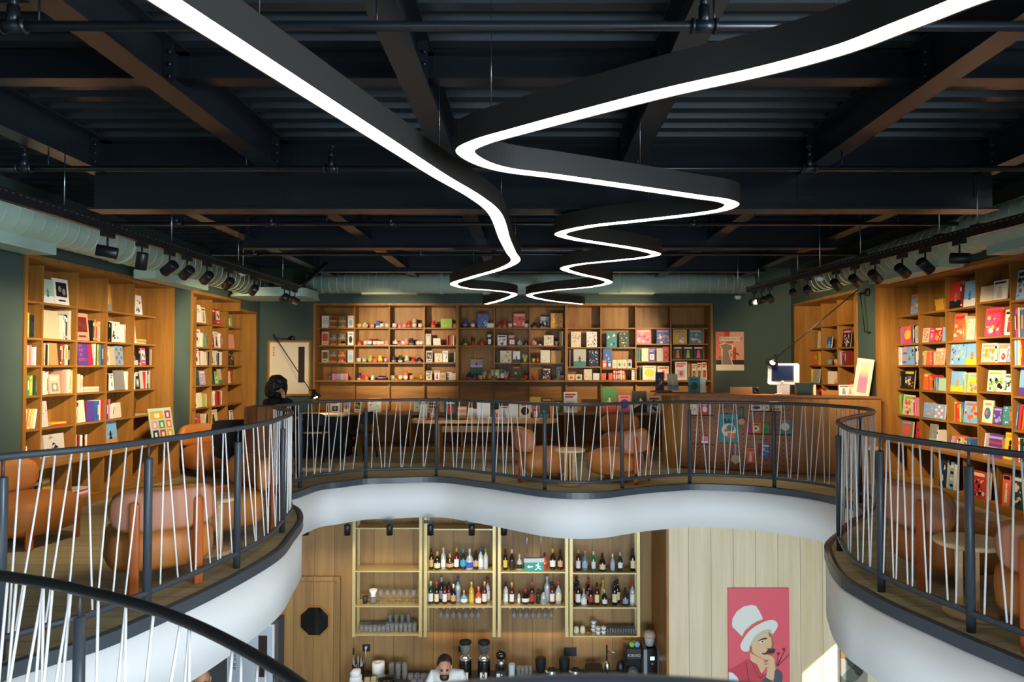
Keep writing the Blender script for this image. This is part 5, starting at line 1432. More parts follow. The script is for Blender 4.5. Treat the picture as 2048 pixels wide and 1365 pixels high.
# first section
for row, (a, b, c, d_) in enumerate([(('cr', 'lg'), ('re', 're'), ('gy', 'gy'), ('cr', 'sk')), (('be', 're'), ('sk', 're'), ('sk', 'bk'), ('wh', 'bk')), (('be', 'br'), ('gy', 're'), ('or', 're'), ('lg', 'sk'))]):
    y0 = [632, 664, 701][row]
    gbox(643, 657, y0, row, list(a), 'p', .08); mugbox(659, 673, 0, 0, row, b[1], False); mugbox(659, 673, 0, 0, row, b[0], True); mugbox(676, 691, 0, 0, row, c[1], False); mugbox(676, 691, 0, 0, row, c[0], True)
    gbox(695, 707, y0, row, list(d_), 'b', .08)
for x, r_, k, c, c2, dz in [
    (718, 0, 'M', 'ye', None, 0), (729, 0, 'T', 'cr', 'ye', 0), (743, 0, 'M', 'sa', 'co', 0), (755, 0, 'V', 'bl', 'wh', 0), (763, 0, 'M', 'wh', None, 0), (773, 0, 'M', 'cr', 'sa', 0),
    (788, 0, 'M', 'wh', None, 0), (799, 0, 'M', 'pk', 'sa', 0), (808, 0, 'M', 'sa', None, 0), (817, 0, 'V', 're', None, 0), (828, 0, 'M', 'cr', None, 0), (828, 0, 'M', 'be', None, .086), (840, 0, 'M', 'cr', 'or', 0), (866, 0, 'V', 're', None, 0), (911, 0, 'M', 'mu', None, 0),
    (718, 1, 'T', 're', None, 0), (730, 1, 'M', 'cr', 'sa', 0), (738, 1, 'M', 'wh', 'bl', 0), (749, 1, 'M', 'wh', None, 0), (746.5, 1, 'D', 're', None, .1), (757, 1, 'M', 'wh', 'sa', 0), (764, 1, 'M', 'cr', None, 0), (772, 1, 'T', 'sa', 'cr', 0),
    (790, 1, 'T', 'wh', 'nb', 0), (798, 1, 'M', 're', None, 0), (805, 1, 'M', 'wh', None, 0), (812, 1, 'V', 'sa', None, 0), (822, 1, 'V', 'nb', None, 0), (836, 1, 'M', 'wh', None, 0), (844, 1, 'M', 'cr', None, 0),
    (717, 2, 'M', 'lg', None, 0), (728, 2, 'M', 'mi', None, 0), (740, 2, 'V', 'lm', None, 0), (749, 2, 'M', 'co', 'pk', 0), (760, 2, 'V', 'ye', None, 0), (771, 2, 'M', 'pk', 'bl', 0),
    (787, 2, 'V', 'nb', None, 0), (800, 2, 'V', 'dg', 'wh', 0), (813, 2, 'V', 'mi', None, 0), (820, 2, 'D', 'pk', None, 0), (827, 2, 'T', 're', None, 0), (838, 2, 'T', 'nb', 'sa', 0),
    (716, 3, 'V', 'nb', 'wh', 0), (724, 3, 'T', 're', None, 0), (733, 3, 'M', 'co', None, 0), (745, 3, 'M', 'mi', 'cr', 0), (763, 3, 'D', 'pu', None, 0), (763, 3, 'D', 'pk', None, .0265), (763, 3, 'D', 'nb', None, .053),
    (784, 3, 'M', 'mi', None, 0), (792, 3, 'M', 'br', None, 0), (800, 3, 'M', 'cr', None, 0), (811, 3, 'M', 'wh', None, 0), (811, 3, 'M', 'co', None, .086), (823, 3, 'M', 'sa', None, 0), (833, 3, 'D', 'lm', None, 0), (842, 3, 'T', 'mu', None, 0),
    (945, 0, 'M', 'wh', None, 0), (930, 0, 'V', 'pu', None, .027), (930, 0, 'D', 'nb', None, 0), (1000, 0, 'M', 're', None, 0), (1009, 0, 'V', 're', None, 0), (1020, 0, 'M', 'wh', None, 0), (1054, 0, 'M', 'wh', None, 0), (1069, 0, 'T', 'nb', None, 0), (1084, 0, 'M', 'nb', None, 0),
    (930, 1, 'V', 'dg', 'ye', 0), (946, 1, 'C', 're', 'bk', 0), (963, 1, 'T', 're', None, 0), (1039, 1, 'T', 'mi', 'mi', 0), (1052, 1, 'M', 'nb', None, 0), (1068, 1, 'T', 'sa', None, 0), (1079, 1, 'M', 'nb', 'wh', 0), (1113, 1, 'C', 'pk', 'bk', 0),
    (1050, 2, 'C', 'lm', 'cr', 0), (1066, 2, 'C', 'lm', 'bk', 0), (1075, 2, 'C', 're', 'br', 0),
    (938, 3, 'T', 'nb', None, .027), (950, 3, 'M', 'nb', None, .027), (944, 3, 'D', 'pk', None, 0), (960, 3, 'M', 'be', None, 0), (968, 3, 'C', 'mu', 'lg', 0), (979, 3, 'V', 'tn', None, 0), (990, 3, 'D', 're', None, 0), (1004, 3, 'V', 'cr', 'dg', 0), (1012, 3, 'C', 'pk', 'lg', 0), (1027, 3, 'D', 'mi', None, 0), (1044, 3, 'D', 'lm', None, 0), (1053, 3, 'C', 're', 'bk', 0), (1068, 3, 'C', 're', 'tn', 0), (1092, 3, 'D', 'co', None, 0), (1116, 3, 'D', 'be', None, 0), (1126, 3, 'C', 'pk', 'nb', 0)]:
    front = dz == 0 and k == 'D' and r_ == 3 and x in (990, 1027, 1092, 1116)
    pot(k, x, r_, c, c2, dz, Y=13.24 if front else 13.29)
gbox(881, 904, 638, 0, ['lm', 'mi'], 'n', .05)
gbox(850.5, 862, 668, 1, ['lg', 'cr', 'tn'], 'f', .03, name='notebook', cat='notebook'); gbox(866, 881, 677, 1, ['cr', 'wh'], 'n', .1)
for i, (c, x) in enumerate((('re', 893), ('dr', 897.5), ('co', 901), ('cr', 905))): gbox(x, x + 3.2, 672 - i % 2, 1, [c], 'n', .14, name='notebook', cat='notebook')
gbox(852, 865, 702, 2, ['lg', 'dg', 'sa'], 'p', .03, name='notebook', cat='notebook'); gbox(869, 884, 707, 2, ['cr', 'sa', 'gy'], 'x', .03, Y=13.22); gbox(885, 896, 702, 2, ['wh', 'la', 'bl'], 'x', .03); gbox(908, 911, 704, 2, ['mi'], 'n', .12, lean=0)
for i, (c, a) in enumerate((('nb', 'wh'), ('pk', 'bl'), ('la', 'co'), ('lg', 're'), ('pk', 'or'))): gbox(656 + i * 8.2, 663.6 + i * 8.2, 748 + (i == 0) * 3, 3, [c, a], 'd', .06, name='soap_box')
gbox(852, 864, 742, 3, ['cr', 'dg', 'bk'], 'k', .03); gbox(869, 880, 742, 3, ['wh', 're', 'nb'], 'f', .03); gbox(880.5, 892, 746, 3, ['be', 'tn', 'sa'], 'c', .04); gbox(894, 904, 743, 3, ['bl', 'wh', 'sk'], 'w', .04, Y=13.31); gbox(898, 914, 747, 3, ['cr', 'be'], 'n', .05, Y=13.24)
gbox(955, 977, 628, 0, ['bl', 're', 'lg', 'dg'], 'k', .03, name='notebook', cat='notebook'); gbox(974, 988, 647, 0, ['cr'], 'n', .08, Y=13.22); gbox(1026.5, 1051, 627, 0, ['co', 'cr', 'pk', 're'], 'k', .03, name='notebook', cat='notebook', Y=13.32); gbox(1080, 1099, 633, 0, ['gy', 'lg', 'nb'], 't', .02, Y=13.36, name='notebook', cat='notebook'); gbox(1101, 1126, 627, 0, ['mu', 'hp', 'cr'], 'd', .03, name='notebook', cat='notebook')
gbox(974, 984, 668, 1, ['bk', 'wh'], 't', .05); gbox(995, 1013, 671, 1, ['wh', 'nb', 'or', 'sk'], 'k', .03, name='notebook', cat='notebook'); gbox(1016, 1032, 670, 1, ['dr', 'cr', 'wh'], 't', .05); gbox(1088, 1107, 671, 1, ['cr', 'pk', 'bk', 'gr'], 'd', .02, name='notebook', cat='notebook'); gbox(1119, 1122, 663, 1, ['tn'], 'n', .12); gbox(1123, 1126, 663, 1, ['cr'], 'n', .12)
gbox(994, 998, 703, 2, ['dg'], 'n', .1); gbox(1000, 1023, 702, 2, ['cr', 'or', 'gr', 'sa'], 'd', .03, name='notebook', cat='notebook'); gbox(1026, 1040, 703, 2, ['wh', 'dg', 'bk'], 's', .03, name='notebook', cat='notebook'); gbox(1081, 1100, 701, 2, ['cr', 'wh', 'lg'], 'x', .03, name='notebook', cat='notebook'); gbox(1102, 1122, 702, 2, ['tn', 'co', 'lm', 'gr'], 'd', .03, name='notebook', cat='notebook')
gbox(942, 965, 735, 3, ['dg', 'gy'], 'n', .06, Y=13.38); gbox(941, 965, 719, 3, ['gy', 'la', 'dr'], 's', .06, dz=.245, Y=13.38)
gbox(994, 1018, 729, 3, ['br', 'dg', 'tn'], 'p', .02, Y=13.40, name='notebook', cat='notebook'); gbox(1022, 1043, 731, 3, ['br', 'dg', 'mu'], 'b', .02, Y=13.38, name='notebook', cat='notebook'); gbox(1085, 1103, 736, 3, ['nb', 'ye', 'lg'], 'k', .02, Y=13.37, name='notebook', cat='notebook'); gbox(1112, 1124, 733, 3, ['gy', 'mi'], 'f', .02, Y=13.38, name='notebook', cat='notebook')
z, ci = zrow(990, 3)
t = thing('photo_frame', 'green rounded photo frame standing on the long bottom shelf of the back wall', 'frame', ((990 - CX) * 13.3 / F, 13.33, z)); MB().rbox(-.085, .085, -.008, .008, 0, .2, .002).build('frame', glaze('lm'), t); MB().box(-.062, .062, -.0095, -.0082, .03, .15).build('photo', pm('cr'), t)
mb = MB()
for k in range(4): mb.lathe([(0, 0), (.012, 0), (.010, .05), (0, .055)], 8, c=(-.04 + .025 * k, -.012, .032))
mb.build('figures', pm('gy'), t)
# last section: children's boxes, cards and picture books
BOOKNAME[0] = 'picture_book'
for x0, x1, y, r_, cols, st in [(1142, 1162, 664, 1, ['cr', 'gr', 'br', 'mu'], 'd'), (1173, 1194, 664, 1, ['wh', 'bk', 'co', 'gr'], 'd'), (1213, 1234, 664.5, 1, ['te', 'cr', 'dg'], 'x'), (1238, 1258, 665, 1, ['dg', 'cr', 'lm', 'sa'], 'd'),
                                (1273, 1302, 658, 1, ['pk', 'cr', 'hp', 'sa'], 'k'), (1313, 1340, 658, 1, ['bl', 'pk', 'wh', 'sa'], 'k'), (1346, 1374, 658, 1, ['ye', 'pk', 'la', 'wh'], 'k'), (1378, 1405, 658, 1, ['te', 'sa', 'wh', 'pk'], 'k'),
                                (1147, 1172, 699, 2, ['lg', 'te', 'br', 'co'], 's'), (1177, 1197, 700, 2, ['nb', 'wh', 'la', 'cr'], 'd'), (1206, 1224, 698, 2, ['bl', 'sk', 'sa'], 'x'), (1283, 1297, 697, 2, ['cr', 'lg', 'sa'], 'd'), (1297, 1311, 697, 2, ['pu', 'la', 'wh'], 't'), (1313, 1326, 697, 2, ['lg', 'gy'], 'n'), (1326, 1338, 694, 2, ['re', 'dr', 'co'], 'b'),
                                (1346, 1365, 693, 2, ['bk', 'co', 'cr', 'sa'], 'f'), (1366, 1386, 693, 2, ['bk', 'lm', 'wh', 'lm'], 'f'), (1387, 1407, 693, 2, ['bk', 'hp', 'cr', 'hp'], 'f')]:
    gbox(x0, x1, y, r_, cols, st, .025, name='picture_book', cat='picture book')
for x0, x1, y, cols, st in [(1136, 1149, 749, ['cr', 'co', 're'], 'b'), (1151, 1164, 749, ['cr', 'gr', 'dg'], 'b'), (1168, 1184, 739, ['cr', 'lg', 'be'], 'd'), (1186, 1200, 747, ['wh', 'lg'], 'n'), (1202, 1212, 747, ['co', 're'], 'n'), (1217, 1225, 747, ['co', 'or'], 'n'), (1263, 1276, 741, ['wh', 'mu', 'sk'], 'w'),
                            (1285, 1312, 732, ['cr', 'ye', 'mu'], 'c'), (1315, 1338, 733, ['cr', 'co', 're'], 'f'), (1350, 1374, 724, ['wh', 'hp', 'lg', 'dg'], 't'), (1375, 1381, 730, ['tn'], 'n'), (1383, 1393, 728, ['cr', 'mu', 'dg'], 't'), (1394, 1403, 726, ['cr', 're', 'br'], 't'), (1404, 1414, 725, ['cr', 're', 'dr'], 't')]:
    gbox(x0, x1, y, 3, cols, st, .04)
for i, (c, y) in enumerate((('co', 741), ('hp', 742), ('mg', 741), ('be', 741), ('co', 742))): gbox(1226.5 + i * 4.6, 1230.6 + i * 4.6, y, 3, [c, 'cr'], 't', .1, name='notebook', cat='notebook')
for i, (c, a) in enumerate((('co', 'wh'), ('bl', 'cr'), ('cr', 'be'), ('cr', 'gr'), ('cr', 'tn'), ('lg', 'nb'))): gbox(1204.5 + i * 10, 1213.5 + i * 10, 721 - i * .3, 2, [c, a], 'b', .06, Y=13.22, name='card_box')
gbox(1274, 1277, 696, 2, ['te'], 'n', .16, name='notebook', cat='notebook'); gbox(1278, 1281, 697, 2, ['gr'], 'n', .16, name='notebook', cat='notebook'); gbox(1278.5, 1282, 735, 3, ['dg'], 'n', .14, name='notebook', cat='notebook'); gbox(1138.5, 1141, 700, 2, ['gy'], 'n', .14, name='notebook', cat='notebook')
BOOKNAME[0] = 'book'
# small objects in the till pigeonholes
Dk = BC['D']


def inD(col, row, x, d=.06): return Dk.W(Dk.cols[col] + x, Dk.rec + d, (Dk.rows[col][row] if row < 5 else .56) + .0008)


t = thing('framed_print', 'small pale print in a gold frame in the till pigeonholes', 'picture', tuple(inD(0, 1, .06, .12) + Vector((0, 0, .003))), -PI / 2, rot=(-.08, 0, -PI / 2)); mb = MB()
for a, b, c, d_ in ((0, .36, 0, .02), (0, .36, .32, .34), (0, .02, .02, .32), (.34, .36, .02, .32)): mb.box(a, b, 0, .02, c, d_)
mb.build('frame', M_BRASS, t); MB().box(.02, .34, .008, .014, .02, .32).build('mount', pm('cr'), t); MB().box(.1, .26, .007, .0079, .08, .26).build('print', pm('lg'), t)
t = thing('potted_plant', 'small trailing plant in a tan pot in the till pigeonholes', 'plant', tuple(inD(1, 2, .45, .1))); MB().lathe([(0, 0), (.06, 0), (.075, .1), (.066, .1), (.06, .09), (0, .09)], 14).build('pot', M_CLAY, t); mb = MB()
for i in range(50):
    a = rnd.uniform(0, 2 * PI); e = rnd.uniform(-.2, 1.2); L = rnd.uniform(.06, .14); d = Vector((math.cos(a) * math.cos(e), math.sin(a) * math.cos(e), math.sin(e))); s = d.cross(Vector((0, 0, 1))).normalized() * .014; b = Vector((0, 0, .1)) + d * .03; m_ = b + d * L * .5
    mb.add([b, m_ + s, b + d * L, m_ - s], [(0, 1, 2, 3)])
mb.build('leaves', mat('dark_leaf', '#2e5138', .5), t)
for lab, col, row, x, fn in (('grey pot beside the trailing plant in the till pigeonholes', 1, 2, .12, lambda: MB().lathe([(0, 0), (.05, 0), (.055, .11), (.05, .11), (.046, .01), (0, .01)], 14).mesh('plant_pot', glaze('gy'))),):
    place('plant_pot', lab, 'pot', None, inD(col, row, x, .1), 0, fn(), [])
for lab, col, row, x, c in (('salmon lidded pot low in the till pigeonholes', 1, 3, .42, 'sa'),):
    o = pot('T', 1000, 0, c, 'or'); o.location = inD(col, row, x, .1); o['label'] = lab; o['group'] = ''; del o['group']
for lab, x, c in (('red mug low in the right column of the till pigeonholes', .34, 're'), ('pink mug low in the right column of the till pigeonholes', .5, 'pk')):
    o = pot('M', 1000, 0, c, None); o.location = inD(2, 3, x, .1); o['label'] = lab; del o['group']
# small boxes of the right bookcase and a board of labels by the left one
Ek = BC['E']
for k in range(2): tag(MB().rbox(0, .17, 0, .1, 0, .075, .004).build('gift_box', pm('mu'), None, Ek.W(-8.86 + .02 * (1 - k), Ek.rec + .04, Ek.rows[1][0] + .0008 + .0758 * k), (0, 0, Ek.rz)), ['mustard gift box at the bottom of the pair, top row of the right bookcase', 'mustard gift box at the top of the pair, top row of the right bookcase'][k], 'box', 'small mustard boxes')
pa = Vector((-5.03, 9.36, .5612))
t = thing('display_board', 'mint display board of nine coloured pictures leaning on the left bench', 'sign', tuple(pa), PI / 2, rot=(-.2, 0, PI / 2 - .25)); mb = MB(); mb.rbox(-.2, .2, 0, .02, .02, .46, .005); mb.build('board', pm('mi'), t)
for i in range(3):
    for j in range(3):
        if (i, j) == (1, 2): continue
        wd = .22 if (i, j) == (0, 2) else .1
        c = [['nb', 're', 'mu'], ['pk', 'gr', 'co'], ['mu', 'mu', 'mg']][j][i]; x = -.18 + i * .125; mb = MB(); z = .05 + j * .13
        mb.poly([(x, -.0012, z), (x + wd, -.0012, z), (x + wd, -.0012, z + .11), (x, -.0012, z + .11)]); mb.poly([(x + wd * .3, -.002, z + .02), (x + wd * .7, -.002, z + .02), (x + wd * .7, -.002, z + .08), (x + wd * .3, -.002, z + .08)], 1); mb.build('picture_tile', [pm(c), pm('cr')], t)
MB().box(-.1, -.08, -.02, .03, 0.01, .019).box(.08, .1, -.02, .03, 0.01, .019).build('easel', M_BLACK, t)
# books lying about in the left and right benches
for i, (x, c) in enumerate(((7.2, 'nb'), (7.36, 'mu'), (7.62, 'bk'))): book_face(BC['A'].W(x, .05, .1008), PI / 2, .13, .27, .02, [c, 'cr', 'or'], 'k', f'{PAL[c][0]} book upright in the open cubby under the left bookcase', 'books in the left bench', .1)
for i, c in enumerate(('pk', 'wh', 're', 'lg')): book_flat(BC['A'].W(7.75, .0, .1008 + .0205 * i), PI / 2, .28, .02, .2, c, f'{PAL[c][0]} book in the low pile under the left bookcase', 'low pile under the left bookcase')
BOOKNAME[0] = 'picture_book'
Eb = [(-8.5, 'S30:nb,sk,la'), (-8.35, 'F9x30:lm,cr:n'), (-7.92, 'S31:te,sk,ye,bl'), (-7.75, 'F26x30:re,bk,cr:k')]
xx = -8.5
for c, w_, h_, st in [('nb', .14, .34, 'x'), ('mi', .05, .28, 'n'), ('sk', .06, .33, 'w'), ('cr', .05, .31, 'n'), ('lm', .045, .3, 'n'), ('re', .24, .3, 'k'), ('or', .05, .36, 'n'), ('co', .12, .34, 'f'), ('dg', .24, .36, 'k'), ('co', .05, .38, 'n'), ('te', .05, .36, 'n'), ('dr', .2, .34, 'd')]:
    book_face(Ek.W(xx, .11, .1008), Ek.rz, w_, h_, .03, [c, 'cr', 'bk'], st, uniq(f'{{o}} {PAL[c][0]} picture book in the open cubbies under the right bookcase', 0), 'books in the right bench', .08)
    xx += w_ + .012
    for dv in (-7.97, -7.4, -6.8):
        if dv - .03 - .2 < xx < dv + .03: xx = dv + .03
BOOKNAME[0] = 'book'
# ------------------------------------------------------------------ bar on the lower floor
SY = 10.08                                   # front of the brass shelving


def bxp(x, Y=SY): return (x - CX) * Y / F * 1.0


def bzp(y, Y=SY): return at(1000, y, Y).z


# counter
t = thing('bar_counter', 'dark stone back counter along the oak bar wall', 'counter', (-.5, 10.05, LOW))
CZ = -3.0
MB().box(-2.15, 2.28, -.36, .34, CZ - LOW - .04, CZ - LOW).build('counter_top', mat('dark_stone', '#3b3733', .35), t)
MB().box(-2.1, 2.28, -.3, .34, 0, CZ - LOW - .041).build('carcase', M_DOAK, t)
# brass shelf frames hung from the ceiling
BAYS = [(711, 843, [1056, 1142, 1212, 1269]), (853, 989, [1058, 1143, 1213]), (999, 1133, [1144, 1213]), (1142, 1275, [1146, 1215, 1272])]
SH = {}
for b, (xa, xb, ys) in enumerate(BAYS):
    Xa, Xb = bxp(xa), bxp(xb); zb = bzp(1274)
    t = thing('brass_shelving', f'brass hanging shelf unit, {ords[b]} bay from the oak door', 'shelving', ((Xa + Xb) / 2, SY, zb), 0, 'brass shelving bays'); W_ = (Xb - Xa) / 2
    for s in (-1, 1):
        MB().box(s * W_ - .022, s * W_ + .022, -.02, .02, 0, -.565 - zb).build('upright', M_BRASS, t)
        MB().box(s * W_ - .02, s * W_ + .02, .24, .28, 0, -.565 - zb).build('upright', M_BRASS, t)
    for k, y in enumerate(ys):
        z = bzp(y); MB().box(-W_ + .023, W_ - .023, -.015, .29, z - zb - .018, z - zb).build('shelf', M_BRASS, t); SH[(b, k)] = z + .0008
    if b in (1, 2):
        for j in range(8):
            x = -W_ + .16 + j * (2 * W_ - .32) / 7; MB().box(x - .008, x + .008, .02, .24, SH[(b, len(ys) - 1)] - zb - .05, SH[(b, len(ys) - 1)] - zb - .03).build('glass_rail', M_BRASS, t)


def glass_m(name, c, a=.0): return mat('glass_' + name, c, .08, spec=.6, coat=.4)


BG = {'brown': ('#2a1109', 'amber'), 'dark': ('#12100e', 'black'), 'clear': ('#aab3ae', 'clear'), 'red': ('#5c0f10', 'dark red'), 'green': ('#123a24', 'green'), 'blue': ('#7fa3b5', 'pale blue'), 'yellow': ('#c99a2a', 'yellow'), 'orange': ('#c4532e', 'orange'), 'bgreen': ('#1f7a3a', 'bright green'), 'navy': ('#1d2530', 'navy'), 'aqua': ('#5f8f84', 'aqua')}
PROF = {'t': [(0, 0), (.038, 0), (.041, .008), (.041, .18), (.034, .21), (.016, .235), (.0145, .30), (.016, .302), (.016, .31)],
        's': [(0, 0), (.05, 0), (.054, .01), (.054, .11), (.04, .15), (.016, .175), (.0145, .24), (.016, .25)],
        'r': [(0, 0), (.04, 0), (.062, .03), (.066, .07), (.05, .115), (.018, .14), (.0145, .2), (.016, .21)],
        'd': [(0, 0), (.036, 0), (.046, .01), (.049, .08), (.05, .15), (.036, .19), (.016, .22), (.0145, .29), (.016, .30)]}
M_CAPS = {k: mat('cap_' + k, c, .4) for k, c in {'gold': '#c9a24a', 'black': '#1c1a1a', 'red': '#b3362a', 'white': '#e6e2d8', 'blue': '#2b4fb0', 'teal': '#2a8fae', 'cork': '#c79a62', 'silver': '#b9bcc0', 'green': '#5d9a4a', 'peach': '#e2836a'}.items()}
M_LABELS = {k: mat('bottle_label_' + k, c, .6) for k, c in {'white': '#e6e3da', 'cream': '#e5d3a4', 'blue': '#3a57b0', 'teal': '#2f9cc0', 'black': '#232220', 'red': '#a5362c', 'silver': '#aeb4bd', 'grey': '#8d97a6', 'yellow': '#d7bb45', 'tan': '#c59b6a'}.items()}


def bottle(x, b, k, h_px, kind, gl, cap, lab, depth=.10):
    z = SH[(b, k)]; Y = SY + depth; X = bxp(x, Y); pr = PROF[kind]; H = pr[-1][1]; s = h_px * Y / F / H
    r = pr[3][0]; key = (kind, gl)
    body = shape(('bt',) + key, lambda: MB().lathe(pr, 18).mesh('bottle', glass_m(gl, BG[gl][0])))
    capm = shape(('bc', kind, cap), lambda: MB().lathe([(.0175, H - .055), (.0175, H + .004), (0, H + .004)], 12).mesh('cap', M_CAPS[cap]))
    zr = {'t': (.04, .15), 's': (.025, .095), 'r': (.04, .09), 'd': (.05, .14)}[kind]
    rr_ = {'t': .0418, 's': .0548, 'r': .0672, 'd': .0512}[kind]

    def labm():
        mb = MB(); n = 9; vs = []
        for i in range(n + 1):
            a = -PI / 2 - 1.15 + 2.3 * i / n; vs += [(rr_ * math.cos(a), rr_ * math.sin(a), zr[0]), (rr_ * math.cos(a), rr_ * math.sin(a), zr[1])]
        mb.add(vs, [(2 * i, 2 * i + 2, 2 * i + 3, 2 * i + 1) for i in range(n)], 0, True)
        return mb.mesh('label', M_LABELS[lab])
    labmesh = shape(('bl', kind, lab), labm)
    shp = {'t': 'tall', 's': 'squat', 'r': 'round', 'd': 'broad'}[kind]
    rown = ['top', 'middle', 'lower', 'bottom'][k]
    o = place('bottle', uniq(f'{{o}} {shp} {BG[gl][1]} bottle, {cap} cap, {lab} label, {rown} shelf, {ords[b]} brass bay', 0), 'bottle', 'bottles on the brass shelves', (X, Y, z), rnd.uniform(-.2, .2), body, [('cap', capm), ('label', labmesh)])
    o.scale = (s * .88, s * .88, s); return o


for a in [(864, 1, 1, 40, 't', 'brown', 'black', 'tan'), (876, 1, 1, 34, 's', 'dark', 'gold', 'cream'), (888, 1, 1, 42, 't', 'clear', 'silver', 'white'), (901, 1, 1, 30, 'r', 'brown', 'cork', 'tan'), (914, 1, 1, 42, 't', 'red', 'gold', 'white'), (927, 1, 1, 40, 'd', 'navy', 'teal', 'teal'), (940, 1, 1, 40, 's', 'clear', 'silver', 'blue'), (952, 1, 1, 37, 'd', 'dark', 'black', 'tan'), (962, 1, 1, 42, 't', 'clear', 'blue', 'white'), (972, 1, 1, 40, 't', 'clear', 'green', 'silver'),
          (863, 1, 2, 44, 't', 'green', 'silver', 'white'), (875, 1, 2, 42, 't', 'dark', 'red', 'cream'), (884.5, 1, 2, 47, 't', 'navy', 'silver', 'grey', .2), (891, 1, 2, 42, 't', 'red', 'black', 'white'), (899, 1, 2, 38, 't', 'red', 'black', 'tan', .18), (908, 1, 2, 38, 'd', 'dark', 'white', 'tan'), (917, 1, 2, 48, 't', 'clear', 'blue', 'grey', .2), (929, 1, 2, 26, 'r', 'blue', 'cork', 'white'), (944, 1, 2, 42, 't', 'yellow', 'gold', 'yellow'), (958, 1, 2, 33, 's', 'orange', 'peach', 'white'), (970, 1, 2, 43, 't', 'red', 'gold', 'white'), (976, 1, 2, 44, 't', 'clear', 'red', 'white', .2),
          (1011, 2, 0, 40, 't', 'dark', 'black', 'yellow'), (1024, 2, 0, 39, 'd', 'dark', 'silver', 'black'), (1039, 2, 0, 30, 's', 'clear', 'silver', 'black'), (1054, 2, 0, 32, 't', 'clear', 'silver', 'white'), (1089, 2, 0, 33, 's', 'orange', 'black', 'red'), (1105, 2, 0, 41, 'd', 'brown', 'gold', 'white'), (1120, 2, 0, 39, 'd', 'brown', 'black', 'tan'),
          (1012, 2, 1, 42, 't', 'clear', 'black', 'white'), (1024, 2, 1, 41, 't', 'red', 'gold', 'white'), (1038, 2, 1, 25, 't', 'clear', 'black', 'white'), (1051, 2, 1, 29, 'r', 'dark', 'red', 'white'), (1064, 2, 1, 42, 't', 'brown', 'red', 'red'), (1076, 2, 1, 30, 't', 'dark', 'black', 'black'), (1087, 2, 1, 30, 's', 'clear', 'black', 'grey'), (1094, 2, 1, 50, 't', 'clear', 'silver', 'silver', .2), (1104, 2, 1, 43, 't', 'red', 'black', 'white'), (1116.5, 2, 1, 44, 'd', 'clear', 'red', 'cream'),
          (1156, 3, 0, 42, 't', 'red', 'gold', 'white'), (1169, 3, 0, 40, 'd', 'aqua', 'peach', 'silver'), (1186, 3, 0, 38, 't', 'bgreen', 'white', 'white'), (1204, 3, 0, 34, 's', 'brown', 'black', 'cream'), (1224, 3, 0, 33, 'd', 'clear', 'white', 'silver'), (1239, 3, 0, 36, 'd', 'green', 'silver', 'white'), (1264, 3, 0, 42, 't', 'dark', 'black', 'cream'),
          (1152, 3, 1, 50, 't', 'dark', 'black', 'red', .2), (1155.5, 3, 1, 46, 't', 'brown', 'black', 'white'), (1167, 3, 1, 32, 's', 'clear', 'cork', 'white'), (1177, 3, 1, 47, 't', 'dark', 'red', 'tan', .2), (1180.5, 3, 1, 38, 'd', 'brown', 'red', 'red'), (1193, 3, 1, 43, 't', 'red', 'black', 'cream'), (1205, 3, 1, 45, 't', 'yellow', 'gold', 'yellow', .2), (1208, 3, 1, 30, 's', 'dark', 'silver', 'white'), (1228, 3, 1, 46, 't', 'dark', 'black', 'cream'), (1233.5, 3, 1, 44, 't', 'dark', 'black', 'cream', .2), (1249, 3, 1, 33, 's', 'navy', 'black', 'grey'), (1263, 3, 1, 44, 't', 'clear', 'red', 'white')]:
    bottle(*a)

M_TG = thin_glass('thin_clear_glass')


def glassware(kind, x, z, Y, lab, grp, s=1.0, rot=0.0):
    key = {'tumbler': [(0, .002), (.034, 0), (.038, .09), (.036, .09), (.032, .008), (0, .008)], 'tall': [(0, .002), (.028, 0), (.034, .13), (.032, .13), (.027, .008), (0, .008)],
           'stem': [(0, 0), (.034, .0), (.034, .003), (.005, .008), (.004, .09), (.012, .1), (.036, .14), (.034, .2), (.032, .2), (.034, .142), (.01, .104), (0, .102)],
           'bowl': [(0, .0), (.02, .0), (.042, .03), (.044, .06), (.036, .09), (.034, .09), (.042, .06), (.018, .005), (0, .005)]}[kind]
    me = shape(('gw', kind), lambda: MB().lathe(key, 14).mesh('glass', M_TG))
    nm = {'tumbler': 'drinking_glass', 'tall': 'drinking_glass', 'stem': 'wine_glass', 'bowl': 'bowl_glass'}[kind]
    o = D.objects.new(nm, me); sc.collection.objects.link(o); o.location = ((x - CX) * Y / F, Y, z); o.scale = (s,) * 3
    if rot: o.rotation_euler = (rot, 0, 0)
    return tag(o, lab, 'glass', grp)


zb = SH[(0, 3)]
for i in range(7):
    for j in range(2): glassware('tumbler', 727 + i * 8.6, zb, SY + .08 + .11 * j, 'clear low tumbler in two rows on the bottom shelf of the first brass bay', 'low tumblers on the bottom shelf')
for i in range(7):
    for j in range(2): glassware('tall', 778 + i * 8.8, zb, SY + .08 + .11 * j, 'clear tall glass in two rows on the bottom shelf of the first brass bay', 'tall glasses on the bottom shelf')
for i in range(4): glassware('tall', 783 + i * 12, zb + .131, SY + .12, 'clear tall glass stacked on others on the bottom shelf of the first bay', 'stacked tall glasses', .9)
for i in range(6): glassware('stem', 764 + i * 13, SH[(0, 2)], SY + .1, 'clear stemmed glass on the lower shelf of the first brass bay', 'stemmed glasses beside the dripper', .95)
for b, x0, n in ((1, 884, 7), (2, 1029, 7)):
    for i in range(n):
        z = SH[(b, len(BAYS[b][2]) - 1)] - .028
        glassware('stem', x0 + i * 12.2, z, SY + .12, f'upside-down wine glass hanging under the {ords[b]} brass bay', f'wine glasses hanging under the {ords[b]} bay', .98, PI)
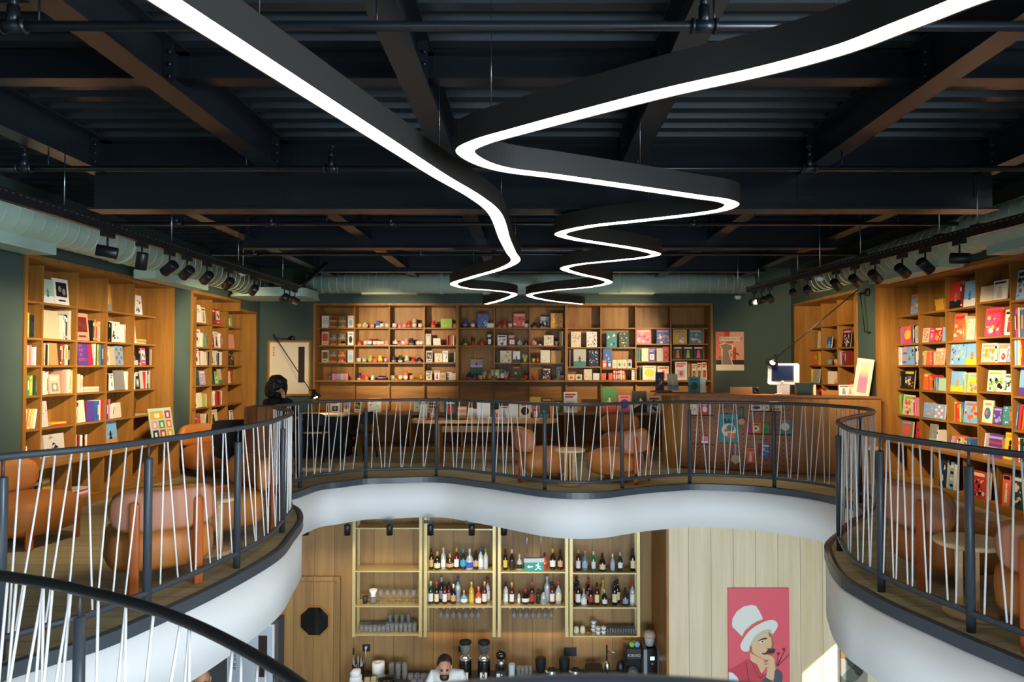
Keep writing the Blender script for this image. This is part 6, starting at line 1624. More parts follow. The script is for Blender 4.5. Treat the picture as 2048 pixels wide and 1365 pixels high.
for i in range(11):
    for j in range(2): glassware('tall', 1214 + i * 5.2, SH[(3, 2)], SY + .07 + .1 * j, 'clear tall glass in a dense block on the bottom shelf of the fourth brass bay', 'tall glasses on the fourth bay', .53 if False else .56)
CT = CZ + .0008
for i in range(3):
    for k in range(5): glassware('tumbler', 786 + i * 13, CT + .034 * k, 10.12, f'clear glass in the {ords[i]} nested stack on the counter by the paper roll', f'{ords[i]} nested glass stack', 1.0)
for i in range(6): glassware('bowl', 824 + i * 12.5, CT, 10.06, 'clear round bowl glass in the row on the counter left of the grinders', 'bowl glasses on the counter', 1.05)
for i in range(4): glassware('bowl', 830 + i * 13, CT, 9.88, 'clear round bowl glass in the front row on the counter left of the grinders', 'front bowl glasses on the counter', 1.0)
for i in range(4):
    for k in range(3): glassware('tall', 1037 + i * 8, CT + .06 * k, 10.0, f'clear glass in the {ords[i]} nested stack left of the bowl grinder', f'{ords[i]} glass stack by the bowl grinder', .85)
# dripper set, dark cup, cups and little jars
z = SH[(0, 2)]
t = thing('coffee_dripper', 'white coffee dripper on a clear jug on the first brass bay', 'coffee dripper', (bxp(749, SY + .1), SY + .1, z)); MB().lathe([(0, 0), (.05, 0), (.055, .03), (.04, .09), (.045, .1), (.043, .1), (.038, .09), (.05, .03), (0, .006)], 16).build('jug', M_TG, t); MB().lathe([(.02, .101), (.045, .103), (.03, .125), (.062, .2), (.058, .2), (.02, .12), (.02, .101)], 18).build('dripper', M_WHITE, t); MB().tube([(.045, 0, .07), (.08, 0, .07), (.08, 0, .02), (.05, 0, .02)], .005, 6).build('handle', M_TG, t)
tag(MB().lathe([(0, 0), (.034, 0), (.04, .1), (.036, .1), (.032, .01), (0, .01)], 14).build('cup', mat('dark_ceramic', '#3b2c28', .5), None, (bxp(733, SY + .1), SY + .1, z)), 'dark brown cup on the lower shelf of the first brass bay', 'cup')
z = SH[(3, 2)]
for i, (x, dy, dz) in enumerate([(1152, .1, 0), (1164.5, .1, 0)]): tag(MB().lathe([(0, 0), (.036, 0), (.042, .03), (.034, .085), (.02, .1), (0, .1)], 14).build('sugar_pot', pm('cr'), None, (bxp(x, SY + dy), SY + dy, z)), f'cream lidded pot, {["left", "right"][i]} of the pair on the fourth brass bay', 'pot', 'cream lidded pots')
tag(MB().lathe([(0, 0), (.05, 0), (.06, .015), (0, .02)], 16).build('saucer', M_OAK, None, (bxp(1175, SY + .1), SY + .1, z)), 'small wooden dish on the bottom shelf of the fourth brass bay', 'dish')
cupm = shape('espcup', lambda: MB().lathe([(0, 0), (.022, 0), (.036, .03), (.038, .055), (.035, .055), (.033, .03), (0, .01)], 14).mesh('espresso_cup', M_WHITE))
cuph = shape('espcuph', lambda: MB().tube([(.036, 0, .042), (.054, 0, .04), (.05, 0, .018), (.032, 0, .018)], .004, 6).mesh('handle', M_WHITE))
for i, (x, dy, dz) in enumerate([(1186, .14, 0), (1195, .04, 0), (1206, .05, 0), (1186, .14, .056), (1195, .04, .056), (1206, .05, .056), (1186, .14, .112)]):
    place('espresso_cup', f'white espresso cup, {ords[i]} in the stacked cups on the fourth brass bay', 'cup', 'stacked espresso cups', (bxp(x, SY + dy), SY + dy, z + dz), rnd.choice([-1.2, -1.7, 1.4]), cupm, [('handle', cuph)])

# machines along the counter


def cx_(x, Y): return ((x - CX) * Y / F, Y, CT)


for i, x in enumerate((932, 969)):
    t = thing('coffee_grinder', ['black coffee grinder with a clear hopper, next to the barista', 'black coffee grinder with a half full hopper, right of its twin'][i], 'coffee grinder', cx_(x, 10.0), 0, 'hopper coffee grinders')
    mb = MB(); mb.lathe([(0, .1), (.085, .1), (.09, .12), (.09, .31), (.085, .33)], 22); mb.rbox(-.1, .1, -.12, .1, 0, .04, .03); mb.box(-.07, .07, -.02, .08, .04, .1); mb.build('body', mat('gloss_black', '#0f1012', .18, spec=.6), t)
    MB().lathe([(.088, .33), (.092, .335), (.088, .36), (.06, .375), (.05, .39), (0, .39)], 22).build('collar', M_STEEL, t)
    MB().lathe([(.035, .39), (.05, .42), (.075, .5), (.08, .56), (.078, .56), (.073, .5), (.048, .422), (.033, .391)], 20).build('hopper', M_TG if i == 0 else thin_glass('smoked_glass', (.35, .27, .2)), t)
    MB().lathe([(0, .561), (.084, .561), (.09, .575), (.085, .595), (.05, .605), (0, .605)], 22).build('lid', M_BLACKM, t)
    MB().box(-.05, .05, -.105, -.088, .07, .18).build('display', mat('pale_display', (.55, .55, .5), .3, emit=.4), t)
    MB().tube([(0, -.09, .17), (0, -.12, .15), (0, -.12, .12)], .022, 8).build('spout', M_STEEL, t)
t = thing('espresso_machine', 'small black machine with silver head and green lamp behind the paper cups', 'coffee machine', cx_(1003, 10.02)); MB().rbox(-.09, .09, -.12, .12, 0, .2, .02).build('body', M_BLACK, t); MB().lathe([(0, .2), (.05, .2), (.055, .3), (.03, .33), (0, .33)], 16).build('column', M_STEEL, t); MB().sellip((0, -.02, .4), (.075, .09, .06), .8, .8, 16, 10).build('head', mat('gloss_black', '#0f1012', .18), t); MB().box(-.06, -.01, -.125, -.1205, .12, .17).build('panel', M_WHITE, t); MB().box(.01, .02, -.125, -.1205, .145, .155).build('lamp', mat('green_led', (.1, .9, .4), .4, emit=6), t); MB().box(-.045, .01, -.125, -.1205, .05, .06).build('badge', M_WHITE, t)
cup2 = shape('papercup', lambda: MB().lathe([(0, 0), (.036, 0), (.046, .11), (.044, .11), (.034, .006), (0, .006)], 16).mesh('paper_cup', mat('pale_blue_card', '#a9bcc6', .6)))
for k in range(9): place('paper_cup', f'pale blue paper cup, {ords[k]} from the bottom of the tall counter stack', 'cup', 'stack of paper cups', (*cx_(1024, 9.95)[:2], CT + .022 * k), 0, cup2, [])
for i, (x, lab) in enumerate(((1081, 'black bowl-shaped grinder left of the first steel kettle'), (1128, 'black bowl-shaped grinder between the two steel kettles'))):
    t = thing('bean_grinder', lab, 'coffee grinder', cx_(x, 10.05), 0, 'bowl grinders'); MB().lathe([(0, 0), (.075, 0), (.08, .06), (.06, .1), (.05, .12)], 18).build('base', M_BLACK, t); MB().lathe([(.05, .121), (.068, .17), (.078, .27), (.08, .31), (.07, .335), (0, .335)], 18).build('hopper', M_BLACKM, t); MB().cyl((0, -.076, .05), (0, -.092, .05), .025, n=14).build('dial', M_STEEL, t)
for i, (x, lab) in enumerate(((1106, 'steel kettle with black handle, left of the two on the counter'), (1153, 'steel kettle with black handle, right of the two on the counter'))):
    t = thing('kettle', lab, 'kettle', cx_(x - 3, 9.92), 0, 'steel kettles'); MB().lathe([(0, .02), (.08, .02), (.078, .06), (.06, .2), (.055, .215), (0, .23)], 20).build('body', M_STEEL, t); MB().lathe([(0, 0), (.085, 0), (.085, .019), (0, .019)], 20).build('base', M_BLACK, t)
    MB().tube([(.055, 0, .21), (.11, 0, .22), (.125, 0, .12), (.08, 0, .05)], .014, 8).build('handle', M_BLACKM, t); MB().lathe([(.056, .212), (.05, .235), (.012, .24), (0, .255)], 14).build('lid', M_BLACKM, t); MB().cyl((-.05, 0, .17), (-.095, 0, .205), .02, .01, n=8).build('spout', M_STEEL, t)
t = thing('panini_press', 'black panini press with a steel lip on the counter', 'grill', cx_(1187, 10.02)); MB().rbox(-.13, .13, -.15, .15, .0, .08, .03).build('base', M_BLACK, t); MB().rbox(-.12, .12, -.16, .14, .13, .21, .03).build('lid', M_BLACKM, t); MB().box(-.115, .115, -.158, .138, .118, .129).build('plate', M_STEEL, t)
for x in (-.07, .07): MB().box(x - .012, x + .012, -.02, .02, .081, .117).build('hinge', M_STEEL, t)
t = thing('lever_press', 'slim lever juice press with a steel bulb on the counter', 'press', cx_(1213, 10.02)); MB().rbox(-.06, .06, -.08, .08, 0, .03, .02).build('base', M_OAK, t); MB().cyl((0, .06, .031), (0, .06, .5), .012, n=10).build('column', M_BLACK, t); MB().lathe([(0, .14), (.03, .15), (.045, .2), (.03, .27), (.012, .3), (0, .3)], 16).build('press_bulb', M_STEEL, t); MB().cyl((0, .06, .42), (.12, .0, .42), .009, n=8).build('lever', M_STEEL, t)
MB().cyl((0, 0, .3), (0, .06, .34), .01, n=8).build('link', M_BLACK, t)
t = thing('vacuum_flask', 'tall black and steel vacuum flask on the counter', 'flask', cx_(1239, 9.95)); MB().lathe([(0, 0), (.06, 0), (.062, .15)], 18).build('steel_body', M_STEEL, t); MB().lathe([(.062, .151), (.06, .25), (.045, .32), (.02, .34), (0, .34)], 18).build('black_top', M_BLACK, t); MB().tube([(.06, 0, .3), (.095, 0, .28), (.095, 0, .16), (.062, 0, .14)], .01, 8).build('handle', M_BLACK, t)
t = thing('coffee_maker', 'black filter coffee maker with cups on top, left of the silver machine', 'coffee machine', cx_(1263, 10.05))
MB().box(-.11, .11, -.15, .15, 0, .05).build('base', M_BLACKM, t); MB().box(-.11, .11, .05, .15, .051, .38).build('back', M_BLACKM, t); MB().rbox(-.115, .115, -.16, .15, .381, .52, .02).build('head', M_BLACK, t)
mb = MB(); text_mesh(mb, 'ROBLIND', .055, UP(0, -.1615, .43), 0, squeeze=.8); mb.build('lettering', pm('lg'), t)
MB().lathe([(0, .052), (.07, .052), (.075, .1), (.06, .2), (.058, .2), (.07, .1), (0, .06)], 16, c=(0, -.05, 0)).build('carafe', M_TG, t)
for k, (dx, c) in enumerate(((-.035, 'lm'), (.04, 'sk'))): tag(MB().tube([(0, 0, 0), (0, .08, 0)], [.038, .034], 14).build('paper_cup', pm(c), None, (cx_(1266, 10.0)[0] + dx, 9.95, CT + .52 + .0385)), ['green cup lying on top of the black coffee maker', 'blue cup lying on top of the black coffee maker'][k], 'cup', 'cups on the coffee maker')
t = thing('coffee_machine', 'tall silver and black bean-to-cup machine at the end of the bar', 'coffee machine', cx_(1299, 10.02)); MB().box(-.075, .075, -.14, .15, 0, .5).build('front_panel', mat('gloss_black', '#0f1012', .18), t)
for s in (-1, 1): MB().box(s * .1 - .024, s * .1 + .024, -.15, .15, 0, .52).build('side_panel', mat('silver_paint', '#8e939b', .35, metal=.4), t)
MB().box(-.03, .03, -.143, -.1405, .37, .42).build('display', mat('blue_display', (.35, .7, 1.0), .3, emit=2.2), t); MB().box(-.012, .012, -.143, -.1405, .31, .325).build('lamp', mat('red_led', (.6, .06, .03), .4, emit=.8), t)
mb = MB(); mb.poly([(-.02, -.143, .13), (.02, -.143, .13), (.006, -.143, .04), (-.004, -.143, .04)]); mb.build('badge', M_BRASS, t)
t = thing('ice_bucket', 'pale beaker stack standing on the tall silver machine', 'beaker', (cx_(1297, 10.02)[0], 10.04, CT + .522)); MB().lathe([(0, 0), (.06, 0), (.078, .1), (.076, .12), (0, .12)], 18).build('beaker', mat('frosted_plastic', '#b9b6b0', .5), t); MB().lathe([(0, .121), (.09, .121), (.092, .15), (.07, .2), (0, .215)], 18).build('lid', mat('pinkish_plastic', '#c2a691', .6), t)
tag(MB().sellip((0, 0, .05), (.1, .06, .05), .7, .8, 18, 10).build('bread_roll', mat('bread_crust', '#d6ac7d', .8, var=.1), None, cx_(1263, 9.8)), 'pale bun lying on the counter in front of the coffee maker', 'bread')
# left end of the counter: cloths, cutlery pot, paper roll, tray of tins, bucket
t = thing('cutlery_pot', 'dark wire pot of cutlery on the counter under the socket', 'pot', cx_(720, 10.12)); MB().lathe([(0, 0), (.075, 0), (.09, .2), (.085, .2), (.072, .01), (0, .01)], 16).build('pot', mat('dark_wire', '#2a2421', .4, metal=.5), t); mb = MB()
for k in range(14): a = rnd.uniform(0, 6.28); mb.cyl((.03 * math.cos(a), .03 * math.sin(a), .02), (.075 * math.cos(a), .075 * math.sin(a), .24 + .03 * (k % 3)), .006, n=6)
mb.build('cutlery', M_STEEL, t)
t = thing('knife', 'black handled knife standing in the pot under the socket', 'knife', (cx_(710, 10.2)[0], 10.22, CT)); MB().box(-.008, .008, -.002, .002, 0, .3).build('blade', M_STEEL, t); MB().rbox(-.012, .012, -.008, .008, .3, .4, .006).build('handle', M_BLACKM, t)
t = thing('cloth_pile', 'crumpled white cloths piled at the end of the counter', 'cloth', cx_(716, 9.85)); mb = MB()
for k in range(3): mb.sellip((rnd.uniform(-.01, .01), 0, .05 + .075 * k), (.1 - .015 * k, .08, .05), .6, .7, 20, 10)
o = mb.build('cloths', M_WHITE, t); d_ = o.modifiers.new('crumple', 'DISPLACE'); tx = D.textures.new('crumple', 'CLOUDS'); tx.noise_scale = .05; d_.texture = tx; d_.strength = .03
t = thing('paper_roll', 'white kitchen paper roll standing on the counter', 'paper roll', cx_(760, 10.14)); MB().lathe([(.02, 0), (.09, 0), (.09, .23), (.02, .23), (.02, 0)], 24).build('roll', M_WHITE, t)
t = thing('wooden_tray', 'wooden tray of stacked cream tins on the bar counter', 'tray', cx_(744, 9.84), .2); MB().box(-.1, .1, -.14, .14, 0, .03).build('tray', M_ASH, t)
for k in range(8): MB().rbox(-.045 + .09 * (k % 2) - .038, -.045 + .09 * (k % 2) + .038, -.12 + .062 * (k // 2), -.065 + .062 * (k // 2), .031, .10, .01).build('tin', pm('be'), t)
t = thing('steel_bucket', 'steel bucket with a tilted black lid on the bar counter', 'bucket', cx_(777, 9.74)); MB().lathe([(0, 0), (.09, 0), (.12, .15), (.118, .15), (.088, .01), (0, .01)], 22).build('bucket', M_STEEL, t); MB().lathe([(0, .15), (.125, .15), (.13, .165), (.11, .19), (0, .2)], 24).build('lid', mat('gloss_black', '#0f1012', .18), t)
# sockets
for x0, x1, y0, y1, lab in ((725, 740, 1290, 1304, 'black double socket with a white plug on the bar wall'), (1128, 1153, 1296, 1313, 'wide black socket strip above the steel kettles'), (917, 927, 1293, 1304, 'black socket behind the left coffee grinder')):
    a, b = at(x0, y1, BAR_Y - .01), at(x1, y0, BAR_Y - .01); t = thing('wall_socket', lab, 'socket', (a.x, BAR_Y - .001, a.z), 0, 'wall sockets'); MB().box(0, b.x - a.x, -.012, 0, 0, b.z - a.z).build('plate', M_BLACK, t)
    if x0 == 725: MB().cyl((.06, -.012, .07), (.06, -.05, .07), .018, n=10).build('plug', M_WHITE, t); MB().tube([(.06, -.05, .07), (.06, -.06, .03), (.055, -.03, -.1)], .006, 6).build('cable', M_WHITE, t)
# downlights under the slab, exit sign
for i, (x, y) in enumerate(((614, 1068), (697, 1056), (781, 1057), (862, 1058), (944, 1058), (1008, 1060), (1090, 1066))):
    Y = 9.55; X = (x - CX) * Y / F
    t = thing('downlight', f'black cylinder downlight under the slab, {ords[i]} from the oak door', 'downlight', (X, Y, -.562), 0, 'downlights along the bar'); MB().box(-.09, .03, -.02, .02, -.035, 0).build('adapter', M_BLACK, t); MB().cyl((-.01, 0, -.035), (-.01, 0, -.06), .01, n=8).build('stem', M_BLACK, t); MB().lathe([(0, -.06), (.042, -.06), (.045, -.065), (.045, -.2), (.038, -.2), (.036, -.18), (0, -.18)], 18).build('body', M_BLACK, t)
    l = D.lights.new('downlight_lamp', 'SPOT'); q = D.objects.new('downlight_lamp', l); sc.collection.objects.link(q); q.location = (X, Y, -.77); dd = Vector((0, .75, -1.5)); q.rotation_euler = dd.to_track_quat('-Z', 'Y').to_euler(); l.energy = 22; l.color = (1, .86, .66); l.spot_size = 1.5; l.spot_blend = .8; l.shadow_soft_size = .03
for (X, yy) in ((-1.1, 10.3), (0, 10.3), (1.1, 10.3)): lamp('under_shelf_strip', 'AREA', (X, 10.33, -2.42), (X, 10.30, -3.2), 0.9, (1, .68, .36), shape='RECTANGLE', size=1.0, size_y=.04)
a, b = at(1048, 1143, 9.3), at(1088, 1116.5, 9.3)
t = thing('exit_sign', 'hanging green exit sign with white arrow and running figure', 'sign', ((a.x + b.x) / 2, 9.3, a.z), .04); W_ = (b.x - a.x) / 2; H_ = b.z - a.z
MB().box(-W_, W_, -.03, .03, H_ * .7, H_).build('housing', M_WHITE, t); MB().box(-W_ * .96, W_ * .96, -.004, .004, 0, H_ * .7 - .001).build('panel', mat('exit_green', '#1f8f74', .4, emit=.35), t)
mb = MB(); y = -.0046; s = W_
mb.poly([(-.7 * s, y, .34 * H_), (-.48 * s, y, .46 * H_), (-.48 * s, y, .39 * H_), (-.12 * s, y, .39 * H_), (-.12 * s, y, .29 * H_), (-.48 * s, y, .29 * H_), (-.48 * s, y, .22 * H_)])
mb.poly([(.42 * s + .07 * s * math.cos(q), y, .56 * H_ + .05 * H_ * math.sin(q)) for q in [2 * PI * i / 10 for i in range(10)]])
for P_ in ([(.2, .46), (.26, .5), (.5, .46), (.46, .3), (.34, .3), (.36, .42)], [(.2, .46), (.14, .36), (.2, .34), (.28, .44)], [(.46, .44), (.6, .34), (.7, .38), (.68, .32), (.58, .28), (.46, .38)], [(.34, .32), (.46, .32), (.56, .2), (.74, .18), (.74, .12), (.52, .13)], [(.34, .32), (.42, .28), (.3, .14), (.12, .08), (.1, .14), (.26, .19)]):
    mb.poly([(p[0] * s, y - .0004, p[1] * H_) for p in P_])
mb.build('symbols', mat('sign_white', (.9, .92, .9), .5, emit=.4), t)
for x in (-.7, .7): MB().cyl((x * W_, 0, H_), (x * W_, 0, -.562 - a.z), .005, n=6).build('suspension_rod', M_STEEL, t)

# ------------------------------------------------------------------ oak door with octagonal window, left of the bar
dx0, dx1 = (-CX + 570) * BAR_Y / F, (-CX + 677) * BAR_Y / F; dz = at(600, 1160, BAR_Y).z
t = MB().box(dx0, dx1, BAR_Y - .035, BAR_Y - .002, LOW + .01, dz).build('door_1', M_PLANK, kind='structure')
mb = MB(); mb.box(dx1, dx1 + .06, BAR_Y - .06, BAR_Y - .002, LOW, dz + .06); mb.box(dx0 - .06, dx1, BAR_Y - .06, BAR_Y - .002, dz, dz + .06); mb.box(dx0 - .06, dx0, BAR_Y - .06, BAR_Y - .002, LOW, dz); mb.build('door_frame', M_PLANK, t, kind='structure')
c = at(629, 1243, BAR_Y - .04); R_ = .235
oc = lambda r: [(c.x + r * math.cos(PI / 8 + PI / 4 * i), c.z + r * math.sin(PI / 8 + PI / 4 * i)) for i in range(8)]
mb = MB(); A_, B_ = oc(R_ + .015), oc(R_ - .012); yy = BAR_Y - .05
mb.add([(p[0], yy, p[1]) for p in A_] + [(p[0], yy, p[1]) for p in B_] + [(p[0], BAR_Y - .036, p[1]) for p in A_], [(i, (i + 1) % 8, 8 + (i + 1) % 8, 8 + i) for i in range(8)] + [(i, 16 + i, 16 + (i + 1) % 8, (i + 1) % 8) for i in range(8)])
mb.build('window_rim', M_OAK, t, kind='structure')
mb = MB(); mb.poly([(p[0], BAR_Y - .042, p[1]) for p in reversed(B_)]); mb.build('window_pane', mat('dark_window_glass', '#0b1012', .06, spec=.8), t, kind='structure')
# framed print at the left on the lower floor
a, b = at(455, 1372, 10.1), at(549, 1250, 10.1)
t = thing('framed_print', 'large pale print with a dark bar on the lower floor behind the stair rail', 'picture', (a.x, 10.1, a.z)); w_, h_ = b.x - a.x, b.z - a.z
MB().box(0, w_, -.02, .02, 0, h_).build('frame', M_WHITE, t); MB().box(.02, w_ - .02, -.023, -.0205, .02, h_ - .02).build('sheet', mat('cool_paper', '#b9c2cc', .6), t); MB().box(w_ * .67, w_ * .86, -.0245, -.0235, h_ * .15, h_ * .83).build('dark_bar', mat('print_aubergine', '#2a1614', .6), t)
mb = MB(); text_mesh(mb, 'CORE RE', .09, UP(.09, -.0245, .42) @ Matrix.Rotation(-PI / 2, 4, 'Z'), 0); mb.build('lettering', M_BLACKM, t)
structure(MB().box(a.x - .3, a.x + w_ + .05, 10.125, 10.39, LOW, a.z + h_ + .05), 'wall_partition', mat('grey_paint', '#4b4f50', .7))

# ------------------------------------------------------------------ portrait painting
a, b = at(1457.5, 1400, PORT_Y - .03), at(1578, 1177.5, PORT_Y - .03)
w_, h_ = b.x - a.x, (b.x - a.x) * 1.62
t = thing('painting', 'red painting of a man in a white top hat on the pale wall', 'painting', (a.x, PORT_Y - .001, b.z - h_))
MB().box(0, w_, -.03, 0, 0, h_).build('canvas', mat('painting_red', '#dd5a66', .45), t)
mb = MB(); lay = [-.0306]
cols = [mat('paint_' + n_, c_, .45) for n_, c_ in [('white', '#dcdcd0'), ('band', '#d9615a'), ('skin', '#d9b48a'), ('shade', '#9a6a48'), ('ink', '#3a2a2c'), ('coat', '#c2454e'), ('slate', '#4b545c'), ('hat_shade', '#b9b8a4'), ('blush', '#e2797c'), ('sleeve', '#d6dde2')]]


def pt(pts, mi):
    """painted patch; picture units: 860 wide, from the top"""
    mb.poly([(x / 860 * w_, lay[0], h_ - y / 860 * w_) for x, y in pts], mi); lay[0] -= .00025


def smooth(pts, k=5):
    n = len(pts); out = []
    for i in range(n):
        p0, p1, p2, p3 = (Vector(pts[(i + j) % n]) for j in (-1, 0, 1, 2))
        for j in range(k):
            q = j / k; out.append(.5 * ((2 * p1) + (p2 - p0) * q + (2 * p0 - 5 * p1 + 4 * p2 - p3) * q * q + (3 * p1 - p0 - 3 * p2 + p3) * q ** 3))
    return [(p.x, p.y) for p in out]


pt([(0, 1120), (60, 1110), (240, 1000), (300, 985), (420, 1080), (480, 1180), (560, 1300), (560, 1400), (0, 1400)], 5)
pt([(0, 1170), (60, 1180), (130, 1250), (160, 1400), (0, 1400)], 9)
pt([(300, 900), (500, 1000), (520, 1120), (460, 1190), (400, 1060), (310, 1010)], 2)
pt(smooth([(290, 800), (330, 700), (440, 620), (570, 580), (610, 640), (630, 760), (640, 880), (620, 960), (540, 1000), (440, 960), (350, 900)]), 2)
pt([(560, 600), (600, 610), (640, 760), (645, 900), (610, 970), (600, 800)], 3)
pt(smooth([(285, 860), (300, 790), (325, 800), (330, 880)]), 3)
pt(smooth([(410, 740), (470, 700), (540, 690), (540, 708), (470, 722)]), 4); pt(smooth([(430, 755), (480, 725), (515, 745), (470, 765)]), 0); pt(smooth([(462, 745), (480, 730), (495, 745), (480, 757)]), 4)
pt([(560, 680), (600, 680), (610, 800), (545, 830), (570, 780)], 2); pt([(535, 830), (600, 835), (590, 850), (545, 848)], 3)
pt(smooth([(465, 905), (520, 900), (560, 850), (640, 840), (660, 860), (640, 900), (560, 915), (500, 925)]), 4); pt([(540, 915), (620, 910), (600, 940), (550, 935)], 5)
pt(smooth([(170, 830), (190, 740), (300, 590), (450, 490), (600, 440), (680, 470), (690, 540), (620, 640), (590, 580), (480, 590), (360, 690), (300, 800), (290, 870), (220, 880)]), 0)
pt(smooth([(300, 820), (350, 700), (470, 595), (590, 575), (610, 640), (560, 610), (470, 640), (370, 730)]), 7)
pt([(50, 500), (60, 420), (120, 320), (220, 250), (330, 230), (390, 245), (440, 320), (490, 430), (400, 460), (270, 560), (190, 670), (160, 640), (60, 540)], 0)
pt([(190, 670), (230, 590), (330, 500), (490, 425), (510, 455), (380, 520), (270, 600), (215, 690)], 1)
pt(smooth([(500, 930), (570, 930), (640, 980), (650, 1060), (660, 1200), (600, 1290), (530, 1250), (540, 1130), (500, 1100), (520, 1040), (560, 1010), (520, 970)]), 2)
for y in (1010, 1060, 1110): pt([(505, y), (560, y - 16), (566, y - 8), (512, y + 10)], 3)
pt([(520, 1240), (610, 1290), (640, 1400), (440, 1400), (470, 1300)], 6); pt(smooth([(650, 1150), (720, 1140), (760, 1220), (720, 1400), (640, 1400)]), 6)
for p, q in (((660, 1080), (700, 930)), ((670, 1080), (740, 960)), ((680, 1090), (790, 860)), ((690, 1080), (850, 920))): pt([p, q, (q[0] + 5, q[1] + 3), (p[0] + 7, p[1] + 3)], 4)
for cx0, cy0 in ((700, 910), (780, 850)): pt([(cx0 + (32 if k % 2 else 10) * math.cos(PI * k / 9), cy0 + (32 if k % 2 else 10) * math.sin(PI * k / 9)) for k in range(18)], 4)
for p, q in (((300, 990), (430, 1250)), ((430, 1250), (530, 1190)), ((240, 1030), (300, 1400))): pt([p, q, (q[0] + 5, q[1] + 4), (p[0] + 6, p[1] + 2)], 4)
mb.build('portrait', cols, t)
# ------------------------------------------------------------------ people


def skin_body(name, joints, edges, mats, parent=None, sub=2, root=0):
    """one continuous surface grown over a posed skeleton; joints: (x, y, z, rx[, ry])"""
    me = D.meshes.new(name); me.from_pydata([j[:3] for j in joints], edges, []); o = D.objects.new(name, me); sc.collection.objects.link(o)
    md = o.modifiers.new('skin', 'SKIN'); md.use_smooth_shade = True
    for i, j in enumerate(joints):
        v = me.skin_vertices[0].data[i]; v.radius = (j[3], j[4] if len(j) > 4 else j[3]); v.use_root = (i == root)
    o.modifiers.new('sub', 'SUBSURF').levels = sub; o.modifiers['sub'].render_levels = sub
    dg = bpy.context.evaluated_depsgraph_get(); ev = o.evaluated_get(dg); m2 = D.meshes.new_from_object(ev)
    o.modifiers.clear(); o.data = m2; D.meshes.remove(me)
    m2.materials.clear(); m2.materials.append(mats)
    for p in m2.polygons: p.use_smooth = True
    if parent: o.parent = parent
    return o


def head(parent, c, yaw, pitch, skin, hairfn, beard=None, s=1.0, glasses=False, roll=0.0):
    """face details on a head centred at c, looking along local -y"""
    M = Matrix.Translation(c) @ Matrix.Rotation(yaw, 4, 'Z') @ Matrix.Rotation(pitch, 4, 'X') @ Matrix.Rotation(roll, 4, 'Y') @ Matrix.Scale(s, 4)
    mb = MB()
    vs, fs = [], []; nu, nv = 24, 18
    for j in range(nv + 1):
        ph = -PI / 2 + PI * j / nv
        for i in range(nu):
            th = 2 * PI * i / nu; x = math.cos(ph) * math.cos(th); y = math.cos(ph) * math.sin(th); z = math.sin(ph)
            jaw = 1.0 - .28 * max(0, -z - .1) ** 1.2; X = .076 * x * jaw; Y = .096 * y * (1 - .12 * max(0, -z)) + .008; Z = .118 * z
            if y < 0:
                Y -= .020 * math.exp(-((x / .17) ** 2)) * math.exp(-(((z + .12) / .22) ** 2))       # nose
                Y -= .008 * math.exp(-((x / .5) ** 2)) * math.exp(-(((z + .75) / .16) ** 2))       # chin
                Y += .010 * (math.exp(-(((x - .36) / .16) ** 2)) + math.exp(-(((x + .36) / .16) ** 2))) * math.exp(-(((z - .08) / .11) ** 2))   # eye sockets
                Y -= .005 * math.exp(-((x / .3) ** 2)) * math.exp(-(((z + .46) / .07) ** 2))       # lips
            vs.append(M @ Vector((X, Y, Z)))
    for j in range(nv):
        for i in range(nu): fs.append((j * nu + i, j * nu + (i + 1) % nu, (j + 1) * nu + (i + 1) % nu, (j + 1) * nu + i))
    mb.add(vs, fs, 0, True)
    for sx in (-1, 1): mb.sellip((0, 0, 0), (.011, .02, .032), .9, .9, 10, 8, M=M @ Matrix.Translation((sx * .078, .012, -.005)))
    mb.build('head', skin, parent)
    eb = MB()
    for sx in (-1, 1): eb.sellip((0, 0, 0), (.013, .006, .006), 1, 1, 10, 6, M=M @ Matrix.Translation((sx * .029, -.079, .008)))
    eb.build('eyes', mat('eye_dark', '#2a211d', .2), parent)
    br = MB()
    for sx in (-1, 1): br.sellip((0, 0, 0), (.019, .006, .0045), .8, .8, 10, 6, M=M @ Matrix.Translation((sx * .031, -.086, .027)) @ Matrix.Rotation(sx * .12, 4, 'Y'))
    br.build('eyebrows', mat('hair_dark', '#2a1b12', .6), parent)
    lp = MB(); lp.sellip((0, 0, 0), (.024, .006, .006), .9, .9, 12, 6, M=M @ Matrix.Translation((0, -.089, -.053))); lp.build('mouth', mat('lips', '#a0594b', .5), parent)
    if hairfn: hairfn(M, parent)
    if beard:
        b = MB(); b.sellip((0, 0, 0), (.055, .05, .042), .8, .8, 18, 10, M=M @ Matrix.Translation((0, -.043, -.088))); b.sellip((0, 0, 0), (.032, .012, .009), .9, .9, 12, 6, M=M @ Matrix.Translation((0, -.089, -.040))); b.build('beard', beard, parent)
    if glasses:
        g = MB()
        for sx in (-1, 1): g.tube([M @ Vector((sx * .032 + .024 * math.cos(q), -.098, .006 + .018 * math.sin(q))) for q in [2 * PI * i / 16 for i in range(16)]], .0022, 6, closed=True); g.tube([M @ Vector((sx * .056, -.097, .008)), M @ Vector((sx * .078, .01, .012))], .002, 6)
        g.tube([M @ Vector((-.008, -.1, .008)), M @ Vector((.008, -.1, .008))], .0022, 6); g.build('glasses', M_BLACK, parent)


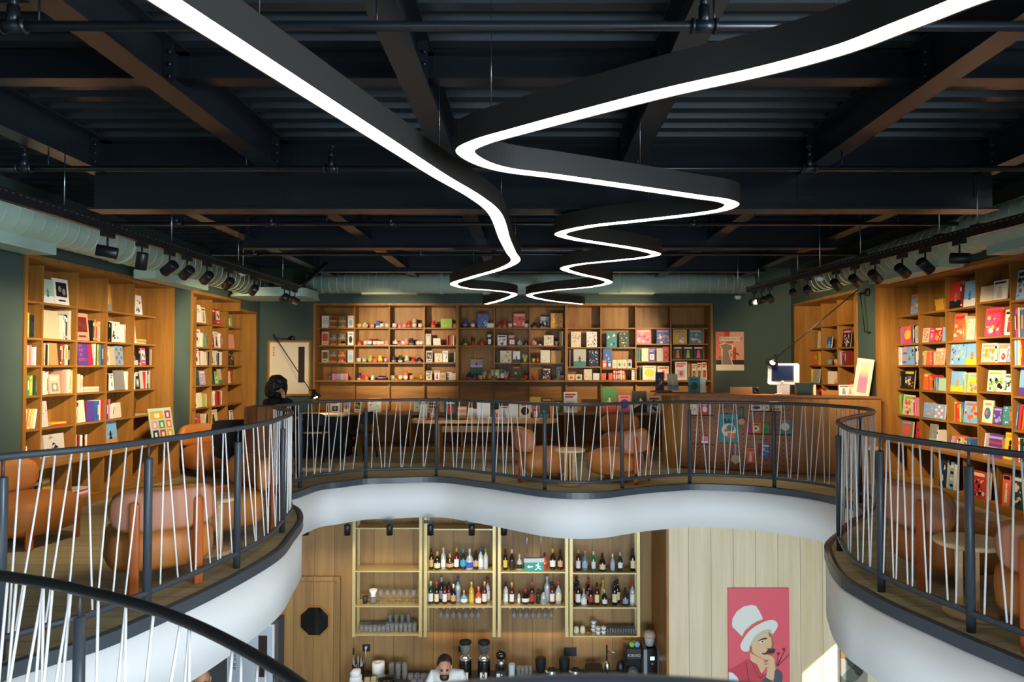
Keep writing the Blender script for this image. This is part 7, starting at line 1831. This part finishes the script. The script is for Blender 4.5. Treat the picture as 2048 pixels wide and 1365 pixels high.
def hand(mb_parent, wrist, direction, palm_n, skin, curl=.5, s=1.0):
    """palm, four unequal curled fingers and a side thumb"""
    d = Vector(direction).normalized(); n_ = Vector(palm_n).normalized(); sd = d.cross(n_).normalized(); n_ = sd.cross(d).normalized(); W_ = Vector(wrist)
    J, Ed = [], []

    def add(p, r, par=None):
        J.append((*p, r)); i = len(J) - 1
        if par is not None: Ed.append((par, i))
        return i
    r0 = add(W_, .024 * s); r1 = add(W_ + d * .045 * s, .027 * s, r0); r2 = add(W_ + d * .085 * s, .028 * s, r1)
    for k, (off, L) in enumerate(((-.032, .066), (-.011, .078), (.011, .072), (.031, .055))):
        p = W_ + d * .09 * s + sd * off * s; a = add(p, .0092 * s, r2); q = d.copy()
        for m_ in range(3):
            q = (q + n_ * curl * .55).normalized(); p = p + q * (L / 3) * s; a = add(p, (.0085 - .0008 * m_) * s, a)
    p = W_ + d * .03 * s - sd * .03 * s; a = add(p, .012 * s, r1)
    for m_ in range(2): p = p + (d * .6 - sd * .5 + n_ * .5).normalized() * .03 * s; a = add(p, .0095 * s, a)
    return skin_body('hand', J, Ed, skin, mb_parent, 2)


SKIN1 = mat('skin_light', '#cf9a7c', .5, spec=.3); SKIN2 = mat('skin_warm', '#c58f70', .5, spec=.3)
BLK = mat('black_cloth', '#0d0d0e', .85); HAIRB = mat('hair_black', '#120e0d', .55); HAIR2 = mat('hair_brown', '#2e1f15', .5); SHIRT = mat('white_shirt', '#ece9e4', .8)


def blob_hair(parts, m):
    def f(M, parent):
        mb = MB()
        for c, r in parts: mb.sellip((0, 0, 0), r, .85, .9, 20, 12, M=M @ Matrix.Translation(c))
        o = mb.build('hair', m, parent); rm = o.modifiers.new('one', 'REMESH'); rm.mode = 'VOXEL'; rm.voxel_size = .008; rm.use_smooth_shade = True
        tx = D.textures.get('curls') or D.textures.new('curls', 'CLOUDS'); tx.noise_scale = .03
        d_ = o.modifiers.new('curls', 'DISPLACE'); d_.texture = tx; d_.strength = .022
    return f


# seated woman in black, reading at the desk corner on the upper floor; faces right and down
W0 = Vector((-3.79, 10.1, -.02))
wm = thing('person', 'person with dark curly hair in black clothes, seated, chin resting on hand', 'person', tuple(W0), 0)
f = Vector((.82, -.57, 0)); r_ = Vector((-.57, -.82, 0))     # forward, and her right
P = lambda a, b, z: f * a + r_ * b + Vector((0, 0, z))
J = [(*P(-.05, 0, .60), .17, .15), (*P(-.02, 0, .80), .16, .14), (*P(.03, 0, 1.0), .19, .15), (*P(.06, 0, 1.14), .09, .08), (*P(.05, 0, 1.19), .05, .05), (*P(.04, 0, 1.25), .06, .06),
     (*P(.04, .2, 1.07), .078, .075), (*P(.20, .20, .90), .048, .048), (*P(.27, .06, 1.04), .036, .036), (*P(.2, .02, 1.14), .028, .028),
     (*P(.04, -.2, 1.07), .078, .075), (*P(.16, -.22, .88), .048, .048), (*P(.38, -.1, .86), .034, .034),
     (*P(.02, .1, .57), .1, .09), (*P(.42, .12, .58), .075, .075), (*P(.46, .12, .3), .055, .055), (*P(.44, .12, .06), .042, .042), (*P(.56, .12, .04), .04, .03),
     (*P(.02, -.1, .57), .1, .09), (*P(.42, -.12, .58), .075, .075), (*P(.40, -.12, .3), .055, .055), (*P(.34, -.12, .06), .042, .042), (*P(.46, -.12, .04), .04, .03)]
Ed = [(0, 1), (1, 2), (2, 3), (3, 4), (4, 5), (2, 6), (6, 7), (7, 8), (8, 9), (2, 10), (10, 11), (11, 12), (0, 13), (13, 14), (14, 15), (15, 16), (16, 17), (0, 18), (18, 19), (19, 20), (20, 21), (21, 22)]
skin_body('clothed_body', J, Ed, BLK, wm)
yawf = math.atan2(f.y, f.x) + PI / 2
head(wm, P(.03, 0, 1.30), yawf, .28, SKIN1, blob_hair([((0, .02, .05), (.108, .12, .11)), ((0, .07, -.05), (.12, .1, .14)), ((.085, .0, -.03), (.055, .08, .12)), ((-.085, .0, -.03), (.055, .08, .12)), ((0, -.05, .1), (.09, .06, .05))], HAIRB), s=1.08)
hand(wm, P(.2, .02, 1.13), P(-.1, -.05, .35) , -f, SKIN1, .5, .95)
hand(wm, P(.38, -.1, .86), P(1, .3, -.1), Vector((0, 0, -1)), SKIN1, .4, .95)
t = thing('stool', 'black stool carrying the seated person at the desk corner', 'stool', (W0.x, W0.y, 0)); MB().lathe([(0, .40), (.19, .40), (.2, .42), (.19, .455), (0, .455)], 24).build('seat', M_BLACKM, t)
for k in range(4): a = PI / 4 + k * PI / 2; MB().cyl((.2 * math.cos(a), .2 * math.sin(a), 0), (.13 * math.cos(a), .13 * math.sin(a), .4), .014, n=8).build('leg', M_BLACK, t)

# barista leaning forward behind the bar, white shirt, dark hair and beard
B0 = Vector((-1.10, 8.82, LOW))
bm_ = thing('person', 'person with dark hair and beard in a white shirt, bending forward at the bar', 'person', tuple(B0), 0)
hz = (EYE - LOW) - (1331 - 731) * 8.6 / F                     # height of the head centre above the lower floor
J = [(0, .28, .96, .15, .12), (0, .22, 1.15, .14, .11), (0, .06, 1.33, .17, .12), (0, -.06, 1.43, .08, .07), (0, -.13, 1.47, .055, .055), (0, -.17, 1.5, .06, .06),
     (.18, .05, 1.37, .068, .065), (.27, -.02, 1.12, .05, .05), (.20, -.25, 1.06, .038, .038),
     (-.18, .05, 1.37, .068, .065), (-.28, -.02, 1.12, .05, .05), (-.18, -.25, 1.06, .038, .038),
     (.09, .28, .92, .1, .1), (.1, .26, .5, .07, .07), (.1, .3, .08, .05, .05), (.1, .18, .04, .045, .035), (-.09, .28, .92, .1, .1), (-.1, .26, .5, .07, .07), (-.1, .3, .08, .05, .05), (-.1, .18, .04, .045, .035)]
dzb = hz - 1.56
J = [(j[0], j[1], j[2] + (dzb if i < 12 else 0), *j[3:]) for i, j in enumerate(J)]
Ed = [(0, 1), (1, 2), (2, 3), (3, 4), (4, 5), (2, 6), (6, 7), (7, 8), (2, 9), (9, 10), (10, 11), (0, 12), (12, 13), (13, 14), (14, 15), (0, 16), (16, 17), (17, 18), (18, 19)]
skin_body('clothed_body', J, Ed, SHIRT, bm_)
head(bm_, Vector((0, -.2, 1.56 + dzb)), .12, .2, SKIN2, blob_hair([((0, .045, .045), (.084, .082, .08)), ((0, .01, .098), (.064, .05, .026)), ((.074, .04, .02), (.014, .045, .06)), ((-.074, .04, .02), (.014, .045, .06))], HAIR2), beard=HAIR2, s=1.08)
for s_ in (1, -1): hand(bm_, Vector((s_ * .19, -.25, 1.06 + dzb)), Vector((-s_ * .3, -1, -.2)), Vector((0, 0, -1)), SKIN2, .6)
# second person at the foot of the stair, bald with glasses
C0 = Vector((-4.02, 8.45, LOW))
cm = thing('person', 'bald person with glasses and pale top, seen under the curved slab edge', 'person', tuple(C0), 0)
hz = (EYE - LOW) - (1352 - 731) * 8.45 / F
J = [(0, 0, .95, .15, .12), (0, 0, 1.15, .14, .11), (0, .0, 1.35, .17, .12), (0, 0, 1.45, .08, .07), (0, -.01, 1.5, .055, .055), (0, -.02, 1.56, .06, .06),
     (.18, 0, 1.38, .065, .065), (.24, .02, 1.12, .05, .05), (.2, -.16, .95, .036, .036), (-.18, 0, 1.38, .065, .065), (-.24, .02, 1.12, .05, .05), (-.2, -.16, .95, .036, .036),
     (.09, 0, .9, .1, .1), (.1, 0, .5, .07, .07), (.1, .03, .08, .05, .05), (.1, -.1, .04, .045, .035), (-.09, 0, .9, .1, .1), (-.1, 0, .5, .07, .07), (-.1, .03, .08, .05, .05), (-.1, -.1, .04, .045, .035)]
dzb = hz - 1.63
J = [(j[0], j[1], j[2] + (dzb if i < 12 else 0), *j[3:]) for i, j in enumerate(J)]
skin_body('clothed_body', J, Ed, SHIRT, cm)
head(cm, Vector((0, -.03, 1.63 + dzb)), .35, .15, SKIN2, None, glasses=True, s=1.05)
for s_ in (1, -1): hand(cm, Vector((s_ * .2, -.16, .95 + dzb)), Vector((0, -.7, -.5)), Vector((-s_, 0, 0)), SKIN2, .4)
